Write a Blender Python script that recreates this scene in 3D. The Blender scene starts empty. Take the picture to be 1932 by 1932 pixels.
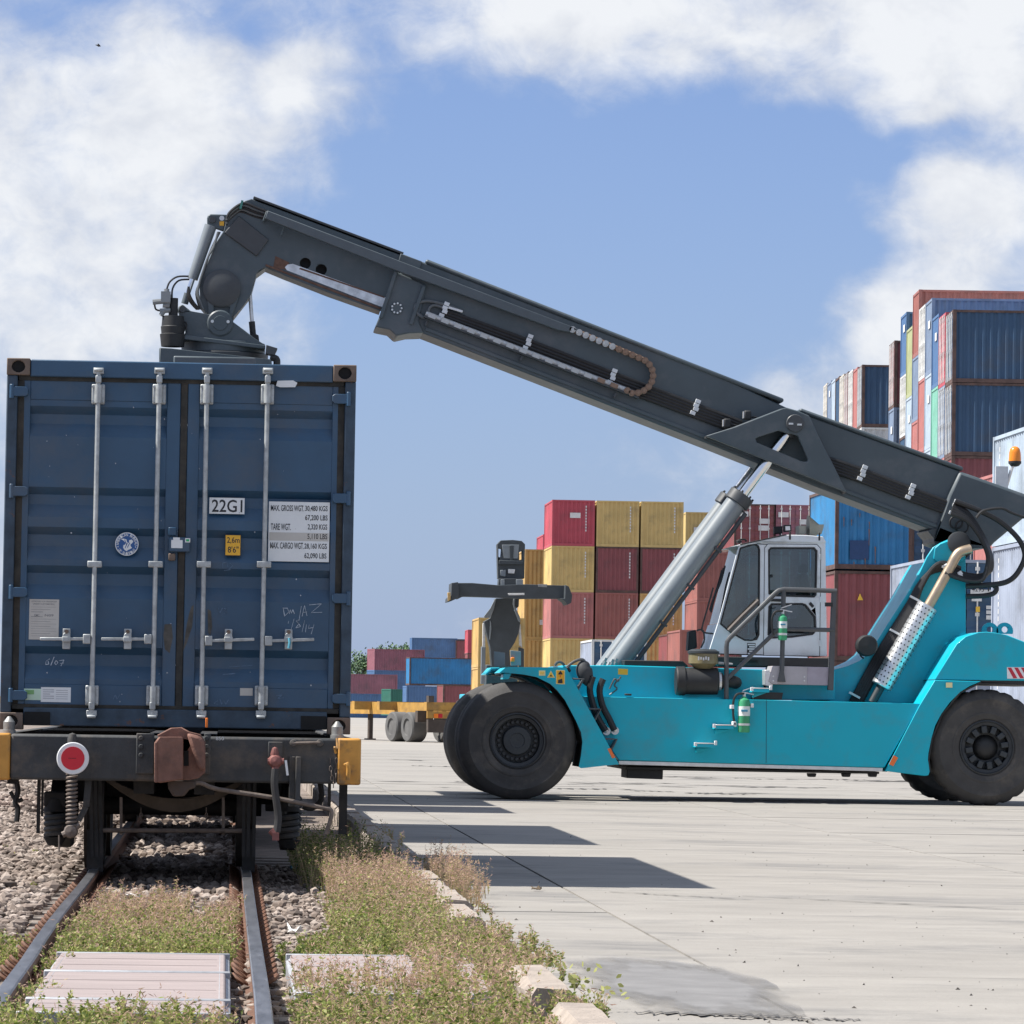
import bpy, bmesh, math, random
from mathutils import Vector, Matrix, geometry
random.seed(7)
R = math.radians
scene = bpy.context.scene
COL = scene.collection
# ------------------------------------------------------------------ camera
IMG, FPX = 1932.0, 8000.0            # photo measured on a 1932 px wide copy
ROLL, PITCH, YAW = R(0.9), math.atan(369.5/8000), math.atan(535.3/8008.5)
CAM_H = 1.245
CAM_M = Matrix.Rotation(-YAW, 3, 'Z') @ Matrix.Rotation(math.pi/2 + PITCH, 3, 'X') @ Matrix.Rotation(ROLL, 3, 'Z')
cam = bpy.data.cameras.new('camera')
cam.sensor_width = 36; cam.lens = FPX/IMG*36
cam.clip_start = 0.5; cam.clip_end = 12000
cam_o = bpy.data.objects.new('camera', cam); COL.objects.link(cam_o)
cam_o.matrix_world = Matrix.Translation((0, 0, CAM_H)) @ CAM_M.to_4x4()
scene.camera = cam_o
# ------------------------------------------------------------------ light
SUN_EL, SUN_AZ = R(54.5), R(-90.0)    # azimuth from +Y towards +X
S = Vector((math.sin(SUN_AZ)*math.cos(SUN_EL), math.cos(SUN_AZ)*math.cos(SUN_EL), math.sin(SUN_EL)))
sun = bpy.data.lights.new('sun', 'SUN'); sun.energy = 4.9; sun.angle = R(0.53); sun.color = (1.0, 0.955, 0.89)
sun_o = bpy.data.objects.new('sun', sun); COL.objects.link(sun_o)
sun_o.rotation_euler = S.to_track_quat('Z', 'Y').to_euler(); sun_o.location = (0, 0, 60)
vs = scene.view_settings
vs.view_transform = 'Standard'; vs.look = 'None'; vs.gamma = 1.0; vs.use_curve_mapping = False; vs.exposure = 0.75
scene.cycles.use_denoising = True
scene.cycles.max_bounces = 6
# ------------------------------------------------------------------ world: sky with clouds
def rayv(p):
    v = CAM_M @ Vector(((p[0]-966)/FPX, (966-p[1])/FPX, -1.0)); return v.normalized()
def azel(p):
    v = rayv(p); return math.degrees(math.atan2(v.x, v.y)), math.degrees(math.asin(v.z))
world = bpy.data.worlds.new('World'); scene.world = world; world.use_nodes = True
world.cycles.sampling_method = 'MANUAL'; world.cycles.sample_map_resolution = 512
nt = world.node_tree; nt.nodes.clear()
def N(t, **k):
    n = nt.nodes.new(t)
    for a, b in k.items(): setattr(n, a, b)
    return n
def L(a, b): nt.links.new(a, b)
def M2(op, a, b=None, c=None):
    n = N('ShaderNodeMath', operation=op)
    for i, v in enumerate((a, b, c)):
        if v is None: continue
        if isinstance(v, (int, float)): n.inputs[i].default_value = v
        else: L(v, n.inputs[i])
    return n.outputs[0]
sky = N('ShaderNodeTexSky'); sky.sky_type = 'NISHITA'; sky.sun_disc = False
sky.sun_elevation = SUN_EL; sky.sun_rotation = SUN_AZ
sky.air_density = 1.0; sky.dust_density = 0.35; sky.ozone_density = 2.6
tc = N('ShaderNodeTexCoord'); sep = N('ShaderNodeSeparateXYZ'); L(tc.outputs['Generated'], sep.inputs[0])
DEG = 180/math.pi
az = M2('MULTIPLY', M2('ARCTAN2', sep.outputs[0], sep.outputs[1]), DEG)
el = M2('MULTIPLY', M2('ARCSINE', sep.outputs[2]), DEG)
# clear-air colour: the physical sky, tinted a touch towards the deep blue of this dry tropical day
comb = N('ShaderNodeCombineXYZ'); L(az, comb.inputs[0]); L(M2('MULTIPLY', el, 1.35), comb.inputs[1])
def noise(scale, detail, rough, dist=0.0, w=0.0, src=None):
    n = N('ShaderNodeTexNoise'); n.noise_dimensions = '4D'
    n.inputs['W'].default_value = w; n.inputs['Scale'].default_value = scale; n.inputs['Detail'].default_value = detail
    n.inputs['Roughness'].default_value = rough; n.inputs['Distortion'].default_value = dist
    L(src or comb.outputs[0], n.inputs['Vector']); return n.outputs['Fac']
n1 = noise(0.30, 7, 0.60, 0.25, 3.1)
n2 = noise(1.15, 6, 0.62, 0.4, 8.4)
warpx = M2('MULTIPLY', M2('SUBTRACT', noise(0.55, 2, 0.55, 0, 1.7), 0.5), 2.6)
warpy = M2('MULTIPLY', M2('SUBTRACT', noise(0.55, 2, 0.55, 0, 5.2), 0.5), 2.0)
waz = M2('ADD', az, warpx); wel = M2('ADD', el, warpy)
dens = M2('ADD', M2('MULTIPLY', M2('SUBTRACT', n1, 0.20), 1.7), M2('MULTIPLY', M2('SUBTRACT', n2, 0.5), 1.5))
BLOBS = [(966, 700, 9.0, 7.0, -.28),  # px, py, rx deg, ry deg, weight : the cloud banks in view and the blue between them
    (180, 300, 2.3, 1.9, 0.85), (330, 140, 1.2, 0.8, .25), (560, 120, 0.55, 0.75, .62), (640, 170, 0.55, 0.8, .42), (420, 420, 1.5, 1.2, .25), (80, 560, 1.7, 1.0, .35),
    (560, 640, 1.3, .8, .32), (130, 10, 1.0, .35, -.55), (440, 40, .45, .5, -.45), (420, 560, .55, .5, -.2),
    (1000, 40, 1.5, .95, .75), (1350, 20, 2.2, .8, .62), (1780, 60, 1.5, 1.15, .8), (1930, 30, 1.0, 1.4, .4), (1740, 190, .5, .5, .35),
    (1780, 460, 1.5, 1.0, .85), (1900, 340, 1.0, .7, .55), (1680, 640, .9, .7, .6), (1480, 740, 1.0, .5, .42), (1200, 880, 1.6, .55, .3),
    (1000, 400, 2.8, 1.6, -.85), (1350, 300, 2.0, .9, -.6), (850, 800, 2.0, 1.7, -.75), (760, 280, .9, 1.6, -.4), (1760, 262, 1.0, .30, -.85), (1480, 520, 1.0, 1.0, -.6), (1560, 330, 1.0, .8, -.45), (1150, 600, 1.6, 1.2, -.5), (850, 1150, 2.2, 1.2, -.35)]
for (bx_, by_, rx, ry, wgt) in BLOBS:
    a0, e0 = azel((bx_, by_))
    dx = M2('MULTIPLY', M2('SUBTRACT', waz, a0), 1/rx); dy = M2('MULTIPLY', M2('SUBTRACT', wel, e0), 1/ry)
    r2 = M2('ADD', M2('MULTIPLY', dx, dx), M2('MULTIPLY', dy, dy))
    g = M2('MULTIPLY', M2('EXPONENT', M2('MULTIPLY', r2, -0.75)), wgt)
    dens = M2('ADD', dens, g)
mr = N('ShaderNodeMapRange', interpolation_type='SMOOTHSTEP'); L(dens, mr.inputs[0])
mr.inputs[1].default_value = -0.10; mr.inputs[2].default_value = 1.25
# cloud brightness: thick parts lit white, thin bases greyer
mr2 = N('ShaderNodeMapRange'); L(M2('ADD', M2('MULTIPLY', noise(0.8, 4, 0.6, .3, 12.0), 1.2), M2('MULTIPLY', dens, .35)), mr2.inputs[0])
mr2.inputs[1].default_value = 0.50; mr2.inputs[2].default_value = 1.12
ccol = N('ShaderNodeMix', data_type='RGBA'); L(mr2.outputs[0], ccol.inputs[0])
CLOUD_LO, CLOUD_HI = (3.6, 3.85, 4.4, 1), (5.2, 5.35, 5.6, 1)
ccol.inputs[6].default_value = CLOUD_LO; ccol.inputs[7].default_value = CLOUD_HI
tint = N('ShaderNodeMix', data_type='RGBA', blend_type='MULTIPLY'); tr_ = N('ShaderNodeMapRange', interpolation_type='SMOOTHSTEP'); L(el, tr_.inputs[0]); tr_.inputs[1].default_value = 10; tr_.inputs[2].default_value = 38; tr_.inputs[3].default_value = 1; tr_.inputs[4].default_value = 0; L(tr_.outputs[0], tint.inputs[0])
L(sky.outputs[0], tint.inputs[6]); tint.inputs[7].default_value = (0.52, 0.56, 0.76, 1)
hz = N('ShaderNodeMix', data_type='RGBA'); L(M2('MULTIPLY', M2('EXPONENT', M2('MULTIPLY', M2('MAXIMUM', el, 0.0), -0.14)), .8), hz.inputs[0]); L(tint.outputs[2], hz.inputs[6]); hz.inputs[7].default_value = (1.95, 2.62, 4.1, 1); tint = hz
mixc = N('ShaderNodeMix', data_type='RGBA'); L(M2('MULTIPLY', mr.outputs[0], 1.0), mixc.inputs[0])
L(tint.outputs[2], mixc.inputs[6]); L(ccol.outputs[2], mixc.inputs[7])
bg = N('ShaderNodeBackground'); bg.inputs[1].default_value = 0.10; L(mixc.outputs[2], bg.inputs[0])
wo = N('ShaderNodeOutputWorld'); L(bg.outputs[0], wo.inputs[0])

# ------------------------------------------------------------------ pixel helpers (a pixel is a direction; Y or Z comes from what it touches)
def W(p, Y):
    v = rayv(p); t = Y/v.y; return Vector((v.x*t, Y, CAM_H + v.z*t))
def G(p, z=0.0):
    v = rayv(p); t = (z-CAM_H)/v.z; return Vector((v.x*t, v.y*t, z))
def crop(x0, y0, s): return lambda cx, cy: (x0+s*cx, y0+s*cy)
c1 = crop(0, 665.1, .3570); c2 = crop(0, 1293.3, .3570); c3 = crop(277.1, 357.2, .2869); c4 = crop(739, 461.9, .3188)
c5 = crop(1293.3, 739.1, .33057); c6 = crop(646.7, 893, .33472); d1 = crop(800.6, 1170.2, .25502); d2 = crop(1047, 1077.8, .23911)
d3 = crop(1293.3, 954.6, .22315); d4 = crop(1562.5, 985.4, .2869); d5 = crop(1478.1, 523.5, .255); d6 = crop(615.9, 1170.2, .15939)
e1 = crop(0, 1632, .2869); e2 = crop(554.3, 1478.1, .31878); e5 = crop(1324, 923.8, .3146); e6 = crop(825.3, 985.4, .16577)
def PL(c, pts, Y): return [(v.x, v.z) for v in (W(c(*q), Y) for q in pts)]
def WC(c, q, Y): return W(c(*q), Y)

# ------------------------------------------------------------------ materials
MATS = {}
def mat(name, col, rough=.5, metal=0., var=.12, vscale=6., bump=0., bscale=60., rust=0., rscale=3., rcol=(.16, .07, .035), dirt=None, stretch=None, emit=None, alpha=None, spec=.5, coat=0.):
    if name in MATS: return MATS[name]
    m = bpy.data.materials.new(name); m.use_nodes = True; t = m.node_tree; t.nodes.clear()
    def n(ty, **k):
        q = t.nodes.new(ty)
        for a, b in k.items(): setattr(q, a, b)
        return q
    out = n('ShaderNodeOutputMaterial'); b = n('ShaderNodeBsdfPrincipled'); t.links.new(b.outputs[0], out.inputs[0])
    b.inputs['Metallic'].default_value = metal; b.inputs['Roughness'].default_value = rough
    b.inputs['Specular IOR Level'].default_value = spec; b.inputs['Coat Weight'].default_value = coat
    tcn = n('ShaderNodeTexCoord'); vec = tcn.outputs['Object']
    if stretch:
        mp = n('ShaderNodeMapping'); mp.inputs['Scale'].default_value = stretch; t.links.new(vec, mp.inputs[0]); vec = mp.outputs[0]
    def nz(scale, detail=6, rg=.6, v=None):
        q = n('ShaderNodeTexNoise'); q.inputs['Scale'].default_value = scale; q.inputs['Detail'].default_value = detail; q.inputs['Roughness'].default_value = rg
        t.links.new(v or vec, q.inputs['Vector']); return q.outputs['Fac']
    def mix(f, a, bb, bt='MIX'):
        q = n('ShaderNodeMix', data_type='RGBA', blend_type=bt)
        for i, v in ((0, f), (6, a), (7, bb)):
            if isinstance(v, (int, float)): q.inputs[i].default_value = v
            elif isinstance(v, tuple): q.inputs[i].default_value = v if len(v) == 4 else (*v, 1)
            else: t.links.new(v, q.inputs[i])
        return q.outputs[2]
    def ramp(f, lo, hi):
        q = n('ShaderNodeMapRange'); t.links.new(f, q.inputs[0]); q.inputs[1].default_value = lo; q.inputs[2].default_value = hi; return q.outputs[0]
    f1 = nz(vscale)
    c = mix(ramp(f1, .3, .7), tuple(x*(1-var) for x in col), tuple(min(1, x*(1+var)) for x in col))
    if dirt:   # (colour, amount, scale)
        c = mix(ramp(nz(dirt[2], 9, .68), .5-.0*dirt[1], 1.02-dirt[1]*.4), c, dirt[0])
    if rust:
        rv = nz(rscale, 10, .7); c = mix(ramp(rv, .73-rust*.25, .76-rust*.22), c, rcol)
    t.links.new(c, b.inputs['Base Color'])
    rr = n('ShaderNodeMapRange'); t.links.new(nz(vscale*2.7), rr.inputs[0]); rr.inputs[3].default_value = max(.02, rough-.1); rr.inputs[4].default_value = min(1, rough+.12)
    t.links.new(rr.outputs[0], b.inputs['Roughness'])
    if bump:
        bn = n('ShaderNodeBump'); bn.inputs['Strength'].default_value = bump; bn.inputs['Distance'].default_value = .02
        t.links.new(nz(bscale, 5), bn.inputs['Height']); t.links.new(bn.outputs[0], b.inputs['Normal'])
    if emit: b.inputs['Emission Color'].default_value = (*col, 1); b.inputs['Emission Strength'].default_value = emit
    if alpha is not None: b.inputs['Alpha'].default_value = alpha
    MATS[name] = m; return m
def glass_mat(name, tint=(.55, .68, .7)):
    if name in MATS: return MATS[name]
    m = bpy.data.materials.new(name); m.use_nodes = True; t = m.node_tree; t.nodes.clear()
    o = t.nodes.new('ShaderNodeOutputMaterial'); tr = t.nodes.new('ShaderNodeBsdfTransparent'); gl = t.nodes.new('ShaderNodeBsdfGlossy'); mx = t.nodes.new('ShaderNodeMixShader'); fr = t.nodes.new('ShaderNodeFresnel')
    tr.inputs[0].default_value = (*tint, 1); gl.inputs['Roughness'].default_value = .02; fr.inputs[0].default_value = 2.0
    t.links.new(fr.outputs[0], mx.inputs[0]); t.links.new(tr.outputs[0], mx.inputs[1]); t.links.new(gl.outputs[0], mx.inputs[2]); t.links.new(mx.outputs[0], o.inputs[0])
    MATS[name] = m; return m

# ------------------------------------------------------------------ mesh builder (world coordinates in, object-local out)
def root_loc(o):
    v = Vector((0, 0, 0))
    while o is not None: v = v + o.location; o = o.parent
    return v
class MB:
    def __init__(s): s.V = []; s.F = []
    def add(s, vs, fs):
        k = len(s.V); s.V += [tuple(v) for v in vs]; s.F += [tuple(i+k for i in f) for f in fs]; return s
    def box(s, x0, x1, y0, y1, z0, z1):
        v = [(x, y, z) for z in (z0, z1) for y in (y0, y1) for x in (x0, x1)]
        return s.add(v, [(0, 2, 3, 1), (4, 5, 7, 6), (0, 1, 5, 4), (1, 3, 7, 5), (3, 2, 6, 7), (2, 0, 4, 6)])
    def obox(s, p0, p1, a, w, h):
        """bar from p0 to p1, width w along a, height h along the third axis"""
        p0, p1, a = Vector(p0), Vector(p1), Vector(a).normalized(); d = (p1-p0).normalized(); u = d.cross(a).normalized(); a = u.cross(d)
        v = [p+a*(i*w/2)+u*(j*h/2) for p in (p0, p1) for i, j in ((-1, -1), (1, -1), (1, 1), (-1, 1))]
        return s.add(v, [(3, 2, 1, 0), (4, 5, 6, 7), (0, 1, 5, 4), (1, 2, 6, 5), (2, 3, 7, 6), (3, 0, 4, 7)])
    def prism(s, poly, y0, y1, holes=()):
        loops = [list(poly)] + [list(h) for h in holes]; base = len(s.V); flat = [q for l in loops for q in l]; n = len(flat)
        s.V += [(x, y0, z) for x, z in flat] + [(x, y1, z) for x, z in flat]
        tris = geometry.tessellate_polygon([[Vector((x, z, 0)) for x, z in l] for l in loops]) if (holes or len(poly) > 4) else [tuple(range(n))]
        for t in tris: s.F.append(tuple(base+i for i in t)); s.F.append(tuple(base+n+i for i in reversed(t)))
        k = 0
        for l in loops:
            m = len(l)
            for i in range(m): j = (i+1) % m; s.F.append((base+k+i, base+k+j, base+n+k+j, base+n+k+i))
            k += m
        return s
    def cyl(s, p0, p1, r0, r1=None, n=14, cap=True):
        r1 = r0 if r1 is None else r1; p0, p1 = Vector(p0), Vector(p1); d = (p1-p0).normalized()
        a = d.orthogonal().normalized(); b = d.cross(a)
        v = [p+(a*math.cos(2*math.pi*i/n)+b*math.sin(2*math.pi*i/n))*r for p, r in ((p0, r0), (p1, r1)) for i in range(n)]
        f = [(i, (i+1) % n, n+(i+1) % n, n+i) for i in range(n)]
        if cap: f += [tuple(range(n-1, -1, -1)), tuple(range(n, 2*n))]
        return s.add(v, f)
    def tube(s, pts, r, n=8, smooth=0, cap=True):
        pts = [Vector(p) for p in pts]
        if smooth:
            q = []
            for i in range(len(pts)-1):
                p0, p1, p2, p3 = pts[max(i-1, 0)], pts[i], pts[i+1], pts[min(i+2, len(pts)-1)]
                for k in range(smooth):
                    t = k/smooth
                    q.append(.5*((2*p1)+(p2-p0)*t+(2*p0-5*p1+4*p2-p3)*t*t+(3*p1-p0-3*p2+p3)*t**3))
            pts = q+[pts[-1]]
        rings = []; a = None
        for i, p in enumerate(pts):
            d = (pts[min(i+1, len(pts)-1)]-pts[max(i-1, 0)]).normalized()
            if a is None: a = d.orthogonal().normalized()
            a = (a-d*a.dot(d)).normalized(); b = d.cross(a); rr = r(i/(len(pts)-1)) if callable(r) else r
            rings.append([p+(a*math.cos(2*math.pi*k/n)+b*math.sin(2*math.pi*k/n))*rr for k in range(n)])
        m = len(rings); v = [q for rg in rings for q in rg]
        f = [(i*n+k, i*n+(k+1) % n, (i+1)*n+(k+1) % n, (i+1)*n+k) for i in range(m-1) for k in range(n)]
        if cap: f += [tuple(range(n-1, -1, -1)), tuple(range((m-1)*n, m*n))]
        return s.add(v, f)
    def coil(s, p0, p1, r, turns, wr, n=6):
        p0, p1 = Vector(p0), Vector(p1); d = (p1-p0).normalized(); a = d.orthogonal().normalized(); b = d.cross(a); m = int(turns*14)
        return s.tube([p0+(p1-p0)*(i/m)+(a*math.cos(2*math.pi*i/14)+b*math.sin(2*math.pi*i/14))*r for i in range(m+1)], wr, n)
    def lathe(s, c, prof, n=48, axis='Y', mod=None, caps=True):
        """prof: (radius, offset along axis)"""
        c = Vector(c); v = []
        for j, (r, o) in enumerate(prof):
            for i in range(n):
                t = 2*math.pi*i/n; rr = mod(j, i, r) if mod else r
                q = {'Y': (rr*math.cos(t), o, rr*math.sin(t)), 'Z': (rr*math.cos(t), rr*math.sin(t), o), 'X': (o, rr*math.cos(t), rr*math.sin(t))}[axis]
                v.append(c+Vector(q))
        f = [(j*n+i, j*n+(i+1) % n, (j+1)*n+(i+1) % n, (j+1)*n+i) for j in range(len(prof)-1) for i in range(n)]
        if caps and prof[0][0] > 1e-4: f.append(tuple(range(n)))
        if caps and prof[-1][0] > 1e-4: f.append(tuple(range((len(prof)-1)*n, len(prof)*n)))
        return s.add(v, f)
    def mesh(s, name, off=Vector((0, 0, 0)), smooth=True, fix=True, angle=32):
        me = bpy.data.meshes.new(name); me.from_pydata([(x-off.x, y-off.y, z-off.z) for x, y, z in s.V], [], s.F)
        if fix:
            bm = bmesh.new(); bm.from_mesh(me); bmesh.ops.recalc_face_normals(bm, faces=bm.faces); bm.to_mesh(me); bm.free()
        if smooth:
            me.polygons.foreach_set('use_smooth', [True]*len(me.polygons)); me.set_sharp_from_angle(angle=R(angle))
        me.update(); return me
    def build(s, name, m, parent=None, bev=0., smooth=True, fix=True, label=None, loc=None):
        off = Vector(loc) if (parent is None and loc is not None) else (root_loc(parent) if parent else (Vector(s.V[0]) if False else Vector((0, 0, 0))))
        me = s.mesh(name, off, smooth, fix); me.materials.append(m)
        o = bpy.data.objects.new(name, me); COL.objects.link(o)
        if parent: o.parent = parent
        elif loc is not None: o.location = loc
        if bev:
            b = o.modifiers.new('bevel', 'BEVEL'); b.width = bev; b.segments = 2; b.limit_method = 'ANGLE'; b.angle_limit = R(40)
        if label: o['label'] = label
        return o
def tag(o, label=None, cat=None, group=None, kind=None):
    if label: o['label'] = label
    if cat: o['category'] = cat
    if group: o['group'] = group
    if kind: o['kind'] = kind
    return o
def thing(name, label, cat, loc=(0, 0, 0), group=None, rz=0):
    o = bpy.data.objects.new(name, None); o.empty_display_size = .3; COL.objects.link(o); o.location = loc; o.rotation_euler = (0, 0, rz)
    return tag(o, label, cat, group)
def text(s, rect, y, m, parent, name='lettering', font_shear=0., deep=.002):
    """flat lettering facing the camera side (-Y), fitted into rect (x0,x1,z0,z1)"""
    cu = bpy.data.curves.new('t', 'FONT'); cu.body = s; cu.extrude = 0; cu.resolution_u = 3; cu.shear = font_shear; cu.offset = .012
    ob = bpy.data.objects.new('t', cu); me = bpy.data.meshes.new_from_object(ob)
    bpy.data.objects.remove(ob); bpy.data.curves.remove(cu)
    xs = [v.co.x for v in me.vertices]; ys = [v.co.y for v in me.vertices]
    if not xs: return None
    x0, x1, z0, z1 = rect; sx = (x1-x0)/max(1e-6, max(xs)-min(xs)); sz = (z1-z0)/max(1e-6, max(ys)-min(ys)); mx, my = min(xs), min(ys); off = root_loc(parent)
    for v in me.vertices: v.co = Vector((x0+(v.co.x-mx)*sx, y, z0+(v.co.y-my)*sz))-off
    me.name = name; me.materials.append(m)
    o = bpy.data.objects.new(name, me); COL.objects.link(o); o.parent = parent; return o
# ================================================================== GROUND
concrete = mat('concrete', (.275, .257, .230), .85, var=.18, vscale=.9, bump=.4, bscale=45, rust=.09, rscale=5, rcol=(.17, .16, .148), dirt=((.175, .167, .155), .95, .5), stretch=(.6, 1.15, 1))
joint_m = mat('joint_dirt', (.16, .15, .135), .95, var=.3, vscale=8)
far_conc = mat('far_concrete', (.285, .266, .238), .9, var=.12, vscale=.12, dirt=((.25, .24, .22), .5, .08), stretch=(.3, 2, 1))
bed_m = mat('track_bed', (.19, .155, .13), .95, var=.4, vscale=5, bump=.8, bscale=40)
KX0, KX1, KTOP = 1.25, 1.45, .12
BED = -.07
g = MB().add([(KX1-.1, 8, -.012), (3000, 8, -.012), (3000, 6000, -.012), (KX1-.1, 6000, -.012)], [(0, 1, 2, 3)])
ground = tag(g.build('concrete_yard', joint_m, smooth=False, fix=False), kind='structure')
# cast slabs with open joints
xs = [KX1+.012, 2.37, 6.3, 10.25, 14.2, 18.15, 22.1]; ys = [10+6*i for i in range(20)]; cache = {}
for i in range(len(xs)-1):
    for j in range(len(ys)-1):
        w = xs[i+1]-xs[i]-.018; l = ys[j+1]-ys[j]-.016; key = i
        if key not in cache:
            me = MB().box(-w/2, w/2, -l/2, l/2, -.1, 0).mesh('slab', smooth=False); me.materials.append(concrete); cache[key] = me
        o = bpy.data.objects.new('slab', cache[key]); COL.objects.link(o); o.parent = ground
        o.location = ((xs[i]+xs[i+1])/2, (ys[j]+ys[j+1])/2-2.0, random.uniform(-.0025, .0)); o.rotation_euler = (random.uniform(-.0006, .0006), random.uniform(-.0006, .0006), 0)
tag(MB().add([(22.11, 8, -.002), (3000, 8, -.002), (3000, 122, -.002), (22.11, 122, -.002), (KX1, 122.01, -.002), (3000, 122.01, -.002), (3000, 6000, -.002), (KX1, 6000, -.002)], [(0, 1, 2, 3), (4, 5, 6, 7)]).build('far_yard', far_conc, smooth=False, fix=False), kind='structure')
# dirt, rubber streaks and dried stains lying on the slabs
stain = mat('grey_patch_cement', (.19, .185, .18), .8, var=.18, vscale=3, bump=.2, bscale=60)
def patch(name, pts, z, m, label):
    Q = []
    for a, b in zip(pts, pts[1:]+pts[:1]):
        for k in range(5): t = k/5; Q.append((a[0]+(b[0]-a[0])*t+random.gauss(0, 2.2), a[1]+(b[1]-a[1])*t+random.gauss(0, 1.1)))
    pts = Q; q = [G(p, z) for p in pts]; c = sum((Vector(v) for v in q), Vector((0, 0, 0)))/len(q)
    o = MB().add([v for v in q], [tuple(range(len(q)))]).build(name, m, smooth=False, fix=False, loc=(c.x, c.y, z)); return tag(o, kind='structure')
dd = crop(615.9, 1447.3, .68124)
patch('cement_patch', [dd(*q) for q in ((640, 527), (720, 521), (840, 524), (960, 536), (1080, 552), (1170, 568), (1225, 592), (1270, 622), (1310, 652), (1325, 690), (1300, 700), (1200, 690), (1080, 684), (960, 680), (860, 676), (800, 660), (760, 630), (700, 580))], .006, stain, '')
def soften(m):
    t = m.node_tree; b = next(n for n in t.nodes if n.type == 'BSDF_PRINCIPLED'); tc_ = t.nodes.new('ShaderNodeTexCoord'); mp = t.nodes.new('ShaderNodeMapping'); mp.inputs['Location'].default_value = (-1, -1, 0); mp.inputs['Scale'].default_value = (2, 2, 0)
    ln = t.nodes.new('ShaderNodeVectorMath'); ln.operation = 'LENGTH'; nz = t.nodes.new('ShaderNodeTexNoise'); nz.inputs['Scale'].default_value = 5; nz.inputs['Detail'].default_value = 8; ad = t.nodes.new('ShaderNodeMath'); ad.operation = 'MULTIPLY_ADD'; ad.inputs[1].default_value = -1.1
    mr_ = t.nodes.new('ShaderNodeMapRange'); mr_.inputs[1].default_value = .05; mr_.inputs[2].default_value = .55; mr_.inputs[3].default_value = .95; mr_.inputs[4].default_value = 0
    t.links.new(tc_.outputs['Generated'], mp.inputs[0]); t.links.new(mp.outputs[0], ln.inputs[0]); t.links.new(tc_.outputs['Generated'], nz.inputs[0]); t.links.new(nz.outputs[0], ad.inputs[0]); t.links.new(ln.outputs['Value'], ad.inputs[2]); t.links.new(ad.outputs[0], mr_.inputs[0]); t.links.new(mr_.outputs[0], b.inputs['Alpha'])
soften(stain)
edge = mat('dark_crack_dirt', (.075, .07, .065), .95, var=.4, vscale=20)
def streak(p0, p1, w, m=edge, n=26, j=.5):
    a, b = G(p0, .005), G(p1, .005); d = (b-a).normalized(); u = Vector((-d.y, d.x, 0)); mb = MB(); L_, Rr = [], []
    for i in range(n+1):
        t = i/n; p = a.lerp(b, t)+u*random.uniform(-1, 1)*w*j; ww = w*random.uniform(.15, 1)*(math.sin(math.pi*min(1, max(0.02, t)))**.3)
        L_.append(p+u*ww/2); Rr.append(p-u*ww/2)
    mb.add(L_+Rr, [(i, i+1, n+2+i, n+1+i) for i in range(n)]); return mb
mb = MB()
for (a, b, w) in (((1150, 1682), (1420, 1697), .05), ((1400, 1690), (1932, 1716), .05)): q = streak(a, b, w); mb.add(q.V, q.F)
for (a, b, w) in ((dd(850, 678), dd(1330, 690), .16), (dd(1100, 690), dd(1480, 700), .12), (dd(530, 487), dd(615, 489), .1)): q = streak(a, b, w, n=40); mb.add(q.V, q.F)
for k in range(60):   # far tyre scuffs
    x = random.uniform(680, 1900); y = random.choice((1441, 1452, 1466, 1481, 1489, 1494))+random.uniform(-2, 2)+.0157*(x-1200)
    q = streak((x, y), (x+random.uniform(30, 220), y+random.uniform(0, 3)), random.uniform(.12, .7), n=18, j=.7); mb.add(q.V, q.F)
tag(mb.build('ground_scuffs', edge, smooth=False, fix=False), 'thin dark scuffs and cracks on the concrete', kind='stuff')
crumb = MB()
for k in range(420):
    p = G((random.uniform(700, 1932), 1500+430*random.random()**1.5), .0); r = random.uniform(.003, .009)*random.choice((1, 1, 1, 1.7))
    v = [p+Vector((random.uniform(-r, r), random.uniform(-r, r), 0)) for _ in range(3)]+[p+Vector((0, 0, r*.8))]
    crumb.add(v, [(0, 1, 3), (1, 2, 3), (2, 0, 3), (0, 2, 1)])
tag(crumb.build('loose_crumbs', mat('crumb', (.1, .09, .08), .95), smooth=False), 'tiny dark crumbs scattered on the concrete', kind='stuff')

# track bed
nx, ny = 46, 90; V = []; F = []
for j in range(ny+1):
    for i in range(nx+1):
        x = -6+(KX0+.05+6)*i/nx; y = 9+111*(j/ny)**1.6
        V.append((x, y, BED+random.uniform(-.006, .006)+(.015 if x < -1.3 else 0)))
for j in range(ny):
    for i in range(nx): F.append((j*(nx+1)+i, j*(nx+1)+i+1, (j+1)*(nx+1)+i+1, (j+1)*(nx+1)+i))
tag(MB().add(V, F).build('track_bed', bed_m, fix=False), kind='structure')
tag(MB().add([(-3000, 8, -.13), (KX1-.1, 8, -.13), (KX1-.1, 6000, -.13), (-3000, 6000, -.13)], [(0, 1, 2, 3)]).build('terrain', bed_m, smooth=False, fix=False), kind='structure')
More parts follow.
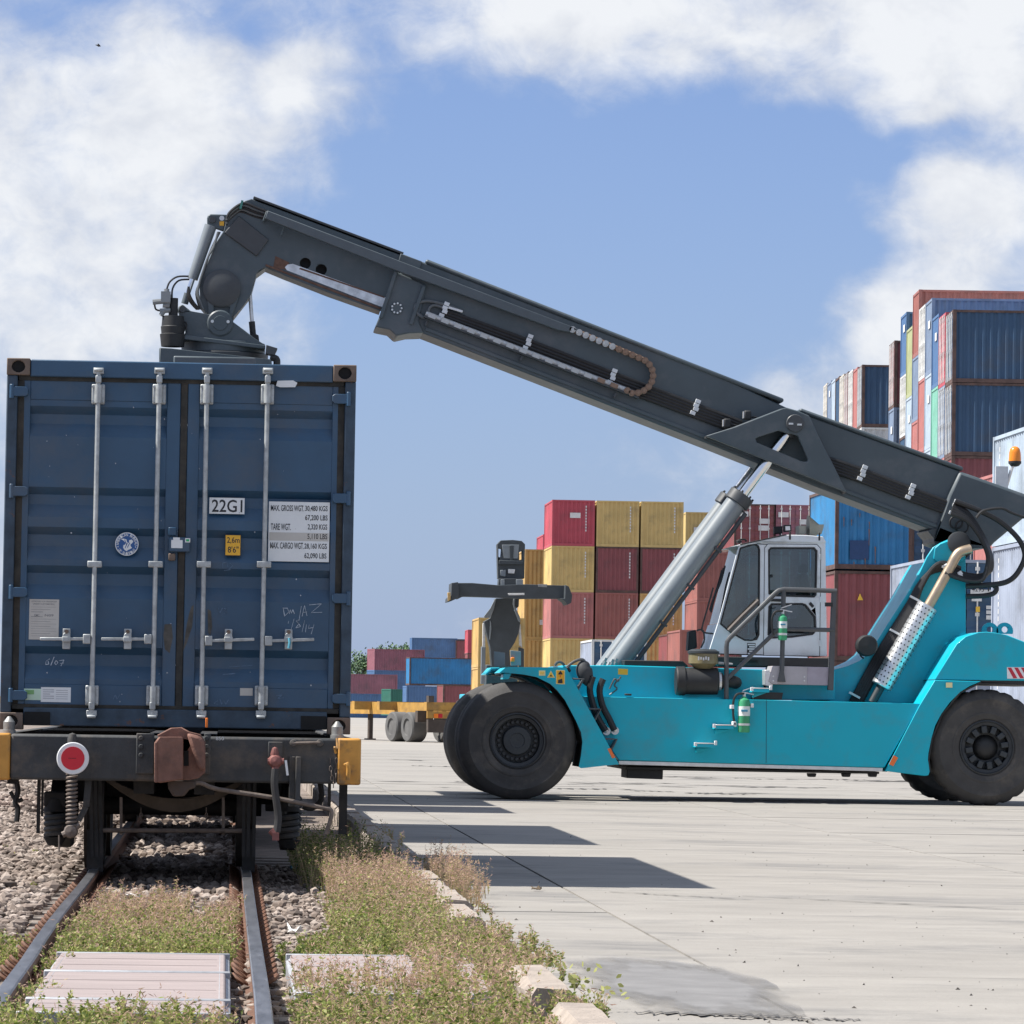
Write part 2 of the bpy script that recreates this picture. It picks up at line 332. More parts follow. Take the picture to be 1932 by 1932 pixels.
# ballast
ICO = [(0, 0, 1), (.894, 0, .447), (.276, .851, .447), (-.724, .526, .447), (-.724, -.526, .447), (.276, -.851, .447), (.724, .526, -.447), (-.276, .851, -.447), (-.894, 0, -.447), (-.276, -.851, -.447), (.724, -.526, -.447), (0, 0, -1)]
ICOF = [(0, 1, 2), (0, 2, 3), (0, 3, 4), (0, 4, 5), (0, 5, 1), (1, 6, 2), (2, 7, 3), (3, 8, 4), (4, 9, 5), (5, 10, 1), (2, 6, 7), (3, 7, 8), (4, 8, 9), (5, 9, 10), (1, 10, 6)]
def stones(mb, x0, x1, y0, y1, dens, smin, smax, z0=BED):
    for k in range(int((x1-x0)*(y1-y0)*dens)):
        x, y = random.uniform(x0, x1), random.uniform(y0, y1); s = random.uniform(smin, smax)*random.choice((.6, .8, 1, 1, 1.3))
        a = random.uniform(0, 6.28); ca, sa = math.cos(a)*s, math.sin(a)*s; sy, sz = random.uniform(.6, 1), random.uniform(.45, .85); z = z0+random.uniform(-.2, .9)*s*.8
        jit = [random.uniform(.7, 1.25) for _ in range(12)]; V = []
        for (vx, vy, vz), q in zip(ICO, jit): V.append((x+(vx*ca-vy*sy*sa)*q, y+(vx*sa+vy*sy*ca)*q, z+vz*sz*s*q))
        mb.add(V, ICOF)
mbs = [MB() for _ in range(4)]
for i, m_ in enumerate(mbs):
    stones(m_, -3.0, -1.12, 19, 48, 110, .018, .042, BED+.025); stones(m_, -4.5, -1.1, 48, 85, 14, .035, .06, BED+.03)
    stones(m_, -.85, .1, 36, 60, 25, .03, .05); stones(m_, -.85, .1, 21.5, 36, 75, .018, .042); stones(m_, .25, 1.22, 20, 34, 70, .016, .036); stones(m_, -1.4, -.95, 14.5, 19, 40, .02, .04); stones(m_, .03, .3, 15, 22, 60, .015, .035); stones(m_, .25, 1.2, 14.8, 17.5, 40, .016, .03)
gc = [(.25, .20, .165), (.18, .14, .115), (.11, .085, .07), (.33, .275, .235)]
for i, m_ in enumerate(mbs):
    tag(m_.build('ballast_gravel', mat('gravel%d' % i, gc[i], .9, var=.3, vscale=9), smooth=False, fix=False), 'loose grey brown ballast stones along the track', kind='stuff')

# railway track
RT = .065
track = thing('railway_track', 'metre gauge railway track with worn steel rails running under the wagon', 'railway track', (-.38, 30, 0))
steel_top = mat('rail_steel', (.30, .30, .31), .34, .9, var=.25, vscale=14, rust=.35, rscale=20, rcol=(.10, .055, .035), stretch=(1, .12, 1))
rail_side = mat('rail_rust', (.13, .065, .04), .8, var=.35, vscale=20)
def rail(path, name='rail'):
    hw = .034; prof = [(-hw, RT-.008), (-hw+.006, RT), (hw-.006, RT), (hw, RT-.008), (hw, RT-.036), (.009, RT-.048), (.009, RT-.105), (.055, RT-.12), (.055, RT-.13), (-.055, RT-.13), (-.055, RT-.12), (-.009, RT-.105), (-.009, RT-.048), (-hw, RT-.036)]
    n = len(prof); V = [(x+px, y, pz+dz) for x, y, dz in path for px, pz in prof]; F = []
    for i in range(len(path)-1):
        for k in range(n): F.append((i*n+k, i*n+(k+1) % n, (i+1)*n+(k+1) % n, (i+1)*n+k))
    F += [tuple(range(n)), tuple(range((len(path)-1)*n, len(path)*n))]
    mb = MB().add(V, F); o = mb.build(name, rail_side, track); o.data.materials.append(steel_top)
    for p in o.data.polygons:
        if p.normal.z > .3 and all(o.data.vertices[v].co.z > RT-.02 for v in p.vertices): p.material_index = 1
    return o
Lp = [e1(*q) for q in ((-60, 1050), (40, 900), (130, 760), (235, 600), (300, 480), (370, 360), (455, 250), (550, 140), (617, 50))]
Rp = [e1(*q) for q in ((1757, 1040), (1745, 850), (1730, 760), (1704, 600), (1680, 450), (1657, 280), (1646, 180), (1632, 50))]
def railpath(pts, X):
    w = [G(p, RT) for p in pts]; out = [(w[0].x, 9.0, 0)]
    for v in w: out.append((.5*v.x+.5*X, v.y, random.uniform(-.003, .003)))
    out += [(X, 32, 0), (X, 60, 0), (X, 160, 0)]; return out
XL, XR = -.915, .16
rail(railpath(Lp, XL)); rail(railpath(Rp, XR))
slm = MB().box(-.95, .95, -.11, .11, -.11, -.0).mesh('sleeper'); slm.materials.append(mat('sleeper_concrete', (.22, .19, .165), .9, var=.25, vscale=7, bump=.4))
clips = mat('clip_rust', (.15, .07, .04), .75, var=.35, vscale=30)
clm = MB().tube([(-.03, -.05, 0), (.0, -.06, .02), (.05, -.05, .045), (.075, 0, .06), (.05, .05, .045), (0, .06, .02), (-.03, .05, 0)], .017, 6, 4).mesh('rail_clip'); clm.materials.append(clips)
for k in range(44):
    y = 9.6+k*.62
    if y > 21 and y < 60 or True:
        o = bpy.data.objects.new('sleeper', slm); COL.objects.link(o); o.parent = track; o.location = Vector(((XL+XR)/2, y, BED+.012))-track.location
for k in range(34):
    y = 19.6+k*.40
    if True:
        for X in (XL, XR):
            for s in (-1, 1):
                o = bpy.data.objects.new('rail_clip', clm); COL.objects.link(o); o.parent = track; o.location = Vector((X+s*.055, y, BED+.02))-track.location; o.scale = (.62, .9, .8); o.rotation_euler = (0, 0, 0 if s > 0 else math.pi)

# crossing panels
panel_m = mat('pink_concrete', (.29, .24, .228), .85, var=.12, vscale=5, bump=.25, bscale=70, stretch=(.4, 2, 1)); edge_m = mat('panel_edge', (.36, .37, .385), .55, .3, var=.2, vscale=12, rust=.25, rscale=8)
def panel(x0, x1, y0, y1, label, zt=.055, tilt=0):
    t = thing('crossing_panel', label, 'crossing panel', ((x0+x1)/2, (y0+y1)/2, BED), 'level crossing panels', 0)
    MB().box(x0+.02, x1-.02, y0+.02, y1-.02, BED-.02, zt).build('concrete_slab', panel_m, t, .012)
    for a, b in ((y0, y0+.022), (y1-.022, y1)): MB().box(x0, x1, a, b, BED-.02, zt+.004).build('steel_edge', edge_m, t, .004)
    for a, b in ((x0, x0+.05), (x1-.05, x1)):
        MB().prism([(a, BED), (b, BED), (b-.0 if a != x0 else b, zt+.003), (a+.0, zt+.003)] if False else [(a, BED), (b, BED), (b, zt+.003 if a == x0 else zt-.03), (a, zt-.03 if a == x0 else zt+.003)], y0+.0225, y1-.0225).build('end_bevel', edge_m, t, .006)
    for k in (1, 2): 
        y = y0+(y1-y0)*k/3; MB().box(x0+.06, x1-.06, y-.004, y+.004, zt-.01, zt+.0015).build('rib', panel_m, t)
    return t
panel(-.775, .045, 16.35, 17.1, 'pink concrete crossing panel between the rails, nearest to the viewer')
panel(-.775, .045, 17.13, 18.85, 'long pink concrete crossing panel in the middle between the rails')
panel(-.775, .045, 18.88, 20.25, 'pink concrete crossing panel between the rails, closest to the wagon')
panel(.31, 1.2, 17.6, 20.3, 'pink crossing panel half covered by weeds right of the right rail')
panel(-1.95, -1.09, 17.0, 20.2, 'crossing panel cut off by the left picture edge outside the left rail')

# kerb stones
kerb_m = mat('kerb_concrete', (.33, .28, .235), .9, var=.2, vscale=6, bump=.5, bscale=50, dirt=((.2, .17, .15), .5, 4))
ORD = ['zeroth']+'first second third fourth fifth sixth seventh eighth ninth tenth eleventh twelfth thirteenth fourteenth fifteenth sixteenth seventeenth eighteenth nineteenth twentieth'.split()+['twenty-'+q for q in 'first second third fourth fifth sixth seventh eighth ninth'.split()]+['thirtieth', 'thirty-first']
spans = [(15.0, 16.25), (17.2, 18.75)]+[(23.1+1.52*i, 24.6+1.52*i) for i in range(30)]
for i, (a, b) in enumerate(spans):
    z = KTOP+random.uniform(-.012, .012); dx = random.uniform(-.015, .015)
    mb = MB(); n = 7; V = []
    for j in range(n+1):
        y = a+(b-a)*j/n; q = [(KX0, BED-.03), (KX0+.005, z-.035), (KX0+.035, z), (KX1-.035, z), (KX1-.003, z-.035), (KX1, BED-.03)]
        V += [(x+dx+random.uniform(-.006, .006), y+(random.uniform(-.02, .02) if j in (0, n) else 0), zz+random.uniform(-.006, .006)) for x, zz in q]
    F = [(j*6+k, j*6+k+1, (j+1)*6+k+1, (j+1)*6+k) for j in range(n) for k in range(5)]+[tuple(range(6)), tuple(range(n*6, n*6+6))]
    lab = ['kerb stone cut off by the bottom picture edge', 'loose kerb stone among weeds in the foreground with a bright leafy sprig', 'kerb stone with a broken pitted end standing in the weeds'][i] if i < 3 else 'weathered kerb stone, %s beyond the one with the broken pitted end' % ORD[i-2]
    tag(mb.add(V, F).build('kerb_stone', kerb_m, loc=(KX0, a, BED)), lab, 'kerb', 'kerb stones beside the track')
# ================================================================== FRONT CONTAINER
navy = mat('navy_paint', (.020, .068, .132), .42, spec=.6, coat=.08, var=.16, vscale=2.2, bump=.06, bscale=25, rust=.06, rscale=9, dirt=((.045, .075, .115), .9, 1.6))
navy_edge = mat('navy_worn_edge', (.035, .06, .09), .65, var=.3, vscale=9, rust=.42, rscale=7, rcol=(.13, .06, .035))
cast_m = mat('casting_steel', (.15, .11, .085), .7, .1, var=.35, vscale=9, rust=.35, rscale=11, rcol=(.17, .07, .035))
galv = mat('galvanised', (.39, .41, .41), .5, .35, var=.25, vscale=16, rust=.10, rscale=14, rcol=(.2, .13, .08))
gasket_m = mat('rubber_gasket', (.035, .034, .03), .85, var=.4, vscale=14, dirt=((.075, .06, .045), .7, 3))
hole_m = mat('hollow_black', (.01, .01, .01), .9)
white_s = mat('white_sticker', (.72, .74, .74), .5, var=.05, vscale=5); black_p = mat('black_print', (.02, .022, .028), .6); yellow_s = mat('yellow_sticker', (.80, .43, .03), .45, var=.06)
grey_s = mat('aged_sticker', (.50, .48, .44), .55, var=.08); chalk_m = mat('chalk', (.42, .48, .55), .9, var=.4, vscale=40); faint_chalk = mat('faint_chalk', (.10, .16, .24), .9, var=.4, vscale=40)
YF, CW, CH = 29.70, 2.438, 2.591
_l = W(c1(24, 1000), YF).x; _r = W(c1(1861, 1000), YF).x; CX = (_l+_r)/2; _t = W(c1(955, 64), YF).z; _b = W(c1(945, 1988), YF).z; CZ = (_t+_b)/2-CH/2
LXX, RXX, ZB, ZT = CX-CW/2, CX+CW/2, CZ, CZ+CH
def FC(cx, cy):
    """photo crop -> metres on the door end"""
    xl = 40-(cy-45)*.0171; xr = 1877-(cy-82)*.0171; tp = 45+(cx-40)*.0201; bt = 1976+(cx-10)*.0130
    return LXX+(cx-xl)/(xr-xl)*CW, ZB+(bt-cy)/(bt-tp)*CH
front = thing('shipping_container', 'navy blue shipping container with closed doors on the end wagon', 'container', (CX, YF+3, ZB))
YD = YF+.055          # door skin
# frame
for x0, x1 in ((LXX, LXX+.075), (RXX-.075, RXX)):
    MB().box(x0, x1, YF+.012, YF+.14, ZB+.118, ZT-.118).build('corner_post', navy_edge, front, .008)
    MB().box(x0, x1, YF+5.93, YF+6.058, ZB+.118, ZT-.118).build('corner_post', navy_edge, front, .008)
MB().box(LXX+.162, RXX-.162, YF+.012, YF+.12, ZT-.125, ZT-.006).build('door_header', navy, front, .008)
sill = MB().box(LXX+.162, RXX-.162, YF+.02, YF+.15, ZB+.03, ZB+.155)
sill.build('door_sill', navy_edge, front, .008)
for cxa, cxb in ((135, 270), (1585, 1720)):
    xa, _ = FC(cxa, 1950); xb, _ = FC(cxb, 1950)
    MB().box(xa, xb, YF+.014, YF+.05, ZB+.032, ZB+.125).build('fork_pocket', hole_m, front)
def casting(x, y, z, sx, sy):
    mb = MB(); w, h, d = .162, .118, .178
    x0 = x if sx > 0 else x-w; y0 = y if sy > 0 else y-d; a, b = .05, .038; cx, cz = x0+w/2, z+h/2
    ell = [(cx+b*math.cos(t)*(1+.25*abs(math.cos(t))), cz+a*.85*math.sin(t)) for t in [2*math.pi*k/14 for k in range(14)]]
    mb.prism([(x0, z), (x0+w, z), (x0+w, z+h), (x0, z+h)], y0, y0+.03, [ell]); mb.box(x0, x0+w, y0+.031, y0+d, z, z+h)
    o = mb.build('corner_casting', cast_m, front, .006); MB().prism(ell, y0+.024, y0+.0305).build('hole', hole_m, o); return o
for sx, x in ((1, LXX-.002), (-1, RXX+.002)):
    for z in (ZB, ZT-.118): casting(x, YF-.002, z, sx, 1); casting(x, YF+6.062, z, sx, -1)
for x0, x1 in ((LXX+.004, LXX+.064), (RXX-.064, RXX-.004)):
    MB().box(x0, x1, YF+.19, YF+5.88, ZT-.075, ZT-.012).build('top_rail', navy_edge, front); MB().box(x0, x1, YF+.19, YF+5.88, ZB+.02, ZB+.165).build('bottom_rail', navy_edge, front)
def corr(x, y0, y1, z0, z1, dep, pitch=.278):
    """corrugated sheet in the YZ plane"""
    n = max(1, round((y1-y0)/pitch)); p = (y1-y0)/n; P = []
    for i in range(n): a = y0+i*p; P += [(x, a), (x, a+.26*p), (x+dep, a+.5*p), (x+dep, a+.76*p)]
    P.append((x, y1)); V = [(px, py, z) for z in (z0, z1) for px, py in P]; m = len(P); return MB().add(V, [(i, i+1, m+i+1, m+i) for i in range(m-1)])
corr(LXX+.02, YF+.14, YF+5.93, ZB+.16, ZT-.07, .036).build('side_wall', navy, front, smooth=False); corr(RXX-.02, YF+.14, YF+5.93, ZB+.16, ZT-.07, -.036).build('side_wall', navy, front, smooth=False)
q = corr(0, LXX+.06, RXX-.06, ZB+.15, ZT-.06, -.04, .24); q.V = [(y, YF+6.05+x, z) for x, y, z in q.V]; q.build('end_wall', navy, front, smooth=False)
MB().box(LXX+.06, RXX-.06, YF+.12, YF+5.95, ZT-.045, ZT-.03).build('roof', navy, front); MB().box(LXX+.064, RXX-.064, YF+.15, YF+5.9, ZB+.10, ZB+.15).build('floor', hole_m, front)
# door leaves with pressed horizontal corrugations (profile in Y,Z)
xm = FC(957, 1000)[0]
def leaf(name, xa, xb, ia, ib, label):
    d = thing.__wrapped__ if False else None
    z0, z1 = ZB+.165, ZT-.145
    ys_ = [275, 300, 360, 405, 462, 725, 775, 820, 880, 932, 985, 1050, 1100, 1132, 1185, 1240, 1300, 1552, 1605, 1660, 1730, 1752]
    # crest (flush) and valley (recessed) bands : upper dark = overhang, lower bright = slope facing up
    fl, rc = YD, YD+.052
    prof = [(1752, fl), (1724, fl), (1655, rc), (1595, rc), (1556, fl), (1304, fl), (1235, rc), (1175, rc), (1136, fl), (1104, fl), (1035, rc), (975, rc), (936, fl), (884, fl), (818, rc), (766, rc), (728, fl), (464, fl), (396, rc), (346, rc), (306, fl), (275, fl)]
    zz = [(FC((ia+ib)/2, a-(8 if ia < 900 else -8))[1], y) for a, y in prof]
    xa2, xb2 = FC(ia, 900)[0], FC(ib, 900)[0]; mb = MB(); n = len(zz)
    mb.add([(x, y, z) for x in (xa2, xb2) for z, y in zz], [(i, i+1, n+i+1, n+i) for i in range(n-1)])
    for x in (xa2, xb2):    # press end faces
        for i in range(n-1):
            if zz[i][1] > fl+1e-4 or zz[i+1][1] > fl+1e-4: mb.add([(x, fl, zz[i][0]), (x, zz[i][1], zz[i][0]), (x, zz[i+1][1], zz[i+1][0]), (x, fl, zz[i+1][0])], [(0, 1, 2, 3)])
    o = mb.build(name, navy, front, smooth=False, label=label)
    fr = MB(); zt, zb = zz[-1][0], zz[0][0]
    fr.box(xa, xa2-.0005, YD-.004, YD+.05, z0, z1); fr.box(xb2+.0005, xb, YD-.004, YD+.05, z0, z1); fr.box(xa2, xb2, YD-.003, YD+.05, zt+.001, z1-.001); fr.box(xa2, xb2, YD-.003, YD+.05, z0+.001, zb-.001)
    fr.build('door_frame', navy, o, .004); return o
dl = leaf('door', FC(62, 1000)[0], xm-.025, 150, 868, 'left door leaf with the round emblem')
dr = leaf('door', xm+.025, FC(1835, 1000)[0], 1040, 1742, 'right door leaf with the weight panel')
MB().box(xm-.024, xm+.024, YD-.012, YD+.02, ZB+.16, ZT-.14).build('gasket', gasket_m, front, .006)
for z0, z1 in ((ZT-.144, ZT-.126), (ZB+.15, ZB+.168)): MB().box(LXX+.08, RXX-.08, YD-.014, YD+.02, z0-.008, z1+.012).build('gasket', gasket_m, front, .004)
for x0, x1 in ((LXX+.076, LXX+.122), (RXX-.122, RXX-.076)): MB().box(x0, x1, YD-.008, YD+.02, ZB+.18, ZT-.15).build('gasket', gasket_m, front, .004)
# hinges
for side in (0, 1):
    for cy in ((220, 740, 1265, 1800, ) if side == 0 else (258, 775, 1295, 1815)):
        x, z = FC(105 if side == 0 else 1795, cy); w = .075; s = 1 if side == 0 else -1
        mb = MB().prism([(x-w*.75, z+.034), (x+w*.55, z+.034), (x+w*.8, z+.022), (x+w*.8, z-.018), (x+w*.55, z-.034), (x-w*.75, z-.034)] if s > 0 else [(x+w*.75, z+.034), (x-w*.55, z+.034), (x-w*.8, z+.022), (x-w*.8, z-.018), (x-w*.55, z-.034), (x+w*.75, z-.034)], YF-.004, YF+.05)
        mb.cyl((x-s*w*.72, YF+.005, z-.05), (x-s*w*.72, YF+.005, z+.05), .016, n=10); mb.build('hinge', navy, front, .004)
# locking bars
bars = [((520, 100), (505, 1115), (488, 1905)), ((840, 108), (822, 1118), (806, 1910)), ((1090, 112), (1078, 1122), (1062, 1912)), ((1410, 118), (1393, 1126), (1375, 1912))]
BY = YF-.022
for (a, m_, b_) in bars:
    xt, zt = FC(*a); xb, zb = FC(*b_); bar = MB().cyl((xt, BY, zt-.02), (xb, BY, zb+.02), .0165, n=16).build('locking_bar', galv, front)
    def at(cy): z = FC(a[0], cy)[1]; t = (zt-z)/(zt-zb); return xt+(xb-xt)*t, z
    for cy, h in ((235, .07), (1800, .07)):
        x, z = at(cy); k = MB().box(x-.046, x+.046, BY+.008, BY+.06, z-h, z+h).build('bearing_bracket', galv, bar, .008)
        MB().cyl((x, BY, z-h*.9), (x, BY, z+h*.9), .026, n=16).build('sleeve', galv, k)
        r_ = MB()
        for i in (-1, 1):
            for j in (-1, 1): r_.cyl((x+i*.036, BY+.009, z+j*h*.72), (x+i*.036, BY-.002, z+j*h*.72), .009, n=8)
        r_.build('rivet', galv, k)
    x, z = at(1120); k = MB().box(x-.05, x+.05, BY-.0185, BY+.06, z-.022, z+.022).build('guide_bracket', galv, bar, .006)
    for i in (-1, 1): MB().cyl((x+i*.036, BY-.018, z), (x+i*.036, BY-.026, z), .009, n=8).build('rivet', galv, k)
    for cy, up in ((125, 1), (1895, -1)):
        x, z = at(cy); k = MB().box(x-.036, x+.036, BY-.012, BY+.045, z-.012+up*.006, z+.03*1+up*.006); k.box(x-.020, x+.020, BY-.026, BY+.04, z-up*.05-.02, z-up*.05+.03); k.cyl((x-.03, BY-.02, z+up*.02), (x+.03, BY-.02, z+up*.02), .012, n=8)
        k.build('cam_keeper', galv, bar, .005)
# handles: grip end, hub end, catch
for (xa, xh, xc) in ((218, 462, 356), (538, 782, 676), (1340, 1100, 1204), (1655, 1415, 1520)):
    x0, z0 = FC(xa, 1508); x1, z1 = FC(xh, 1508+(8 if xa > 1000 else 0)); xq, zq = FC(xc, 1508)
    h = MB().obox((x0, BY-.012, z0), (x1, BY-.012, z1), (0, 0, 1), .022, .012).build('handle', galv, front, .004)
    MB().box(x1-.026, x1+.026, BY-.024, BY+.02, z1-.034, z1+.034).build('handle_hub', galv, h, .006)
    c = MB(); c.box(xq-.026, xq+.026, BY-.002, BY+.05, zq-.07, zq+.072); c.cyl((xq, BY-.022, zq+.02), (xq, BY+.02, zq+.02), .027, n=14); c.box(xq-.03, xq+.03, BY-.026, BY-.0185, zq-.02, zq+.016)
    c.build('catch', galv, h, .01); MB().cyl((xq, BY-.03, zq+.052), (xq, BY-.003, zq+.052), .014, n=10).build('rivet', cast_m, h)
# lock box
def rect(a, b, c, d): x0, z1 = FC(a, b); x1, z0 = FC(c, d); return x0, x1, z0, z1
def plate(name, r, y0, y1, m, par=front, bev=.0, label=None): return MB().box(r[0], r[1], y0, y1, r[2], r[3]).build(name, m, par, bev, label=label)
YL = YD-.07
lb = plate('lock_box', rect(890, 978, 1000, 1056), YL, YD-.013, navy, bev=.008); plate('lock_tab', rect(888, 926, 928, 970), YD-.05, YD-.013, navy, bev=.006); plate('lock_tab', rect(888, 1062, 924, 1100), YD-.05, YD-.013, cast_m, bev=.006)
plate('paper_label', rect(903, 993, 962, 1036), YL-.002, YL-.0005, white_s, lb); plate('paper_label', rect(913, 980, 948, 995), YL-.003, YL-.0021, white_s, lb); plate('green_label', rect(976, 984, 1002, 1006), YL-.002, YL-.0005, white_s, lb); plate('green_mark', rect(981, 989, 997, 1001), YL-.003, YL-.0021, mat('green_print', (.02, .35, .12), .5), lb)
# stickers: at the crest plane
YS = YD-.0045
def sticker(name, r, m, par, y=YS): return MB().box(r[0], r[1], y, y+.0035, r[2], r[3]).build(name, m, par)
s22 = sticker('size_code_panel', rect(1103, 770, 1287, 857), white_s, dr); s22['label'] = 'white panel reading 22G1'
text('22G1', rect(1116, 780, 1276, 848), YS-.001, black_p, s22)
wp = sticker('weight_panel', rect(1417, 790, 1733, 1106), white_s, dr); wp['label'] = 'white panel listing gross, tare and cargo weights'
plate('grey_band', rect(1419, 950, 1731, 998), YS-.001, YS-.0005, grey_s, wp)
for s_, a, b, c, d in (('MAX. GROSS WGT.', 1427, 808, 1602, 842), ('30,480 KGS', 1608, 812, 1726, 846), ('67,200 LBS', 1608, 860, 1726, 894), ('TARE WGT.', 1427, 904, 1532, 940), ('2,320 KGS', 1622, 908, 1724, 942), ('5,110 LBS', 1620, 958, 1724, 992), ('MAX. CARGO WGT.', 1424, 1002, 1600, 1038), ('28,160 KGS', 1604, 1008, 1722, 1042), ('62,090 LBS', 1604, 1058, 1720, 1092)):
    text(s_, rect(a, b, c, d), YS-.0016, black_p, wp)
ys_ = sticker('height_sticker', rect(1186, 962, 1268, 1075), black_p, dr); ys_['label'] = 'yellow height sticker reading 2,6m 8\'6"'
plate('yellow_field', rect(1189, 966, 1265, 1071), YS-.001, YS-.0004, yellow_s, ys_); text('2,6m', rect(1196, 976, 1262, 1012), YS-.0016, black_p, ys_); text('8\'6"', rect(1200, 1024, 1256, 1058), YS-.0016, black_p, ys_)
# round emblem
ex, ez = FC(669, 1013); er = .0815
em = MB().lathe((ex, YS, ez), [(0, -.0002), (er, 0), (er, .0035)], 48).build('round_emblem', white_s, dl); em['label'] = 'round blue and white emblem with lettering round its rim'
blue_s = mat('emblem_blue', (.02, .09, .27), .5)
MB().lathe((ex, YS-.0012, ez), [(0, 0), (er*.925, .0002), (er*.925, .0006)], 48).build('blue_field', blue_s, em)
def arc_text(s, a0, a1, rr, h, flip=False):
    for i, ch in enumerate(s):
        if ch == ' ': continue
        t = R(a0+(a1-a0)*(i+.5)/len(s)); o = text(ch, (-h*.36, h*.36, -h/2, h/2), 0, white_s, em, 'rim_letter')
        off = root_loc(em); rot = Matrix.Rotation((t-math.pi/2) if not flip else (t+math.pi/2), 3, 'Y')
        rot = Matrix.Rotation(-((t-math.pi/2) if not flip else (t+math.pi/2)), 3, 'Y')
        for v in o.data.vertices: v.co = rot @ (v.co+off)+Vector((ex+rr*math.cos(t), YS-.002, ez+rr*math.sin(t)))-off
arc_text('AMERICAN BUREAU', 188, -8, er*.79, .0195); arc_text('OF SHIPPING', 214, 326, er*.80, .0185, True)
for t in (198, 342): MB().lathe((ex+er*.79*math.cos(R(t)), YS-.0016, ez+er*.79*math.sin(R(t))), [(0, 0), (.004, .0001), (.004, .0003)], 10).build('rim_dot', white_s, em)
def e_(pts): return [(ex+er*a, ez+er*b) for a, b in pts]
MB().prism(e_([(-.52, .42), (-.30, .46), (-.05, .40), (.02, .15), (.20, .08), (.18, .32), (.42, .40), (.55, .22), (.42, .05), (.30, -.05), (.35, -.2), (.45, -.32), (.3, -.42), (.12, -.5), (-.02, -.62), (-.2, -.5), (-.32, -.3), (-.28, -.1), (-.15, -.05), (-.1, .1), (-.3, .3)]), YS-.0022, YS-.0016).build('eagle', white_s, em)
for a, b in (((-.2, .38), (.0, -.1)), ((.05, .1), (-.15, -.35)), ((.25, .1), (.05, -.3))): MB().obox((ex+er*a[0], YS-.0024, ez+er*a[1]), (ex+er*b[0], YS-.0024, ez+er*b[1]), (0, 1, 0), .0006, .005).build('feather_line', blue_s, em)
# data plate & small labels
dp = sticker('data_plate', rect(160, 1300, 312, 1512), grey_s, dl); dp['label'] = 'pale metal approval data plate'
for k, (s_, a, b) in enumerate((('APPROVED FOR TRANSPORT', 170, 304), ('UNDER CUSTOMS SEAL', 178, 292))): text(s_, rect(a, 1308+k*13, b, 1317+k*13), YS-.001, mat('plate_print', (.2, .2, .2), .6), dp)
pm = MATS['plate_print']
text('CMC', rect(184, 1378, 212, 1390), YS-.001, pm, dp); text('N09', rect(240, 1378, 286, 1391), YS-.001, pm, dp)
mb = MB()
for k in range(13):
    x0, x1, z0, z1 = rect(168, 1340+k*12.5, random.choice((230, 270, 300)), 1343+k*12.5)
    if abs(k-3) > 0: mb.box(x0, x1, YS-.001, YS-.0004, z0, z1)
mb.build('print_lines', pm, dp, smooth=False)
sl = sticker('paper_label', rect(133, 1765, 228, 1825), mat('pale_green_label', (.50, .66, .52), .6), dl); s2 = sticker('paper_label', rect(222, 1757, 377, 1836), white_s, dl, YS-.0008)
mb = MB()
for k in range(5): x0, x1, z0, z1 = rect(232, 1768+k*11, random.choice((270, 290)), 1774+k*11); mb.box(x0, x1, YS-.0016, YS-.001, z0, z1); x0, x1, z0, z1 = rect(300, 1772+k*11, 362, 1776+k*11); mb.box(x0, x1, YS-.0016, YS-.001, z0, z1)
mb.build('print_lines', mat('grey_print', (.42, .43, .45), .6), s2, smooth=False)
plate('green_mark', rect(140, 1772, 185, 1795), YS-.001, YS-.0003, mat('olive_print', (.2, .4, .15), .6), sl)
sticker('torn_label', rect(1266, 1760, 1332, 1800), grey_s, dr)
x0, x1, z0, z1 = rect(1453, 163, 1565, 197); MB().prism([(x0, z0+.006), (x0+.01, z1), (x1-.03, z1+.004), (x1, z1-.012), (x1-.015, z0), (x0+.03, z0-.003)], YF+.008, YF+.0115).build('white_tape', white_s, front)
# chalk marks
def chalk(lines, m=chalk_m, w=.004, par=dr, y=YS-.0005):
    mb = MB()
    for ln in lines:
        p = [FC(*q) for q in ln]
        for a, b in zip(p, p[1:]): mb.obox((a[0], y, a[1]), (b[0], y, b[1]), (0, 1, 0), .0008, w*random.uniform(.6, 1.3))
    return tag(mb.build('chalk_mark', m, par, smooth=False), kind='stuff')
chalk([[(1492, 1342), (1500, 1388)], [(1490, 1345), (1515, 1345), (1522, 1365), (1498, 1388)], [(1525, 1375), (1530, 1352), (1536, 1372), (1543, 1352), (1552, 1375)], [(1575, 1412), (1588, 1335)], [(1592, 1388), (1605, 1330), (1618, 1385)], [(1595, 1368), (1618, 1364)], [(1630, 1328), (1695, 1322), (1640, 1368), (1698, 1366)], [(1518, 1425), (1522, 1412)], [(1535, 1455), (1550, 1400)], [(1580, 1402), (1560, 1412), (1575, 1428), (1558, 1448), (1585, 1440), (1565, 1415)], [(1592, 1468), (1606, 1408)], [(1615, 1430), (1610, 1470)], [(1630, 1430), (1625, 1450), (1652, 1445)], [(1655, 1430), (1640, 1480)]])
chalk([[(268, 1610), (248, 1622), (245, 1640), (262, 1638), (258, 1622)], [(272, 1645), (290, 1600)], [(300, 1618), (292, 1632), (300, 1642), (310, 1630), (300, 1618)], [(318, 1620), (342, 1616), (325, 1648)], [(322, 1634), (340, 1632)]], par=dl)
chalk([[(1150, 1342), (1158, 1372), (1172, 1345)], [(1180, 1348), (1195, 1346), (1183, 1358), (1196, 1368), (1180, 1372)], [(1172, 1108), (1175, 1140)], [(1172, 1112), (1195, 1105), (1200, 1130)], [(1210, 1110), (1226, 1125), (1205, 1145)], [(1180, 1150), (1215, 1145)]], faint_chalk, .005)
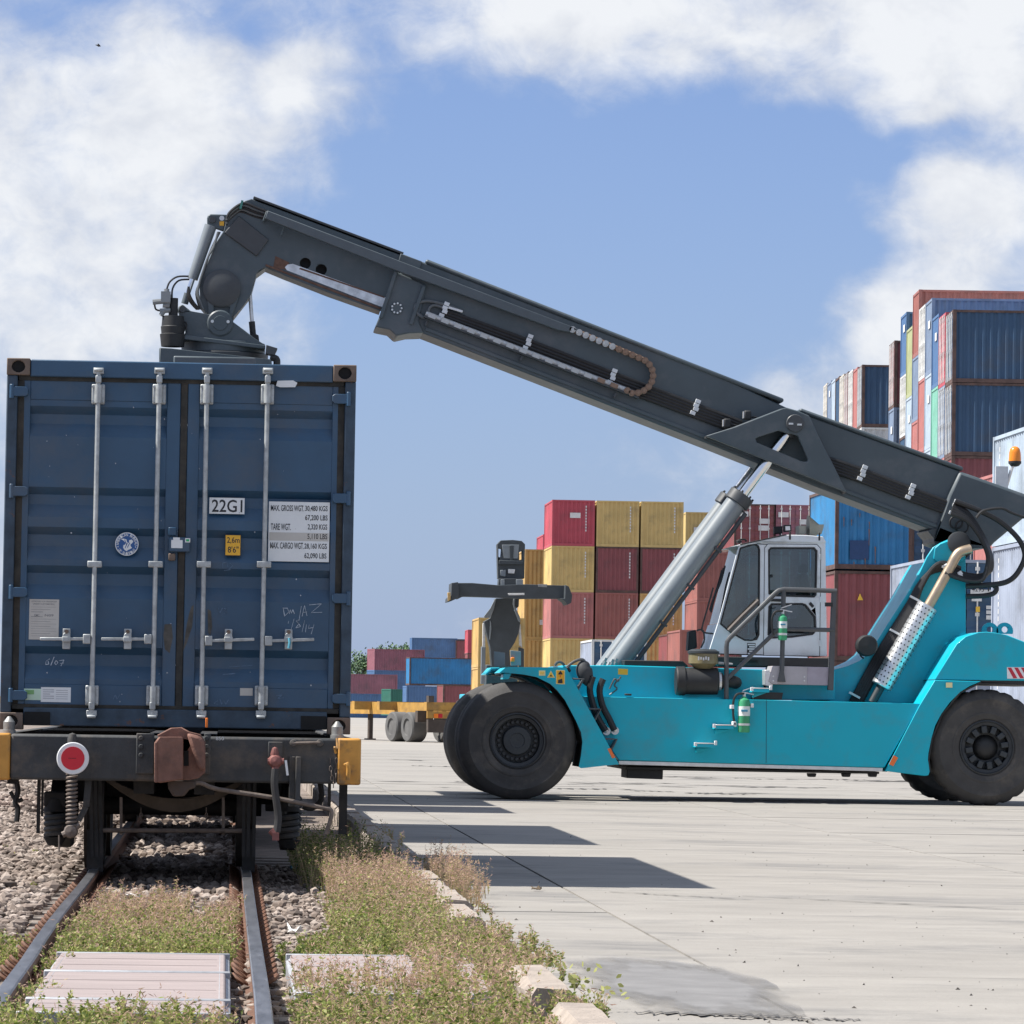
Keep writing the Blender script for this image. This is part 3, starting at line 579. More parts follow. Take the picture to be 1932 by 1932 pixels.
chalk([[(1150, 1825), (1128, 1840), (1150, 1845)], [(1160, 1820), (1170, 1845), (1180, 1825), (1192, 1845), (1205, 1820)], [(1455, 1800), (1490, 1795), (1460, 1815), (1495, 1810)], [(1175, 1690), (1240, 1685)], [(1210, 1650), (1330, 1642)]], faint_chalk, .005); chalk([[(600, 1820), (610, 1795), (620, 1820), (635, 1795)]], faint_chalk, .005, dl)
scuff = mat('bare_scuff', (.09, .085, .075), .85, var=.4, vscale=18)
for pts, par in (([(1010, 1335), (1022, 1330), (1014, 1440), (985, 1530), (965, 1570), (985, 1430), (998, 1370)], dr), ([(868, 1430), (905, 1428), (912, 1500), (895, 1580), (870, 1560), (862, 1490)], dl), ([(1095, 1350), (1112, 1360), (1118, 1440), (1108, 1490), (1097, 1470)], dr)):
    MB().prism([FC(*q) for q in pts], YS+.0003, YS+.0012).build('bare_scuff', scuff, par)
for k in range(46):
    a, b = random.uniform(150, 1740), random.uniform(300, 1900); x, z = FC(a, b); r_ = random.uniform(.002, .006); 
    if k == 0: sp = MB()
    sp.prism([(x+r_*math.cos(t)*random.uniform(.5, 1.2), z+r_*math.sin(t)*random.uniform(.5, 1.4)) for t in (0, 1.2, 2.4, 3.7, 5)], YS-.002, YS-.0012)
tag(sp.build('paint_chips', mat('chip', (.45, .47, .5), .8), front, smooth=False), kind='stuff')
# seals
seal = tag(MB().box(*[FC(1085, 1905)[0], FC(1098, 1905)[0]], BY-.05, BY-.035, FC(1090, 1965)[1], FC(1090, 1915)[1]).build('door_seal', mat('orange_plastic', (.85, .2, .02), .4), None, .004, loc=(0, 0, 0)), 'small orange security seal hanging from a locking bar', 'seal')
sq = FC(1522, 1540); tag(MB().tube([(sq[0], BY-.04, sq[1]+.05), (sq[0]+.004, BY-.05, sq[1]+.02), (sq[0]-.002, BY-.05, sq[1]-.02)], .009, 8).build('door_seal', mat('cyan_plastic', (.08, .32, .42), .5)), 'small light blue security seal on the rightmost door handle', 'seal')

# ================================================================== WAGON
YB = 29.42
wgrey = mat('wagon_grey', (.045, .048, .05), .7, var=.3, vscale=4, bump=.15, bscale=30, rust=.22, rscale=3.5, rcol=(.075, .052, .04), dirt=((.10, .085, .07), .95, 3))
wblack = mat('wagon_black', (.018, .018, .018), .75, var=.4, vscale=8, dirt=((.05, .042, .035), .6, 5)); worange = mat('wagon_orange', (.55, .27, .05), .6, var=.15, vscale=6, rust=.12, rscale=14, dirt=((.22, .13, .055), .95, 5))
coup_m = mat('coupler_rust', (.19, .095, .07), .75, .1, var=.3, vscale=7, bump=.4, bscale=22, dirt=((.08, .05, .04), .6, 5)); rod_m = mat('worn_rod', (.16, .13, .11), .6, .3, var=.35, vscale=20, rust=.3, rscale=15); hose_m = mat('black_hose', (.03, .03, .031), .65, var=.3, vscale=12); pinkred = mat('faded_red', (.20, .075, .065), .6, var=.25, vscale=20)
WX = CX; HW = 1.29
def wagon(y0, length, detail, label):
    zt = ZB-.012; w = thing('flat_wagon', label, 'railway wagon', (WX, y0, 0), 'container wagons of the train')
    MB().box(WX-HW+.165, WX+HW-.165, y0, y0+.2, zt-.33, zt-.015).build('end_beam', wgrey, w, .018)
    for s in (-1, 1):
        xa, xb = sorted((WX+s*(HW-.163), WX+s*HW)); MB().box(xa, xb, y0-.006, y0+.2, zt-.335, zt-.012).build('beam_end', worange, w, .015, label='orange painted end of the headstock')
        xa, xb = sorted((WX+s*(HW-.12), WX+s*(HW-.02))); MB().box(xa, xb, y0+.21, y0+length-.21, zt-.30, zt-.02).build('side_sill', wgrey, w, .01)
    MB().box(WX-HW+.165, WX+HW-.165, y0+length-.2, y0+length, zt-.33, zt-.015).build('end_beam', wgrey, w, .018)
    for s in (-1, 1): xa, xb = sorted((WX+s*.14, WX+s*.28)); MB().box(xa, xb, y0+.21, y0+length-.21, zt-.42, zt-.04).build('centre_sill', wblack, w)
    for k in range(int(length/1.2)):
        yy = y0+.8+k*1.2
        for xa, xb in ((WX-HW+.13, WX-.285), (WX+.285, WX+HW-.13)): MB().box(xa, xb, yy, yy+.12, zt-.22, zt-.03).build('cross_member', wblack, w)
    for yb in (y0+2.35, y0+length-2.35):
        for s in (-1, 1):
            fx = WX+s*.83; pr = [(yb-1.25, .58), (yb-.9, .70), (yb-.35, .62), (yb-.2, .34), (yb+.2, .34), (yb+.35, .62), (yb+.9, .70), (yb+1.25, .58), (yb+1.2, .36), (yb+.62, .34), (yb+.35, .17), (yb-.35, .17), (yb-.62, .34), (yb-1.2, .36)]
            q = MB().prism(pr, fx-.06, fx+.06); q.V = [(y, x, z) for x, y, z in q.V]; q.build('bogie_frame', wblack, w)
            for dy in (-.12, .12): MB().coil((fx, yb+dy, .3), (fx, yb+dy, .55), .085, 5, .018).build('bogie_spring', wblack, w)
        MB().box(WX-.8, WX+.8, yb-.16, yb+.16, .5, .72).build('bolster', wblack, w)
        for dy in (-.9, .9):
            MB().cyl((WX-.62, yb+dy, RT+.43), (WX+.62, yb+dy, RT+.43), .065, n=14).build('axle', wblack, w)
            for X, s in ((XL, -1), (XR, 1)):
                c = (X, yb+dy, RT+.431); wh = MB().lathe(c, [(0, -.05*s), (.33, -.04*s), (.37, -.065*s), (.43, -.065*s), (.432, .045*s), (.455, .05*s), (.455, .075*s), (.38, .075*s), (.34, .02*s), (0, .03*s)], 36, 'X').build('wheel', mat('wheel_steel', (.05, .045, .042), .55, .5, var=.3, vscale=10), w)
    return w
zt = ZB-.012
w1 = wagon(YB, 16.0, True, 'dark grey flat wagon with orange beam ends carrying the navy container')
def B(c, q, y): v = W(c(*q), y); return v
# twist lock cones on the beam ends
for q in ((48, 205), (1783, 205)):
    p = B(c2, q, YF-.10); z0 = zt-.02; MB().lathe((p.x, YF-.09, z0), [(.0, .125), (.012, .122), (.04, .085), (.04, .03), (.047, .028), (.047, 0)], 16, 'Z').build('twistlock', mat('lock_steel', (.25, .25, .24), .55, .5, var=.3, vscale=14), w1)
# coupler
cy0 = YB
for cxa, cxb, cx in ((722, 812, 745), (1080, 1110, 1092)):
    a, b = B(c2, (cxa, 252), cy0), B(c2, (cxb, 468), cy0); mpo = MB().box(a.x, b.x, cy0-.025, cy0-.002, b.z, a.z).build('coupler_plate', wgrey, w1, .006)
    for cyy in (278, 323, 368): p = B(c2, (cx, cyy), cy0-.03); MB().cyl((p.x, cy0-.026, p.z), (p.x, cy0-.05, p.z), .017, .013, 10).build('rivet', wgrey, mpo)
yc = cy0-.42
cp = MB(); cp.prism(PL(c2, [(830, 262), (900, 225), (960, 222), (1000, 245), (1060, 260), (1085, 300), (1085, 460), (1050, 490), (1000, 500), (960, 500), (960, 285), (845, 285)], yc+.1), yc+.09, yc+.36)
cpo = cp.build('coupler_head', coup_m, w1, .02)
kn = MB(); kn.prism(PL(c2, [(838, 272), (965, 272), (968, 290), (968, 498), (850, 515), (818, 510), (818, 300)], yc), yc, yc+.16); kn.build('coupler_knuckle', coup_m, cpo, .025)
gp = MB().prism(PL(c2, [(972, 345), (997, 345), (997, 425), (972, 425)], yc+.08), yc+.083, yc+.092); gp.build('knuckle_gap', hole_m, cpo)
MB().prism(PL(c2, [(985, 250), (1060, 268), (1080, 300), (1082, 455), (1050, 440), (1010, 330)], yc+.02), yc+.0, yc+.12).build('guard_arm', coup_m, cpo, .03)
MB().prism(PL(c2, [(815, 300), (830, 300), (830, 515), (815, 512)], yc-.005), yc-.012, yc+.15).build('knuckle_edge', coup_m, cpo, .006)
MB().prism(PL(c2, [(885, 505), (1035, 505), (1035, 540), (1000, 552), (975, 585), (915, 588), (890, 545)], yc+.15), yc+.12, yc+.28).build('lock_lifter', mat('dark_rust', (.07, .05, .04), .8), cpo, .015)
p = B(c2, (720, 490), cy0); MB().cyl((WX, cy0-.05, zt-.17), (WX, yc+.3, zt-.17), .09, n=14).build('coupler_shank', wblack, cpo)
# uncoupling lever
MB().tube([B(c2, (1000, 525), cy0-.2), B(c2, (1060, 515), cy0-.16), B(c2, (1150, 548), cy0-.12), B(c2, (1440, 592), cy0-.1), B(c2, (1700, 645), cy0-.08), B(c2, (1745, 655), cy0-.08), B(c2, (1752, 690), cy0-.08), B(c2, (1722, 785), cy0-.08)], .016, 8, 3).build('uncoupling_lever', rod_m, w1)
# grab handle
MB().tube([B(c2, (1550, 305), cy0-.005), B(c2, (1550, 305), cy0-.06), B(c2, (1690, 302), cy0-.06), B(c2, (1690, 302), cy0-.005)], .011, 8).build('grab_handle', rod_m, w1)
for q in (1550, 1690): p = B(c2, (q, 304), cy0-.05); MB().lathe((p.x, cy0-.05, p.z), [(0, -.02), (.022, -.015), (.026, 0), (.022, .03), (0, .05)], 10).build('handle_boss', wgrey, w1)
# number
x0, z1 = B(c2, (1141, 270), cy0).x, B(c2, (1141, 270), cy0).z; x1, z0 = B(c2, (1184, 290), cy0).x, B(c2, (1184, 290), cy0).z
text('850', (x0, x1, z0, z1), cy0-.0015, mat('white_paint', (.6, .6, .58), .7), w1)
# brake hoses
mb = MB(); a, b = B(c2, (380, 465), cy0-.12), B(c2, (378, 745), cy0-.12); mb.cyl(a, b, .030, n=12); o = mb.build('spare_hose', hose_m, w1)
mb = MB(); mb.coil(a, b, .034, 13, .009); mb.build('wire_guard', rod_m, o)
mb = MB(); q = B(c2, (375, 770), cy0-.12); mb.lathe(q, [(0, -.05), (.04, -.04), (.05, 0), (.04, .04), (0, .05)], 12); mb.tube([B(c2, (330, 790), cy0-.13), B(c2, (372, 770), cy0-.13), B(c2, (420, 735), cy0-.12)], .022, 8); mb.tube([B(c2, (312, 790), cy0-.13), B(c2, (312, 880), cy0-.13)], .006, 6); mb.build('hose_coupling', rod_m, o)
a, b = B(c2, (383, 265), cy0-.05), B(c2, (383, 310), cy0-.05); MB().lathe((a.x, cy0-.06, a.z-.03), [(0, .05), (.025, .04), (.034, .01), (.034, -.1)], 14, 'Z').build('hose_cap', wgrey, w1)
mb = MB(); mb.tube([B(c2, (1455, 440), cy0-.14), B(c2, (1450, 520), cy0-.14), B(c2, (1462, 620), cy0-.13), B(c2, (1470, 700), cy0-.12), B(c2, (1462, 775), cy0-.12)], .026, 10, 4); o = mb.build('brake_hose', hose_m, w1)
mb = MB(); mb.lathe(B(c2, (1455, 400), cy0-.12), [(0, -.05), (.035, -.04), (.05, 0), (.035, .05), (0, .06)], 12); mb.lathe(B(c2, (1452, 362), cy0-.11), [(0, .05), (.018, .04), (.03, 0), (.02, -.04)], 10, 'Z'); mb.tube([B(c2, (1415, 400), cy0-.12), B(c2, (1500, 400), cy0-.12)], .022, 8); mb.cyl(B(c2, (1455, 400), cy0-.12), B(c2, (1455, 460), cy0-.14), .024, n=10); mb.build('angle_cock', pinkred, o)
mb = MB(); mb.tube([B(c2, (1430, 765), cy0-.13), B(c2, (1455, 790), cy0-.13), B(c2, (1470, 790), cy0-.13)], .024, 8); mb.box(*sorted((B(c2, (1438, 765), cy0).x, B(c2, (1474, 765), cy0).x)), cy0-.16, cy0-.1, B(c2, (1440, 815), cy0).z, B(c2, (1440, 775), cy0).z); mb.build('hose_coupling', pinkred, o)
p0, p1 = B(c2, (1510, 395), cy0-.15), B(c2, (1520, 475), cy0-.15); MB().obox(p0, p1, (0, 1, 0), .006, .016).build('cock_handle', white_s, o)
a, b = B(c2, (1418, 297), cy0), B(c2, (1492, 380), cy0); MB().box(a.x, b.x, cy0-.03, cy0-.002, b.z, a.z).build('hose_bracket', wgrey, w1, .005)
a, b = B(c2, (1530, 375), cy0), B(c2, (1585, 640), cy0)
q = MB(); q.box(a.x, B(c2, (1562, 375), cy0).x, cy0-.03, cy0-.004, b.z, a.z); q.box(B(c2, (1563, 375), cy0).x, b.x, cy0-.09, cy0-.004, b.z, a.z); q.build('angle_bracket', wgrey, w1, .004)
# hooks and chains on the orange ends
MB().tube([B(c2, (1780, 280), YB-.02), B(c2, (1782, 335), YB-.05), B(c2, (1768, 325), YB-.05), B(c2, (1775, 358), YB-.03)], .008, 6, 3).build('chain_hook', worange, w1)
def chain(pts, par, m, r=.011):
    mb = MB(); P = [Vector(p) for p in pts]; seg = []
    for a, b in zip(P, P[1:]):
        n = max(1, int((b-a).length/.03)); seg += [a.lerp(b, i/n) for i in range(n)]
    for i, c in enumerate(seg):
        u = Vector((1, 0, 0)) if i % 2 else Vector((0, 1, 0)); d = Vector((0, 0, 1))
        mb.tube([c+u*.009*math.cos(t)+d*.02*math.sin(t) for t in [2*math.pi*k/8 for k in range(9)]], .0035, 5, cap=False)
    return mb.build('chain', m, par)
chain([B(c2, (1745, 400), YB-.02), B(c2, (1748, 440), YB-.02), B(c2, (1755, 490), YB-.02), B(c2, (1762, 525), YB-.02), B(c2, (1775, 480), YB-.02), B(c2, (1778, 370), YB-.02)], w1, rod_m)
MB().tube([B(c2, (1826, 420), YB-.04), B(c2, (1835, 415), YB-.05), B(c2, (1842, 440), YB-.05), B(c2, (1838, 500), YB-.04)], .017, 8, 4).build('tow_hook', worange, w1)
# underframe pieces seen below the beam
mb = MB(); arc_o = [B(c2, (540+k*52, 492+178*math.sin(math.pi*min(1, max(0, (k-.2)/14.6)))**.9), 30.1) for k in range(16)]; arc_i = [B(c2, (575+k*47.5, 488+108*math.sin(math.pi*min(1, max(0, k/15)))**.9), 30.1) for k in range(16)]
mb.prism([(v.x, v.z) for v in arc_o]+[(v.x, v.z) for v in reversed(arc_i)], 30.05, 30.16); mb.build('bogie_cross_beam', mat('brown_beam', (.085, .066, .048), .85, var=.3, vscale=9), w1, .01)
MB().tube([B(c2, (525, 765), 30.0), B(c2, (1290, 768), 30.0)], .017, 8).build('brake_rod', rod_m, w1)
for cx in (640, 1180): MB().obox(B(c2, (cx, 590), 30.05), B(c2, (cx, 790), 30.05), (0, 1, 0), .03, .02).build('brake_hanger', rod_m, w1)
for cx in (745, 1090): chain([B(c2, (cx, 660), 30.0), B(c2, (cx, 740), 30.0)], w1, rod_m)
for cx in (480, 505, 530, 1290, 1315, 1345):
    MB().obox(B(c2, (cx, 490), 30.0), B(c2, (cx+(8 if cx < 900 else -4), 905), 30.0), (0, 1, 0), .05, .022).build('hanger_bar', wblack, w1)
for a, b in ((462, 545), (1282, 1345)):
    l, r_ = B(c2, (a, 760), 30.25), B(c2, (b, 985), 30.25); MB().box(l.x, r_.x, 30.2, 30.26, r_.z, l.z).build('rail_guard', wblack, w1)
for cx, c0, c1_ in ((290, 665, 800), (1525, 665, 815)):
    a, b = B(c2, (cx, c1_), 30.35), B(c2, (cx, c0), 30.35); MB().coil(a, b, .062, 4.6, .021).build('side_spring', wgrey, w1); MB().cyl(b, b+Vector((0, 0, .09)), .085, .06, 14).build('spring_cup', wblack, w1); MB().cyl(a-Vector((0, 0, .06)), a, .05, .085, 14).build('spring_seat', wblack, w1)
a, b = B(c2, (235, 560), 30.4), B(c2, (350, 640), 30.4); MB().box(a.x, b.x, 30.3, 30.5, b.z, a.z).build('axle_box', wblack, w1, .01)
MB().obox(B(c2, (470, 485), cy0+.1), B(c2, (455, 640), cy0+.1), (0, 1, 0), .04, .045).build('hose_hanger', wgrey, w1); MB().obox(B(c2, (455, 640), cy0+.1), B(c2, (415, 715), cy0+.1), (0, 1, 0), .04, .04).build('hose_hanger', wgrey, w1)
for cx, w_, c0, c1_ in ((205, 12, 490, 780), (225, 8, 490, 690), (1812, 38, 500, 785), (1740, 14, 520, 640), (70, 60, 490, 520)):
    a, b = B(c2, (cx-w_/2, c0), cy0+.5), B(c2, (cx+w_/2, c1_), cy0+.5); MB().box(a.x, b.x, cy0+.45, cy0+.5, b.z, a.z).build('step_bar', wblack, w1)
mb = MB(); mb.tube([B(c2, q, cy0+.6) for q in ((85, 500), (95, 560), (80, 620), (95, 650), (88, 720))], .02, 7, 3); mb.tube([B(c2, q, cy0+.6) for q in ((55, 560), (85, 610), (120, 600))], .015, 6, 2); mb.build('brake_lever', wblack, w1)
mb = MB(); mb.tube([B(c2, q, cy0+.6) for q in ((1690, 500), (1700, 600), (1650, 650), (1600, 640))], .02, 7, 3); mb.build('brake_lever', wblack, w1)
# tail disc (hung on the wagon)
dc = B(c2, (385, 385), cy0-.2); td = thing('tail_disc', 'round red tail disc with a white rim hanging on the wagon beam', 'signal disc', tuple(dc))
MB().lathe(dc, [(0, -.004), (.0775*1.35, -.004), (.082*1.35, 0), (.0775*1.35, .005), (0, .005)], 48).build('white_rim', mat('disc_white', (.74, .75, .75), .4, var=.05), td)
MB().lathe((dc.x, dc.y-.006, dc.z), [(0, -.001), (.0605*1.32, -.001), (.0605*1.32, .0015)], 48).build('red_disc', mat('disc_red', (.60, .015, .03), .4, var=.06), td)
mb = MB()
for k in range(5): mb.box(dc.x-.03+k*.011, dc.x-.022+k*.011, dc.y-.0082, dc.y-.0076, dc.z-.003, dc.z+.003)
mb.build('print_mark', mat('dark_red', (.2, .01, .015), .5), td, smooth=False)
# ================================================================== REACH STACKER
YC = 59.7; YN = 57.6
teal = mat('teal_paint', (.0, .40, .52), .42, var=.04, vscale=1.5, dirt=((.035, .33, .41), .8, 2.0), coat=.12, spec=.35); teal_d = teal
boom_m = mat('boom_grey', (.060, .080, .092), .48, var=.10, vscale=2.2, dirt=((.095, .108, .118), .85, 1.5), bump=.04, bscale=12)
boom_d = mat('boom_plate', (.050, .055, .060), .5, var=.15, vscale=4); blk = mat('matt_black', (.017, .018, .019), .6, var=.25, vscale=8); rub = mat('hose_rubber', (.014, .014, .015), .5, var=.3, vscale=20)
tyre_m = mat('tyre_rubber', (.056, .054, .052), .85, var=.22, vscale=3, bump=.25, bscale=45, dirt=((.10, .09, .078), .9, 2.5)); rim_m = mat('rim_black', (.022, .026, .030), .5, var=.2, vscale=9); hub_m = mat('hub_grey', (.028, .034, .039), .55, var=.15)
chrome = mat('chrome', (.78, .79, .80), .12, 1., var=.03); cylp = mat('cylinder_grey', (.19, .215, .23), .4, var=.1, vscale=3, coat=.2); clampm = mat('clamp_zinc', (.62, .64, .65), .45, .2, var=.1)
cabw = mat('cab_white', (.68, .71, .73), .42, var=.05, vscale=3, dirt=((.50, .51, .50), .8, 2.5)); alu = mat('aluminium', (.62, .62, .62), .35, .5, var=.12, vscale=8); plat = mat('platform_grey', (.40, .38, .40), .5, .2, var=.08); railg = mat('handrail_grey', (.08, .085, .09), .45, .2, var=.15)
silver = mat('perforated_silver', (.66, .66, .65), .3, .8, var=.08); tan_p = mat('exhaust_tan', (.46, .36, .26), .35, .7, var=.12, vscale=6); rustb = mat('wear_rust', (.12, .065, .045), .8, var=.3, vscale=14); wearw = mat('bare_steel', (.58, .61, .64), .4, .5, var=.25, vscale=9, rust=.12, rscale=9)
st = thing('reach_stacker', 'large teal reach stacker with raised dark grey boom reaching over the train', 'reach stacker', (7.2, YC, 0))
def pz(c, pts, Y, y1, name, m, par=None, bev=.01, holes=(), **k):
    return MB().prism(PL(c, pts, Y), Y, y1, [PL(c, h, Y) for h in holes]).build(name, m, par or st, bev, **k)
def tb(c, pts, Y, r, name, m, par=None, sm=4, n=8):
    P = [W(c(*q[:2]), Y+(q[2] if len(q) > 2 else 0)) for q in pts]; return MB().tube(P, r, n, sm).build(name, m, par or st)
# ---- wheels
def wheel(px, Y0, wdt, rad, kind):
    v = W(px, Y0); c = (v.x, Y0, v.z); w_ = wdt
    root = thing('x', None, None) if False else None
    prof = [(rad*.46, .035), (rad*.50, .0), (rad*.56, -.012), (rad*.57, -.018), (rad*.60, -.018), (rad*.61, -.012), (rad*.70, -.016), (rad*.80, -.014), (rad*.815, -.020), (rad*.83, -.020), (rad*.845, -.012), (rad*.90, .015), (rad*.955, .055), (rad*.985, .09), (rad, .13), (rad, w_/2-.03), (rad*.992, w_/2-.025), (rad*.992, w_/2+.025), (rad, w_/2+.03), (rad, w_-.13), (rad*.985, w_-.09), (rad*.955, w_-.055), (rad*.9, w_-.015), (rad*.62, w_+.01), (rad*.46, w_-.03)]
    mod = None
    if kind == 'rear': mod = lambda j, i, r: r*(.972 if (j in (13, 14, 15, 16, 17, 18, 19, 20) and (i % 4 == 0)) else (.985 if j == 12 and i % 4 == 0 else 1))
    t = MB().lathe(c, prof, 96, 'Y', mod, caps=False).build('wheel', tyre_m, st); t['label'] = None if False else 'black pneumatic tyre'
    del t['label']
    rm = MB().lathe(c, [(rad*.475, .03), (rad*.47, .005), (rad*.45, .0), (rad*.43, .02), (rad*.38, .03), (rad*.365, .15), (rad*.22, .16), (rad*.22, .6*w_), (rad*.46, .6*w_)], 64, caps=False).build('rim', rim_m, t)
    if kind == 'front':
        MB().lathe(c, [(0, .075), (rad*.12, .07), (rad*.13, .062), (rad*.23, .065), (rad*.245, .08), (rad*.25, .16)], 48, caps=False).build('hub', hub_m, t)
        for k in range(24):
            a = 2*math.pi*k/24; p = Vector((c[0]+rad*.315*math.cos(a), Y0, c[2]+rad*.315*math.sin(a))); MB().cyl(p+Vector((0, .15, 0)), p+Vector((0, .085, 0)), .026, .022, 8).build('wheel_nut', rim_m, rm)
    else:
        MB().lathe(c, [(0, .05), (rad*.10, .055), (rad*.17, .09), (rad*.20, .13), (rad*.22, .16)], 40).build('hub', blk, t)
        for k in range(12):
            a = 2*math.pi*(k+.3)/12; p = Vector((c[0]+rad*.31*math.cos(a), Y0, c[2]+rad*.31*math.sin(a)))
            d = Vector((math.cos(a), 0, math.sin(a))); MB().obox(p-d*.05+Vector((0, .07, 0)), p+d*.05+Vector((0, .07, 0)), (0, 1, 0), .14, .075).build('rim_lug', hub_m, rm, .01)
    return t
TW = .50
FP, RP = d1(690, 885), d4(1045, 1510)
vf, vr = W(FP, YN), W(RP, 58.0); RADF, RADR = vf.z+.003, vr.z+.003
def wheel_at(x, Y0, rad, kind): return wheel_px(x, Y0, rad, kind)
_W = W
def wheel_w(x, Y0, rad, kind):
    global W
    keep = W; W = lambda p, Y: Vector((x, Y, rad-.004)); o = wheel((0, 0), Y0, TW, rad, kind); W = keep; return o
RAD = .805
for y in (YN, YN+.62, 2*YC-YN-TW-.62, 2*YC-YN-TW): wheel_w(vf.x, y, RAD, 'front')
for y in (58.0, 2*YC-58.0-TW): wheel_w(vr.x, y, RAD, 'rear')
MB().cyl((vf.x, YN+.3, RAD), (vf.x, 2*YC-YN-.3, RAD), .2, n=20).build('front_axle', blk, st); MB().cyl((vr.x, 58.3, RAD), (vr.x, 2*YC-58.3, RAD), .16, n=20).build('rear_axle', blk, st)
# ---- front fenders (near and far)
fen = [(556, 388), (600, 350), (640, 345), (1050, 350), (1440, 1065), (1160, 1095), (1143, 1085), (1160, 1000), (1170, 900), (1160, 830), (1120, 740), (1040, 590), (985, 520), (930, 470), (830, 420), (740, 402), (640, 392), (600, 388)]
YFN = YN-.03
def mirror(o):
    c = o.copy(); c.data = o.data.copy(); COL.objects.link(c); c.parent = o.parent
    for v in c.data.vertices: v.co.y = -v.co.y
    c.data.flip_normals(); return c
f1 = pz(d1, fen, YFN, YFN+.03, 'front_fender', teal, bev=.008)
arch = fen[6:]; A = PL(d1, fen, YFN)
# fender top and slanted skin: strip along the upper outline
def skin(c, pts, Y, y1, name, m, th=.025, par=None):
    P = PL(c, pts, Y); mb = MB()
    for (a, b) in zip(P, P[1:]):
        d = Vector((b[0]-a[0], 0, b[1]-a[1])); n_ = Vector((-d.z, 0, d.x)).normalized()*th
        mb.add([(a[0], Y, a[1]), (b[0], Y, b[1]), (b[0], y1, b[1]), (a[0], y1, a[1]), (a[0]-n_.x, Y, a[1]-n_.z), (b[0]-n_.x, Y, b[1]-n_.z), (b[0]-n_.x, y1, b[1]-n_.z), (a[0]-n_.x, y1, a[1]-n_.z)], [(0, 1, 2, 3), (7, 6, 5, 4), (0, 4, 5, 1), (1, 5, 6, 2), (2, 6, 7, 3), (3, 7, 4, 0)])
    return mb.build(name, m, par or st)
f2 = skin(d1, [(556, 388), (600, 350), (640, 345), (1050, 350), (1440, 1065)], YFN+.0305, YFN+1.16, 'fender_top', teal, par=st)
f3 = skin(d1, [(1143, 1085), (1170, 900), (1120, 740), (1040, 590), (930, 470), (830, 420), (740, 402), (640, 395)], YFN+.031, YFN+1.16, 'wheel_arch', blk, .02)
for o in (f1, f2, f3): mirror(o)
pz(d1, [(585, 392), (645, 392), (625, 435), (580, 440)], YFN+.02, YFN+.5, 'mud_flap_bracket', teal); mf = pz(d1, [(515, 230), (597, 240), (597, 340), (515, 340)], YFN+1.9, YFN+1.93, 'lamp_guard', mat('guard_grey', (.22, .24, .25), .5), bev=.004); mf2 = pz(d1, [(636, 222), (715, 230), (715, 335), (640, 335)], YFN+.55, YFN+.58, 'lamp_guard', MATS['guard_grey'], bev=.004)
pz(d1, [(640, 275), (668, 275), (668, 308), (640, 308)], YFN+.5, YFN+.56, 'marker_lamp', mat('amber_lens', (.85, .22, .02), .25), bev=.01)
pz(d1, [(455, 390), (490, 350), (560, 348), (520, 392)], YFN+3.2, YFN+4.0, 'far_fender_tip', teal)
# stickers on the fender
def stick(c, pts, Y, m, name='warning_sticker', par=None): return MB().prism(PL(c, pts, Y), Y, Y+.0025).build(name, m, par or st)
ysm = mat('warn_yellow', (.85, .52, .03), .5); pale_y = mat('pale_yellow', (.75, .68, .35), .5)
s = stick(d1, [(848, 372), (895, 372), (895, 410), (848, 410)], YFN-.004, pale_y); mb = MB()
for k in range(5): mb.prism(PL(d1, [(855+k*7, 380), (859+k*7, 380), (859+k*7, 402), (855+k*7, 402)], YFN-.006), YFN-.0055, YFN-.0042)
tag(mb.build('print_marks', ysm, s, smooth=False), kind='stuff')
s = stick(d1, [(908, 425), (937, 373), (966, 425)], YFN-.004, pale_y); stick(d1, [(916, 421), (937, 383), (958, 421)], YFN-.0055, ysm, 'triangle_field', s); stick(d1, [(932, 405), (940, 405), (948, 416), (928, 416)], YFN-.007, black_p, 'pictogram', s)
s = stick(d1, [(974, 368), (1040, 370), (1040, 474), (974, 472)], YFN-.004, pale_y); stick(d1, [(978, 372), (1036, 374), (1036, 470), (978, 468)], YFN-.0055, mat('deep_yellow', (.82, .42, .02), .5), 'yellow_field', s); stick(d1, [(992, 392), (1008, 374), (1022, 392), (1022, 402), (992, 402)], YFN-.007, black_p, 'pictogram', s); stick(d1, [(990, 442), (1020, 432), (1024, 466), (988, 466)], YFN-.007, black_p, 'pictogram', s); stick(d1, [(1002, 408), (1012, 408), (1007, 425)], YFN-.007, mat('print_red', (.6, .05, .03), .5), 'arrow', s)
for c, pts, y in ((d1, [(1355, 952), (1378, 945), (1412, 1015), (1390, 1022)], YFN), (d4, [(400, 1590), (430, 1532), (460, 1548), (428, 1604)], 57.9)):
    s = stick(c, pts, y-.004, mat('reflector_orange', (.85, .18, .03), .35), 'reflector')
stick(d4, [(775, 1054), (817, 1054), (817, 1087), (775, 1087)], 57.9-.004, pale_y)
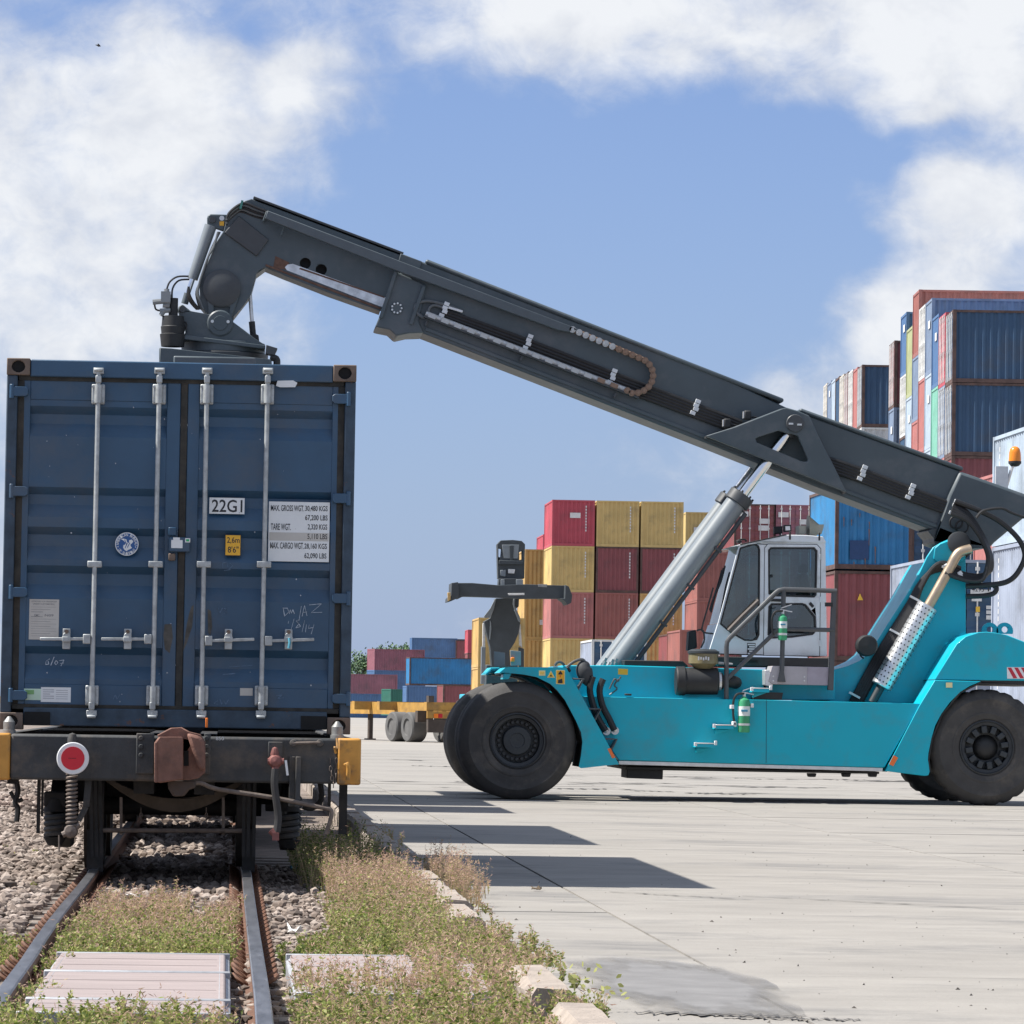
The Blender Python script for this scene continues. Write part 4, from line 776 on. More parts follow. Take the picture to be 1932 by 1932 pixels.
# ---- chassis
YP = 57.98
body = pz(d2, [(150, 985), (1700, 1016), (2890, 1045), (2600, 1550), (505, 1492)], YP, 2*YC-YP, 'side_tank', teal, bev=.012)
MB().prism(PL(d2, [(1668, 1018), (1671, 1018), (1668, 1515), (1665, 1515)], YP-.004), YP-.003, YP+.002).build('panel_seam', blk, st)
pz(d2, [(500, 1494), (2590, 1551), (2585, 1580), (508, 1526)], YP+.01, 2*YC-YP-.01, 'skirt_rail', alu, bev=.006)
pz(d2, [(560, 1540), (2560, 1582), (2560, 1600), (560, 1566)], YP+.25, 2*YC-YP-.25, 'belly_plate', blk)
pz(d1, [(1500, 1075), (1768, 1080), (1764, 1178), (1497, 1168)], YP+.35, YP+1.2, 'step_box', blk, bev=.01)
for cx in (1525, 1590, 1640): pz(crop(0, 0, 1), [(cx, 1459), (cx+16, 1459), (cx+14, 1466), (cx+2, 1466)], YP+.3, YP+.5, 'belly_bracket', blk)
YU = 58.35
up = pz(d2, [(60, 742), (520, 742), (1650, 776), (1650, 1100), (60, 1000)], YU, 2*YC-YU, 'upper_frame', teal, bev=.012)
pz(d3, [(680, 1385), (1262, 1395), (1262, 1640), (680, 1640)], YU+.004, 2*YC-YU, 'upper_frame', teal)
pz(d2, [(545, 700), (1010, 708), (1050, 745), (1050, 772), (550, 742)], YU+.1, YU+.5, 'frame_rail', blk)
stick(d2, [(500, 768), (576, 772), (574, 818), (498, 814)], YU-.004, yellow_s); pz(d2, [(552, 965), (606, 966), (606, 982), (552, 980)], YP-.03, YP+.05, 'lug', blk)
# ---- mast (boom carrier) : two plates with a sloping face between
mast = [(0, 985), (45, 968), (130, 945), (205, 912), (262, 868), (300, 815), (400, 655), (520, 470), (600, 330), (650, 225), (690, 165), (740, 135), (800, 108), (850, 100), (890, 120), (905, 170), (906, 735), (835, 850), (600, 1193), (0, 1187)]
YM = 58.95
pz(d4, mast, YM, YM+.06, 'mast_plate', teal, bev=.01); pz(d4, mast, 2*YC-YM-.06, 2*YC-YM, 'mast_plate', teal, bev=.01)
skin(d4, [(0, 985), (45, 968), (130, 945), (205, 912), (262, 868), (300, 815), (400, 655), (520, 470), (600, 330), (640, 262)], YM+.061, 2*YC-YM-.061, 'mast_face', teal, .03)
pz(d4, [(700, 170), (735, 140), (830, 104), (880, 110), (902, 150), (904, 235), (870, 262), (715, 262), (692, 240)], YM-.03, YM-.001, 'pivot_plate', teal, bev=.012)
pz(d4, [(905, 600), (905, 735), (835, 850), (600, 1193), (-20, 1187), (-20, 1260), (905, 1260)], YM+.07, 2*YC-YM-.07, 'mast_base', teal)
pz(d4, [(-120, 1010), (20, 985), (20, 1250), (-120, 1250)], YM-.2, 2*YC-YM+.2, 'mast_base', teal)
# ---- engine hood and rear fenders
YR = 57.93
hood = [(700, 1035), (845, 800), (905, 750), (990, 723), (1040, 720), (1100, 726), (1180, 742), (1288, 785), (1420, 850), (1500, 930), (1520, 1046)]
MB().prism(PL(d4, hood, YR+.05), YR+.05, 2*YC-YR-.05).build('engine_hood', teal, st, .10)
rf = [(702, 1038), (1005, 1046), (930, 1078), (870, 1115), (800, 1185), (745, 1260), (705, 1335), (680, 1420), (660, 1520), (657, 1560), (668, 1640), (660, 1664), (630, 1668), (375, 1636), (600, 1205)]
r1 = pz(d4, rf, YR, YR+.03, 'rear_fender', teal, bev=.008); r2 = skin(d4, [(375, 1636), (600, 1205), (702, 1038)], YR+.031, YR+.75, 'fender_face', teal); r3 = skin(d4, [(668, 1640), (657, 1560), (680, 1420), (745, 1260), (870, 1115), (1005, 1050)], YR+.031, YR+.75, 'wheel_arch', blk, .02)
for o in (r1, r2, r3): mirror(o)
pz(d4, [(700, 1033), (1530, 1046), (1530, 1075), (1000, 1062), (990, 1050), (700, 1040)], YR+.06, 2*YC-YR-.06, 'hood_base', blk, bev=.004)
rs = stick(d4, [(1176, 953), (1300, 953), (1300, 1030), (1178, 1028)], YR+.045, mat('stripe_white', (.75, .75, .75), .45), 'warning_stripes')
for k in range(4): stick(d4, [(1180+k*44, 956), (1204+k*44, 956), (1244+k*44, 1026), (1218+k*44, 1026)], YR+.043, mat('stripe_red', (.5, .02, .04), .45), 'red_stripe', rs)
for cx in (1062, 1160):
    v = W(d4(cx, 715), YC-.35); MB().prism([(v.x+.12*math.cos(t), v.z+.12*math.sin(t)) for t in [R(-20+220*k/12) for k in range(13)]], YC-.37, YC-.33, [[(v.x+.045*math.cos(t), v.z+.02+.045*math.sin(t)) for t in [2*math.pi*k/12 for k in range(12)]]]).build('lifting_eye', teal, st, .006)
# ---- exhaust
mu0, mu1 = W(d4(348, 1080), YM-.22), W(d4(655, 548), YM-.22)
mufo = MB().cyl(mu0, mu1, .150, n=32).build('muffler', silver, st, .015); d_ = (mu1-mu0).normalized(); u_ = d_.cross(Vector((0, 1, 0))).normalized(); hb = MB(); Ln = (mu1-mu0).length
for i in range(17):
    for k in range(18):
        t = 2*math.pi*(k+.5*(i % 2))/18; n_ = u_*math.cos(t)+Vector((0, 1, 0))*math.sin(t)
        if n_.y > .25: continue
        p = mu0+d_*(.06+i*(Ln-.12)/16)+n_*.1485; hb.cyl(p, p+n_*.003, .0125, n=6)
tag(hb.build('perforations', blk, mufo, smooth=False), kind='stuff')
tb(d4, [(290, 1185), (350, 1075)], YM-.22, .06, 'exhaust_stub', hub_m, sm=0, n=14); tb(d4, [(655, 560), (700, 480), (800, 300), (838, 228), (870, 196), (940, 176)], YM-.22, .072, 'exhaust_pipe', tan_p, n=18)
v = W(d4(941, 175), YM-.22); MB().prism(PL(d4, [(925, 178), (946, 172), (930, 215), (905, 235)], YM-.225), YM-.27, YM-.17).build('pipe_mouth', blk, st)
# hoses along the mast
for k, off in enumerate((0, 22, 44, 66, 88)):
    tb(d4, [(150+off*.8, 1180), (230+off*.8, 1030), (330+off*.8, 850), (430+off*.7, 690), (530+off*.5, 530), (590+off*.3, 420), (660+off*.3, 340-off*.4), (760, 310-off*.5), (870, 330-off*.3)], YM-.06-.01*k, .033, 'mast_hose', rub, sm=5)
for q in ((160, 1128), (430, 715), (560, 495), (770, 300)):
    v = W(d4(*q), YM-.12); mb = MB(); mb.obox(W(d4(q[0]-22, q[1]-10), YM-.12), W(d4(q[0]+48, q[1]+28), YM-.12), (0, 1, 0), .05, .03); mb.build('hose_clamp', clampm, st)
# round work lamp
v = W(d4(250, 812), YM-.25); MB().lathe(v, [(0, -.14), (.13, -.13), (.15, -.09), (.15, .05), (.10, .12), (0, .13)], 28).build('work_lamp', blk, st); tb(d4, [(205, 845), (215, 880), (235, 895)], YM-.2, .012, 'lamp_cable', rub)
# ---- boom
YBN, YBF = YC-.47, YC+.47
bt0, bt1, bb0, bb1 = (759.7, 479), (1812, 889), (793, 627), (1775, 1004)
px = crop(0, 0, 1)
outer = [(760, 479), (1073, 602), (1355, 708), (1482, 768), (1812, 889), (1775, 1006), (1544, 920), (1355, 845), (1080, 738), (793, 627), (745, 600)]
bo = pz(px, outer, YBN, YBF, 'outer_boom', boom_m, bev=.02)
# flanges proud of the web
def strip(c, a, b, w, Y0, Y1, name, m, par):   # bar along boom, width w (m) in the picture plane
    p, q = W(c(*a), (Y0+Y1)/2), W(c(*b), (Y0+Y1)/2); return MB().obox(p, q, (0, 1, 0), abs(Y1-Y0), w).build(name, m, par, .028 if name == 'top_flange' else .006)
strip(px, (800, 499), (1470, 761), .062, YBN-.035, YBF+.035, 'top_flange', boom_m, bo); strip(px, (1500, 778), (1806, 889), .062, YBN-.035, YBF+.035, 'top_flange', boom_m, bo); strip(px, (800, 626), (1768, 1000), .05, YBN-.03, YBF+.03, 'bottom_flange', boom_m, bo)
# rear casting
rear = [(1565, 452), (1760, 520), (1925, 578), (1990, 606), (1975, 690), (1920, 730), (1765, 860), (1735, 893), (1600, 895), (1540, 868), (1470, 792), (1430, 770), (1445, 735), (1500, 590)]
rc = pz(c5, rear, YBN-.07, YBF+.07, 'boom_rear_casting', boom_m, par=bo, bev=.05); pz(c5, [(1380, 790), (1450, 772), (1475, 800), (1545, 870), (1520, 900), (1420, 862), (1418, 835)], YBN-.03, YBF+.03, 'pivot_bracket', boom_d, par=bo, bev=.02)
v = W(c5(1562, 862), YM-.06); MB().lathe(v, [(0, -.01), (.14, -.01), (.16, .0), (.16, .06)], 32).build('pivot_pin', boom_d, bo)
# near side triangular lift bracket
tri = [(115, 252), (270, 203), (540, 98), (578, 90), (640, 108), (706, 136), (770, 272), (922, 574)]
hole = [(398, 268), (420, 258), (530, 222), (640, 250), (700, 388), (690, 400), (660, 396), (410, 290)]
for y0, y1 in ((YBN-.38, YBN-.30), (YBF+.30, YBF+.38)): pz(c5, tri, y0, y1, 'lift_bracket', boom_m, par=bo, bev=.015, holes=[hole])
skin(c5, [(706, 136), (922, 574)], YBN-.30, YBN-.001, 'bracket_web', boom_d, .03, bo); skin(c5, [(115, 252), (270, 203), (560, 93)], YBN-.30, YBN-.001, 'bracket_web', boom_d, .03, bo)
v = W(c5(625, 180), YBN-.39); pin = MB().lathe(v, [(0, -.03), (.115, -.03), (.125, -.02), (.125, .01)], 32).build('lift_pin', boom_d, bo)
for dx, dz in ((-.06, -.01), (.06, -.02)): MB().box(v.x+dx-.03, v.x+dx+.03, v.y-.045, v.y-.0305, v.z+dz-.012, v.z+dz+.012).build('pin_bolt', clampm, pin)
# collar with wear pad bolt
col = [(745, 512), (762, 518), (757, 560), (742, 598), (745, 632), (755, 634), (772, 628), (794, 628), (800, 600), (788, 590), (806, 535), (760, 480)]
pz(px, [(747, 512), (806, 538), (790, 605), (800, 628), (770, 629), (748, 634), (735, 622), (715, 618), (708, 616), (725, 575)], YBN-.045, YBF+.045, 'boom_collar', boom_m, par=bo, bev=.02)
for a, b in (((747, 512), (718, 600)), ((800, 540), (775, 612))): strip(px, a, b, .05, YBN-.09, YBN-.03, 'collar_rib', boom_m, bo)
v = W(px(748.5, 581.5), YBN-.06); pad = MB().lathe(v, [(0, -.01), (.075, -.01), (.085, .0), (.085, .03)], 24).build('wear_pad_cover', boom_m, bo)
for k in range(9): a = 2*math.pi*k/9; p = v+Vector((.068*math.cos(a), -.012, .068*math.sin(a))); MB().cyl(p, p-Vector((0, .012, 0)), .014, n=8).build('bolt', clampm, pad)
pz(px, [(756, 478), (796, 493), (792, 508), (752, 492)], YBN-.05, YBF+.05, 'collar_top', boom_m, par=bo)
# cable tray (lighter channel) along inner and outer boom
tray = pz(px, [(505, 397), (1095, 622), (1072, 626), (1050, 622), (760, 515), (500, 412)], YBN-.16, YBN-.046, 'cable_tray', mat('tray_grey', (.075, .092, .104), .45, var=.08), par=bo, bev=.01)
for q in ((532, 428),): strip(px, (536, 430), (530, 445), .02, YBN-.05, YBN+.05, 'tray_bracket', boom_m, bo)
# inner boom and head
inner = [(690, 65), (1690, 440), (1600, 770), (1535, 800), (1200, 682), (900, 565), (810, 520), (770, 515), (740, 530), (720, 560), (700, 620), (685, 690), (640, 760), (570, 838), (400, 822), (352, 765), (345, 640), (365, 560), (400, 480), (455, 350), (505, 275), (530, 170), (640, 80)]
YIN, YIF = YC-.36, YC+.36
h1, h2 = W(c3(1042, 486), YIN), W(c3(1147, 528), YIN)
circ = lambda v, r, n=20: [(v.x+r*math.cos(2*math.pi*k/n), v.z+r*math.sin(2*math.pi*k/n)) for k in range(n)]
ib = MB().prism(PL(c3, inner, YIN), YIN, YIN+.05, [circ(h1, .078), circ(h2, .078)]); io = ib.build('inner_boom', boom_m, st, .012)
MB().prism(PL(c3, inner, YIF), YIF-.05, YIF, [circ(W(c3(1042, 486), YIF), .078), circ(W(c3(1147, 528), YIF), .078)]).build('inner_boom_web', boom_m, io, .012)
MB().prism(PL(c3, [(700, 100), (1650, 450), (1560, 760), (900, 540), (780, 480), (640, 640), (430, 720), (520, 300)], YIN), YIN+.2, YIF-.2).build('hole_dark_box', blk, io); skin(c3, [(690, 65), (1690, 440)], YIN+.051, YIF-.051, 'inner_boom_top', boom_m, .04, io); skin(c3, [(1535, 800), (1200, 682), (900, 565), (780, 515), (720, 560), (685, 690), (570, 838)], YIN+.051, YIF-.051, 'inner_boom_bottom', boom_m, .04, io); skin(c3, [(570, 838), (400, 822), (352, 765), (345, 640), (400, 480), (505, 275), (530, 170), (640, 80), (690, 65)], YIN+.051, YIF-.051, 'head_skin', boom_m, .04, io)  # black box added inside the boom so its round holes look dark
strip(c3, (700, 72), (1680, 440), .03, YIN-.03, YIF+.03, 'inner_top_flange', boom_d, io); strip(c3, (780, 516), (1530, 800), .03, YIN-.02, YIF+.02, 'inner_bottom_flange', rustb, io)
pz(c3, [(845, 438), (935, 480), (930, 528), (830, 520)], YIN-.004, YIN-.001, 'rust_patch', rustb, par=io, bev=0); pz(c3, [(925, 495), (960, 490), (1570, 712), (1560, 775), (1530, 768), (920, 532), (908, 512)], YIN-.005, YIN-.001, 'wear_strip', wearw, par=io, bev=0); pz(c3, [(1010, 515), (1560, 705), (1565, 716), (1000, 524)], YIN-.008, YIN-.0055, 'wear_rust_edge', rustb, par=io, bev=0)
pz(c3, [(605, 172), (803, 330), (722, 442), (508, 284)], YIN-.035, YIN-.001, 'head_cover', boom_d, par=io, bev=.015)
lk = pz(c3, [(395, 190), (402, 170), (420, 162), (528, 166), (506, 276), (410, 242), (396, 222)], YIN+.1, YIN+.2, 'link_plate', boom_m, par=io, bev=.02); stick(c3, [(478, 212), (508, 210), (506, 240), (478, 238)], YIN+.097, yellow_s, 'warning_sticker', lk)
v = W(c3(432, 200), YIN+.09); MB().lathe(v, [(0, -.03), (.045, -.03), (.05, .02)], 18).build('link_pin', boom_d, io); v = W(c3(493, 190), YIN+.097); MB().lathe(v, [(0, -.001), (.035, -.001), (.035, .003)], 16).build('link_hole', alu, lk)
pz(c3, [(760, 205), (785, 140), (795, 150), (770, 215)], YIN-.12, YIN-.002, 'tray_end', boom_m, par=io)
for k in range(5): tb(c3, [(800+10*k, 150+14*k), (720, 120+16*k), (650-8*k, 92+14*k), (600-8*k, 105+18*k), (545-4*k, 150+16*k), (525, 190+12*k)], YIN-.07+.02*k, .018, 'head_hose', mat('hose_grey', (.10, .11, .115), .45) if k % 2 else rub, io, sm=4)
MB().obox(W(c3(628, 75), YIN-.08), W(c3(615, 130), YIN-.08), (0, 1, 0), .1, .03).build('hose_clip', mat('green_clip', (.05, .2, .17), .5), io)
# tilt cylinder
MB().cyl(W(c3(420, 240), YIN+.15), W(c3(300, 590), YIN+.15), .088, .075, 20).build('tilt_cylinder', cylp, io); MB().cyl(W(c3(303, 585), YIN+.15), W(c3(268, 690), YIN+.15), .035, n=14).build('tilt_rod', chrome, io); MB().cyl(W(c3(268, 685), YIN+.15), W(c3(248, 752), YIN+.15), .05, n=14).build('rod_eye', boom_m, io)
for k in range(3): tb(c3, [(480-6*k, 280), (440, 360+10*k), (405, 440), (375-3*k, 540), (345, 620), (325+6*k, 690), (350+10*k, 790)], YIN-.02-.02*k, .016, 'head_hose', MATS['hose_grey'] if k else rub, io)
for k in range(3): tb(c3, [(275, 640), (268+6*k, 690), (285+10*k, 740), (330+8*k, 790)], YIN-.05-.02*k, .016, 'head_hose', rub, io)
# head pin and yoke
v = W(c3(492, 652), YIN-.01); MB().lathe(v, [(0, -.06), (.24, -.06), (.265, -.045), (.265, .0)], 40).build('head_pin_cover', boom_d, io)
ring = [W(c3(492+110*math.cos(t), 652+95*math.sin(t)), YIN-.04) for t in [R(a) for a in range(180, 361, 12)]]
pz(c3, [(388, 640), (400, 600), (430, 570), (480, 556), (540, 562), (590, 590), (612, 640), (610, 690), (560, 840), (540, 860), (415, 860), (405, 820)], YIN-.045, YIN-.011, 'head_yoke', boom_m, par=io, bev=.012, holes=[[(440, 766), (546, 772), (540, 815), (440, 812)]])
# rotator bracket, slewing ring, spreader
sp = thing.__call__('x', None, None) if False else io
br = pz(c3, [(200, 800), (210, 768), (236, 756), (262, 778), (290, 800), (400, 820), (430, 818), (480, 808), (545, 830), (565, 870), (640, 925), (700, 972), (775, 1022), (775, 1045), (230, 985), (258, 930), (240, 880), (215, 830)], YIN-.11, YIN-.05, 'rotator_bracket', boom_m, bev=.015)
c_ = mirror(br)
v = W(c3(482, 880), YIN-.12); MB().lathe(v, [(0, -.035), (.10, -.035), (.105, -.02), (.165, -.018), (.185, .0), (.185, .02)], 36).build('tilt_pin', boom_m, br)
for dx in (-.11, .11): MB().lathe((v.x+dx, v.y-.036, v.z+.02), [(0, -.004), (.022, -.004), (.022, .003)], 12).build('pin_bolt', clampm, br)
v = W(c3(235, 788), YIN-.12); MB().lathe(v, [(0, -.03), (.045, -.03), (.05, .02)], 16).build('link_pin', boom_d, br)
# slewing deck and ring: round about a vertical axis
cx_ = (W(c3(225, 1000), YC).x+W(c3(780, 1060), YC).x)/2; rr_ = (W(c3(780, 1060), YC).x-W(c3(225, 1000), YC).x)/2
z_a, z_b, z_c, z_d = [W(c3(500, q), YC).z for q in (1000, 1075, 1125, 1160)]
MB().prism(PL(c3, [(90, 948), (235, 955), (780, 1025), (778, 1050), (230, 985), (90, 972)], YC-.6), YC-.6, YC+.6).build('deck_plate', boom_m, st, .01)
MB().lathe((cx_, YC, 0), [(.2, z_b-.02), (rr_*.99, z_b-.02), (rr_*.99, z_a-.03), (.2, z_a-.03)], 56, 'Z').build('slewing_ring', boom_m, st, .01)
MB().lathe((cx_-.02, YC, 0), [(.2, z_c-.03), (rr_*1.09, z_c-.03), (rr_*1.1, z_b-.025), (.2, z_b-.025)], 56, 'Z').build('ring_gear_case', boom_d, st, .01)
pz(c3, [(785, 1022), (860, 1045), (838, 1090), (780, 1078)], YC-.75, YC-.45, 'deck_flap', boom_d, bev=.006); tb(c3, [(810, 1105), (850, 1115), (855, 1150), (850, 1175)], YC-.7, .05, 'deck_hose', rub)
MB().prism(PL(c3, [(80, 1040), (160, 1045), (820, 1118), (825, 1200), (80, 1200)], YC-.8), YC-.8, YC+.8).build('spreader_head', boom_m, st, .02)
MB().prism(PL(c3, [(185, 1105), (440, 1118), (440, 1152), (180, 1150)], YC-.83), YC-.83, YC-.801).build('spreader_cover', mat('cover_grey', (.15, .16, .17), .45), st, .02)
zs = W(c3(450, 1200), YC).z; xs_ = W(c3(450, 1200), YC).x
MB().box(xs_-.55, xs_+.55, YC-3.0, YC+3.0, zs-.5, zs-.03).build('spreader_beam', boom_m, st, .02)
for s in (-1, 1):
    y = YC+s*2.95; MB().box(xs_-1.15, xs_+1.15, y-.14, y+.14, zs-.55, zs-.2).build('spreader_arm', boom_m, st, .02)
    for k in (-1, 1): MB().lathe((xs_+k*1.13, y, zs-.62), [(0, -.08), (.03, -.06), (.04, 0), (.06, .02), (.06, .1)], 12, 'Z').build('twistlock', blk, st)
# slewing motor and hydraulic fittings
zt_, xm_ = W(c3(175, 830), YC-.55).z, W(c3(172, 880), YC-.55).x
MB().lathe((xm_, YC-.55, 0), [(.0, W(c3(175, 715), YC-.55).z), (.065, W(c3(175, 716), YC-.55).z), (.065, zt_), (.15, zt_-.01), (.16, W(c3(172, 900), YC-.55).z), (.17, W(c3(172, 905), YC-.55).z), (.16, W(c3(172, 950), YC-.55).z), (.18, W(c3(172, 955), YC-.55).z), (.16, W(c3(172, 1035), YC-.55).z)], 28, 'Z').build('slewing_motor', blk, st)
fit = MB()
for (a, b) in (((95, 705), (160, 705)), ((100, 735), (155, 740)), ((38, 742), (110, 735)), ((85, 800), (155, 795)), ((90, 830), (120, 790)), ((130, 655), (130, 705)), ((105, 760), (150, 765))): fit.cyl(W(c3(*a), YC-.6), W(c3(*b), YC-.6), random.uniform(.02, .04), n=8)
fit.box(W(c3(98, 690), YC).x, W(c3(160, 690), YC).x, YC-.66, YC-.5, W(c3(98, 770), YC).z, W(c3(98, 700), YC).z); tag(fit.build('valve_fittings', mat('fitting_grey', (.25, .26, .26), .4, .4), st), kind='stuff')
for pts in ([(130, 660), (150, 610), (200, 575), (275, 572)], [(165, 720), (170, 650), (210, 600), (280, 592)], [(50, 745), (60, 790), (110, 800)], [(230, 870), (260, 880), (255, 925)], [(230, 905), (265, 900)]): tb(c3, pts, YC-.55, .013, 'valve_hose', rub)
# right damper rod
MB().cyl(W(c3(677, 670), YC-.2), W(c3(692, 880), YC-.2), .028, n=12).build('damper_rod', alu, st); MB().cyl(W(c3(690, 870), YC-.2), W(c3(698, 955), YC-.2), .045, n=12).build('damper_body', blk, st); pz(c3, [(670, 965), (705, 945), (735, 960), (740, 1005), (700, 985)], YC-.3, YC-.1, 'damper_foot', blk)
# ---- boom side hoses, clamps and drag chain
YH = YBN-.035
for k in range(5):
    o_ = k*9.5
    tb(px, [(838-o_*.2, 585+o_*.55), (1000-o_*.2, 643+o_*.62), (1155, 703+o_*.66), (1312, 763+o_*.62), (1400, 796+o_*.6)], YH, .027, 'boom_hose', rub, bo, 4)
    tb(px, [(1555, 862+o_*.6), (1627, 886+o_*.6), (1716, 920+o_*.6), (1795, 950+o_*.55)], YH, .027, 'boom_hose', rub, bo, 4)
cl = [(838, 584, 5), (996, 645, 5), (1155, 710, 5), (1312, 768, 5), (1627, 892, 5), (1718, 927, 5), (1800, 957, 5)]
for (x, y, n) in cl:
    base = None
    for i in range(4):
        a = (x+5-i*3.3*(1 if i % 2 else .6), y-10.5+i*7.2); mb = MB(); p = W(px(*a), YH-.03); mb.obox(p-Vector((.035, 0, -.013)), p+Vector((.035, 0, -.013)), (0, 1, 0), .04, .052)
        mb.build('hose_clamp', clampm, bo, .004)
# loops at left end of the hoses
tb(px, [(870, 586), (842, 576), (810, 568), (790, 571), (783, 580), (786, 590), (800, 600)], YH-.02, .024, 'hose_loop', MATS['hose_grey'], bo); tb(px, [(840, 582), (820, 576), (810, 582), (808, 596)], YH-.03, .02, 'hose_loop', MATS['hose_grey'], bo); strip(px, (846, 580), (873, 588), .035, YH-.05, YH-.02, 'hose_ferrule', alu, bo)
# drag chain
pts = []
a, b = Vector((1080, 622)), Vector((1205, 675))
for i in range(11): pts.append(a.lerp(b, i/10))
cc = Vector((1193, 708)); 
for t in range(-55, 100, 19): pts.append(Vector((1196+36*math.cos(R(t)), 708+34*math.sin(R(t)))))
a2, b2 = Vector((1183, 737)), Vector((803, 592))
n_bot = 32
for i in range(n_bot): pts.append(a2.lerp(b2, i/(n_bot-1)))
chain_m = mat('chain_rust', (.21, .14, .10), .6, .3, var=.35, vscale=9); chain_w = mat('chain_zinc', (.42, .43, .43), .45, .3, var=.15)
dc_ = MB(); W0 = None
lm = MB().cyl((0, .03, 0), (0, -.035, 0), .046, n=14); lm.cyl((0, -.035, 0), (0, -.05, 0), .022, n=10); lmesh = lm.mesh('chain_link'); lmesh.materials.append(None)
plm = MB().box(-.055, .055, -.04, .02, -.03, .03).mesh('chain_side_plate'); plm.materials.append(None)
chain_root = MB().obox(W(px(800, 597), YH-.05), W(px(1205, 751), YH-.05), (0, 1, 0), .12, .03).build('drag_chain_rail', boom_d, bo, .004)
for i, q in enumerate(pts):
    v = W(px(*q), YH-.09); m_ = chain_m if 7 <= i <= 24 else chain_w
    if i < 20 or i % 2 == 0:
        o = bpy.data.objects.new('chain_link', lmesh if i < 21 else plm); COL.objects.link(o); o.parent = chain_root; o.location = v-root_loc(chain_root); o.material_slots[0].link = 'OBJECT'; o.material_slots[0].material = m_
        if i >= 21: o.rotation_euler = (0, R(21), 0)
up_ = MB().tube([W(px(*q), YH-.06) for q in pts[:20]], .038, 8); up_.build('chain_carrier', chain_m, chain_root)
lo_ = MB().tube([W(px(*q), YH-.06) for q in pts[19:]], .042, 8); lo_.build('chain_carrier', mat('chain_pale', (.5, .51, .51), .5, .2, var=.3, vscale=25), chain_root)
for q in ((806, 606), (985, 672), (1162, 742)): strip(px, (q[0], q[1]), (q[0]-4, q[1]+9), .03, YH-.08, YH, 'rail_bracket', boom_d, bo)
# boom lamps
for q, t in (((237, 178), 0), ((353, 132), 0)):
    v = W(c5(*q), YBN-.2); mb = MB(); mb.box(v.x-.05, v.x+.05, v.y-.06, v.y+.06, v.z-.07, v.z+.06); o = mb.build('boom_lamp', blk, bo, .02); MB().box(v.x-.062, v.x-.051, v.y-.045, v.y+.045, v.z-.05, v.z+.045).build('lamp_glass', alu, o); tb(c5, [(q[0]+15, q[1]+15), (q[0]+45, q[1]+12), (q[0]+60, q[1]+20)], YBN-.18, .012, 'lamp_cable', rub, o)
# boom rear hoses (loops down to the mast)
for k in range(5):
    o_ = k*14
    tb(c5, [(1530-4*k, 640+o_), (1600, 680+o_*.9), (1660, 760+o_*.6), (1715-o_*.2, 860+o_*.2), (1745-o_*.3, 950), (1740-o_*.5, 1020+o_*.3), (1680, 1050+o_*.5), (1590, 1040+o_*.6), (1480, 1000+o_*.6)], YM-.14-.03*k, .034, 'pivot_hose', rub, st, 5)
tb(c5, [(1540, 625), (1680, 680), (1800, 745), (1900, 840), (1937, 930), (1910, 1010), (1860, 1070), (1780, 1098), (1600, 1110)], YM-.2, .038, 'pivot_hose', rub, st, 6)
tb(c5, [(1750, 1100), (1775, 1120), (1760, 1150), (1700, 1165), (1600, 1168)], YM-.16, .036, 'pivot_hose', rub, st, 5)
tb(c5, [(1660, 720), (1700, 680), (1800, 665), (1860, 690), (1935, 718)], YM-.3, .02, 'pivot_cable', rub, st, 5)
for q, r_ in (((1545, 745), 36), ((1578, 770), 36)):
    tb(c5, [(q[0]+r_*math.cos(t), q[1]+r_*math.sin(t)) for t in [2*math.pi*k/12 for k in range(13)]], YBN-.16, .014, 'cable_coil', rub, st, 2)
for q in ((1550, 1045), (1556, 1068), (1480, 1000)): strip(c5, q, (q[0]+22, q[1]-14), .06, YM-.25, YM-.05, 'hose_clamp', clampm, st)
# beacon
v = W(d5(1712, 1375), YC+1.3); mb = MB().tube([W(d5(1652, 1540), YC+1.3), W(d5(1690, 1410), YC+1.3), W(d5(1708, 1375), YC+1.3)], .025, 8); mb.box(W(d5(1690, 1400), YC).x, W(d5(1690, 1400), YC).x+.18, YC+1.25, YC+1.35, W(d5(1690, 1580), YC+1.3).z, W(d5(1690, 1400), YC+1.3).z); bc = mb.build('beacon_post', alu, st)
MB().lathe(v, [(.0, .25), (.04, .24), (.07, .21), (.085, .15), (.09, .06), (.09, .03)], 24, 'Z').build('beacon_lens', mat('beacon_amber', (.80, .24, .02), .2, var=.1), bc); MB().lathe(v, [(.02, -.05), (.06, -.04), (.095, .0), (.095, .03), (.02, .04)], 20, 'Z').build('beacon_base', blk, bc)
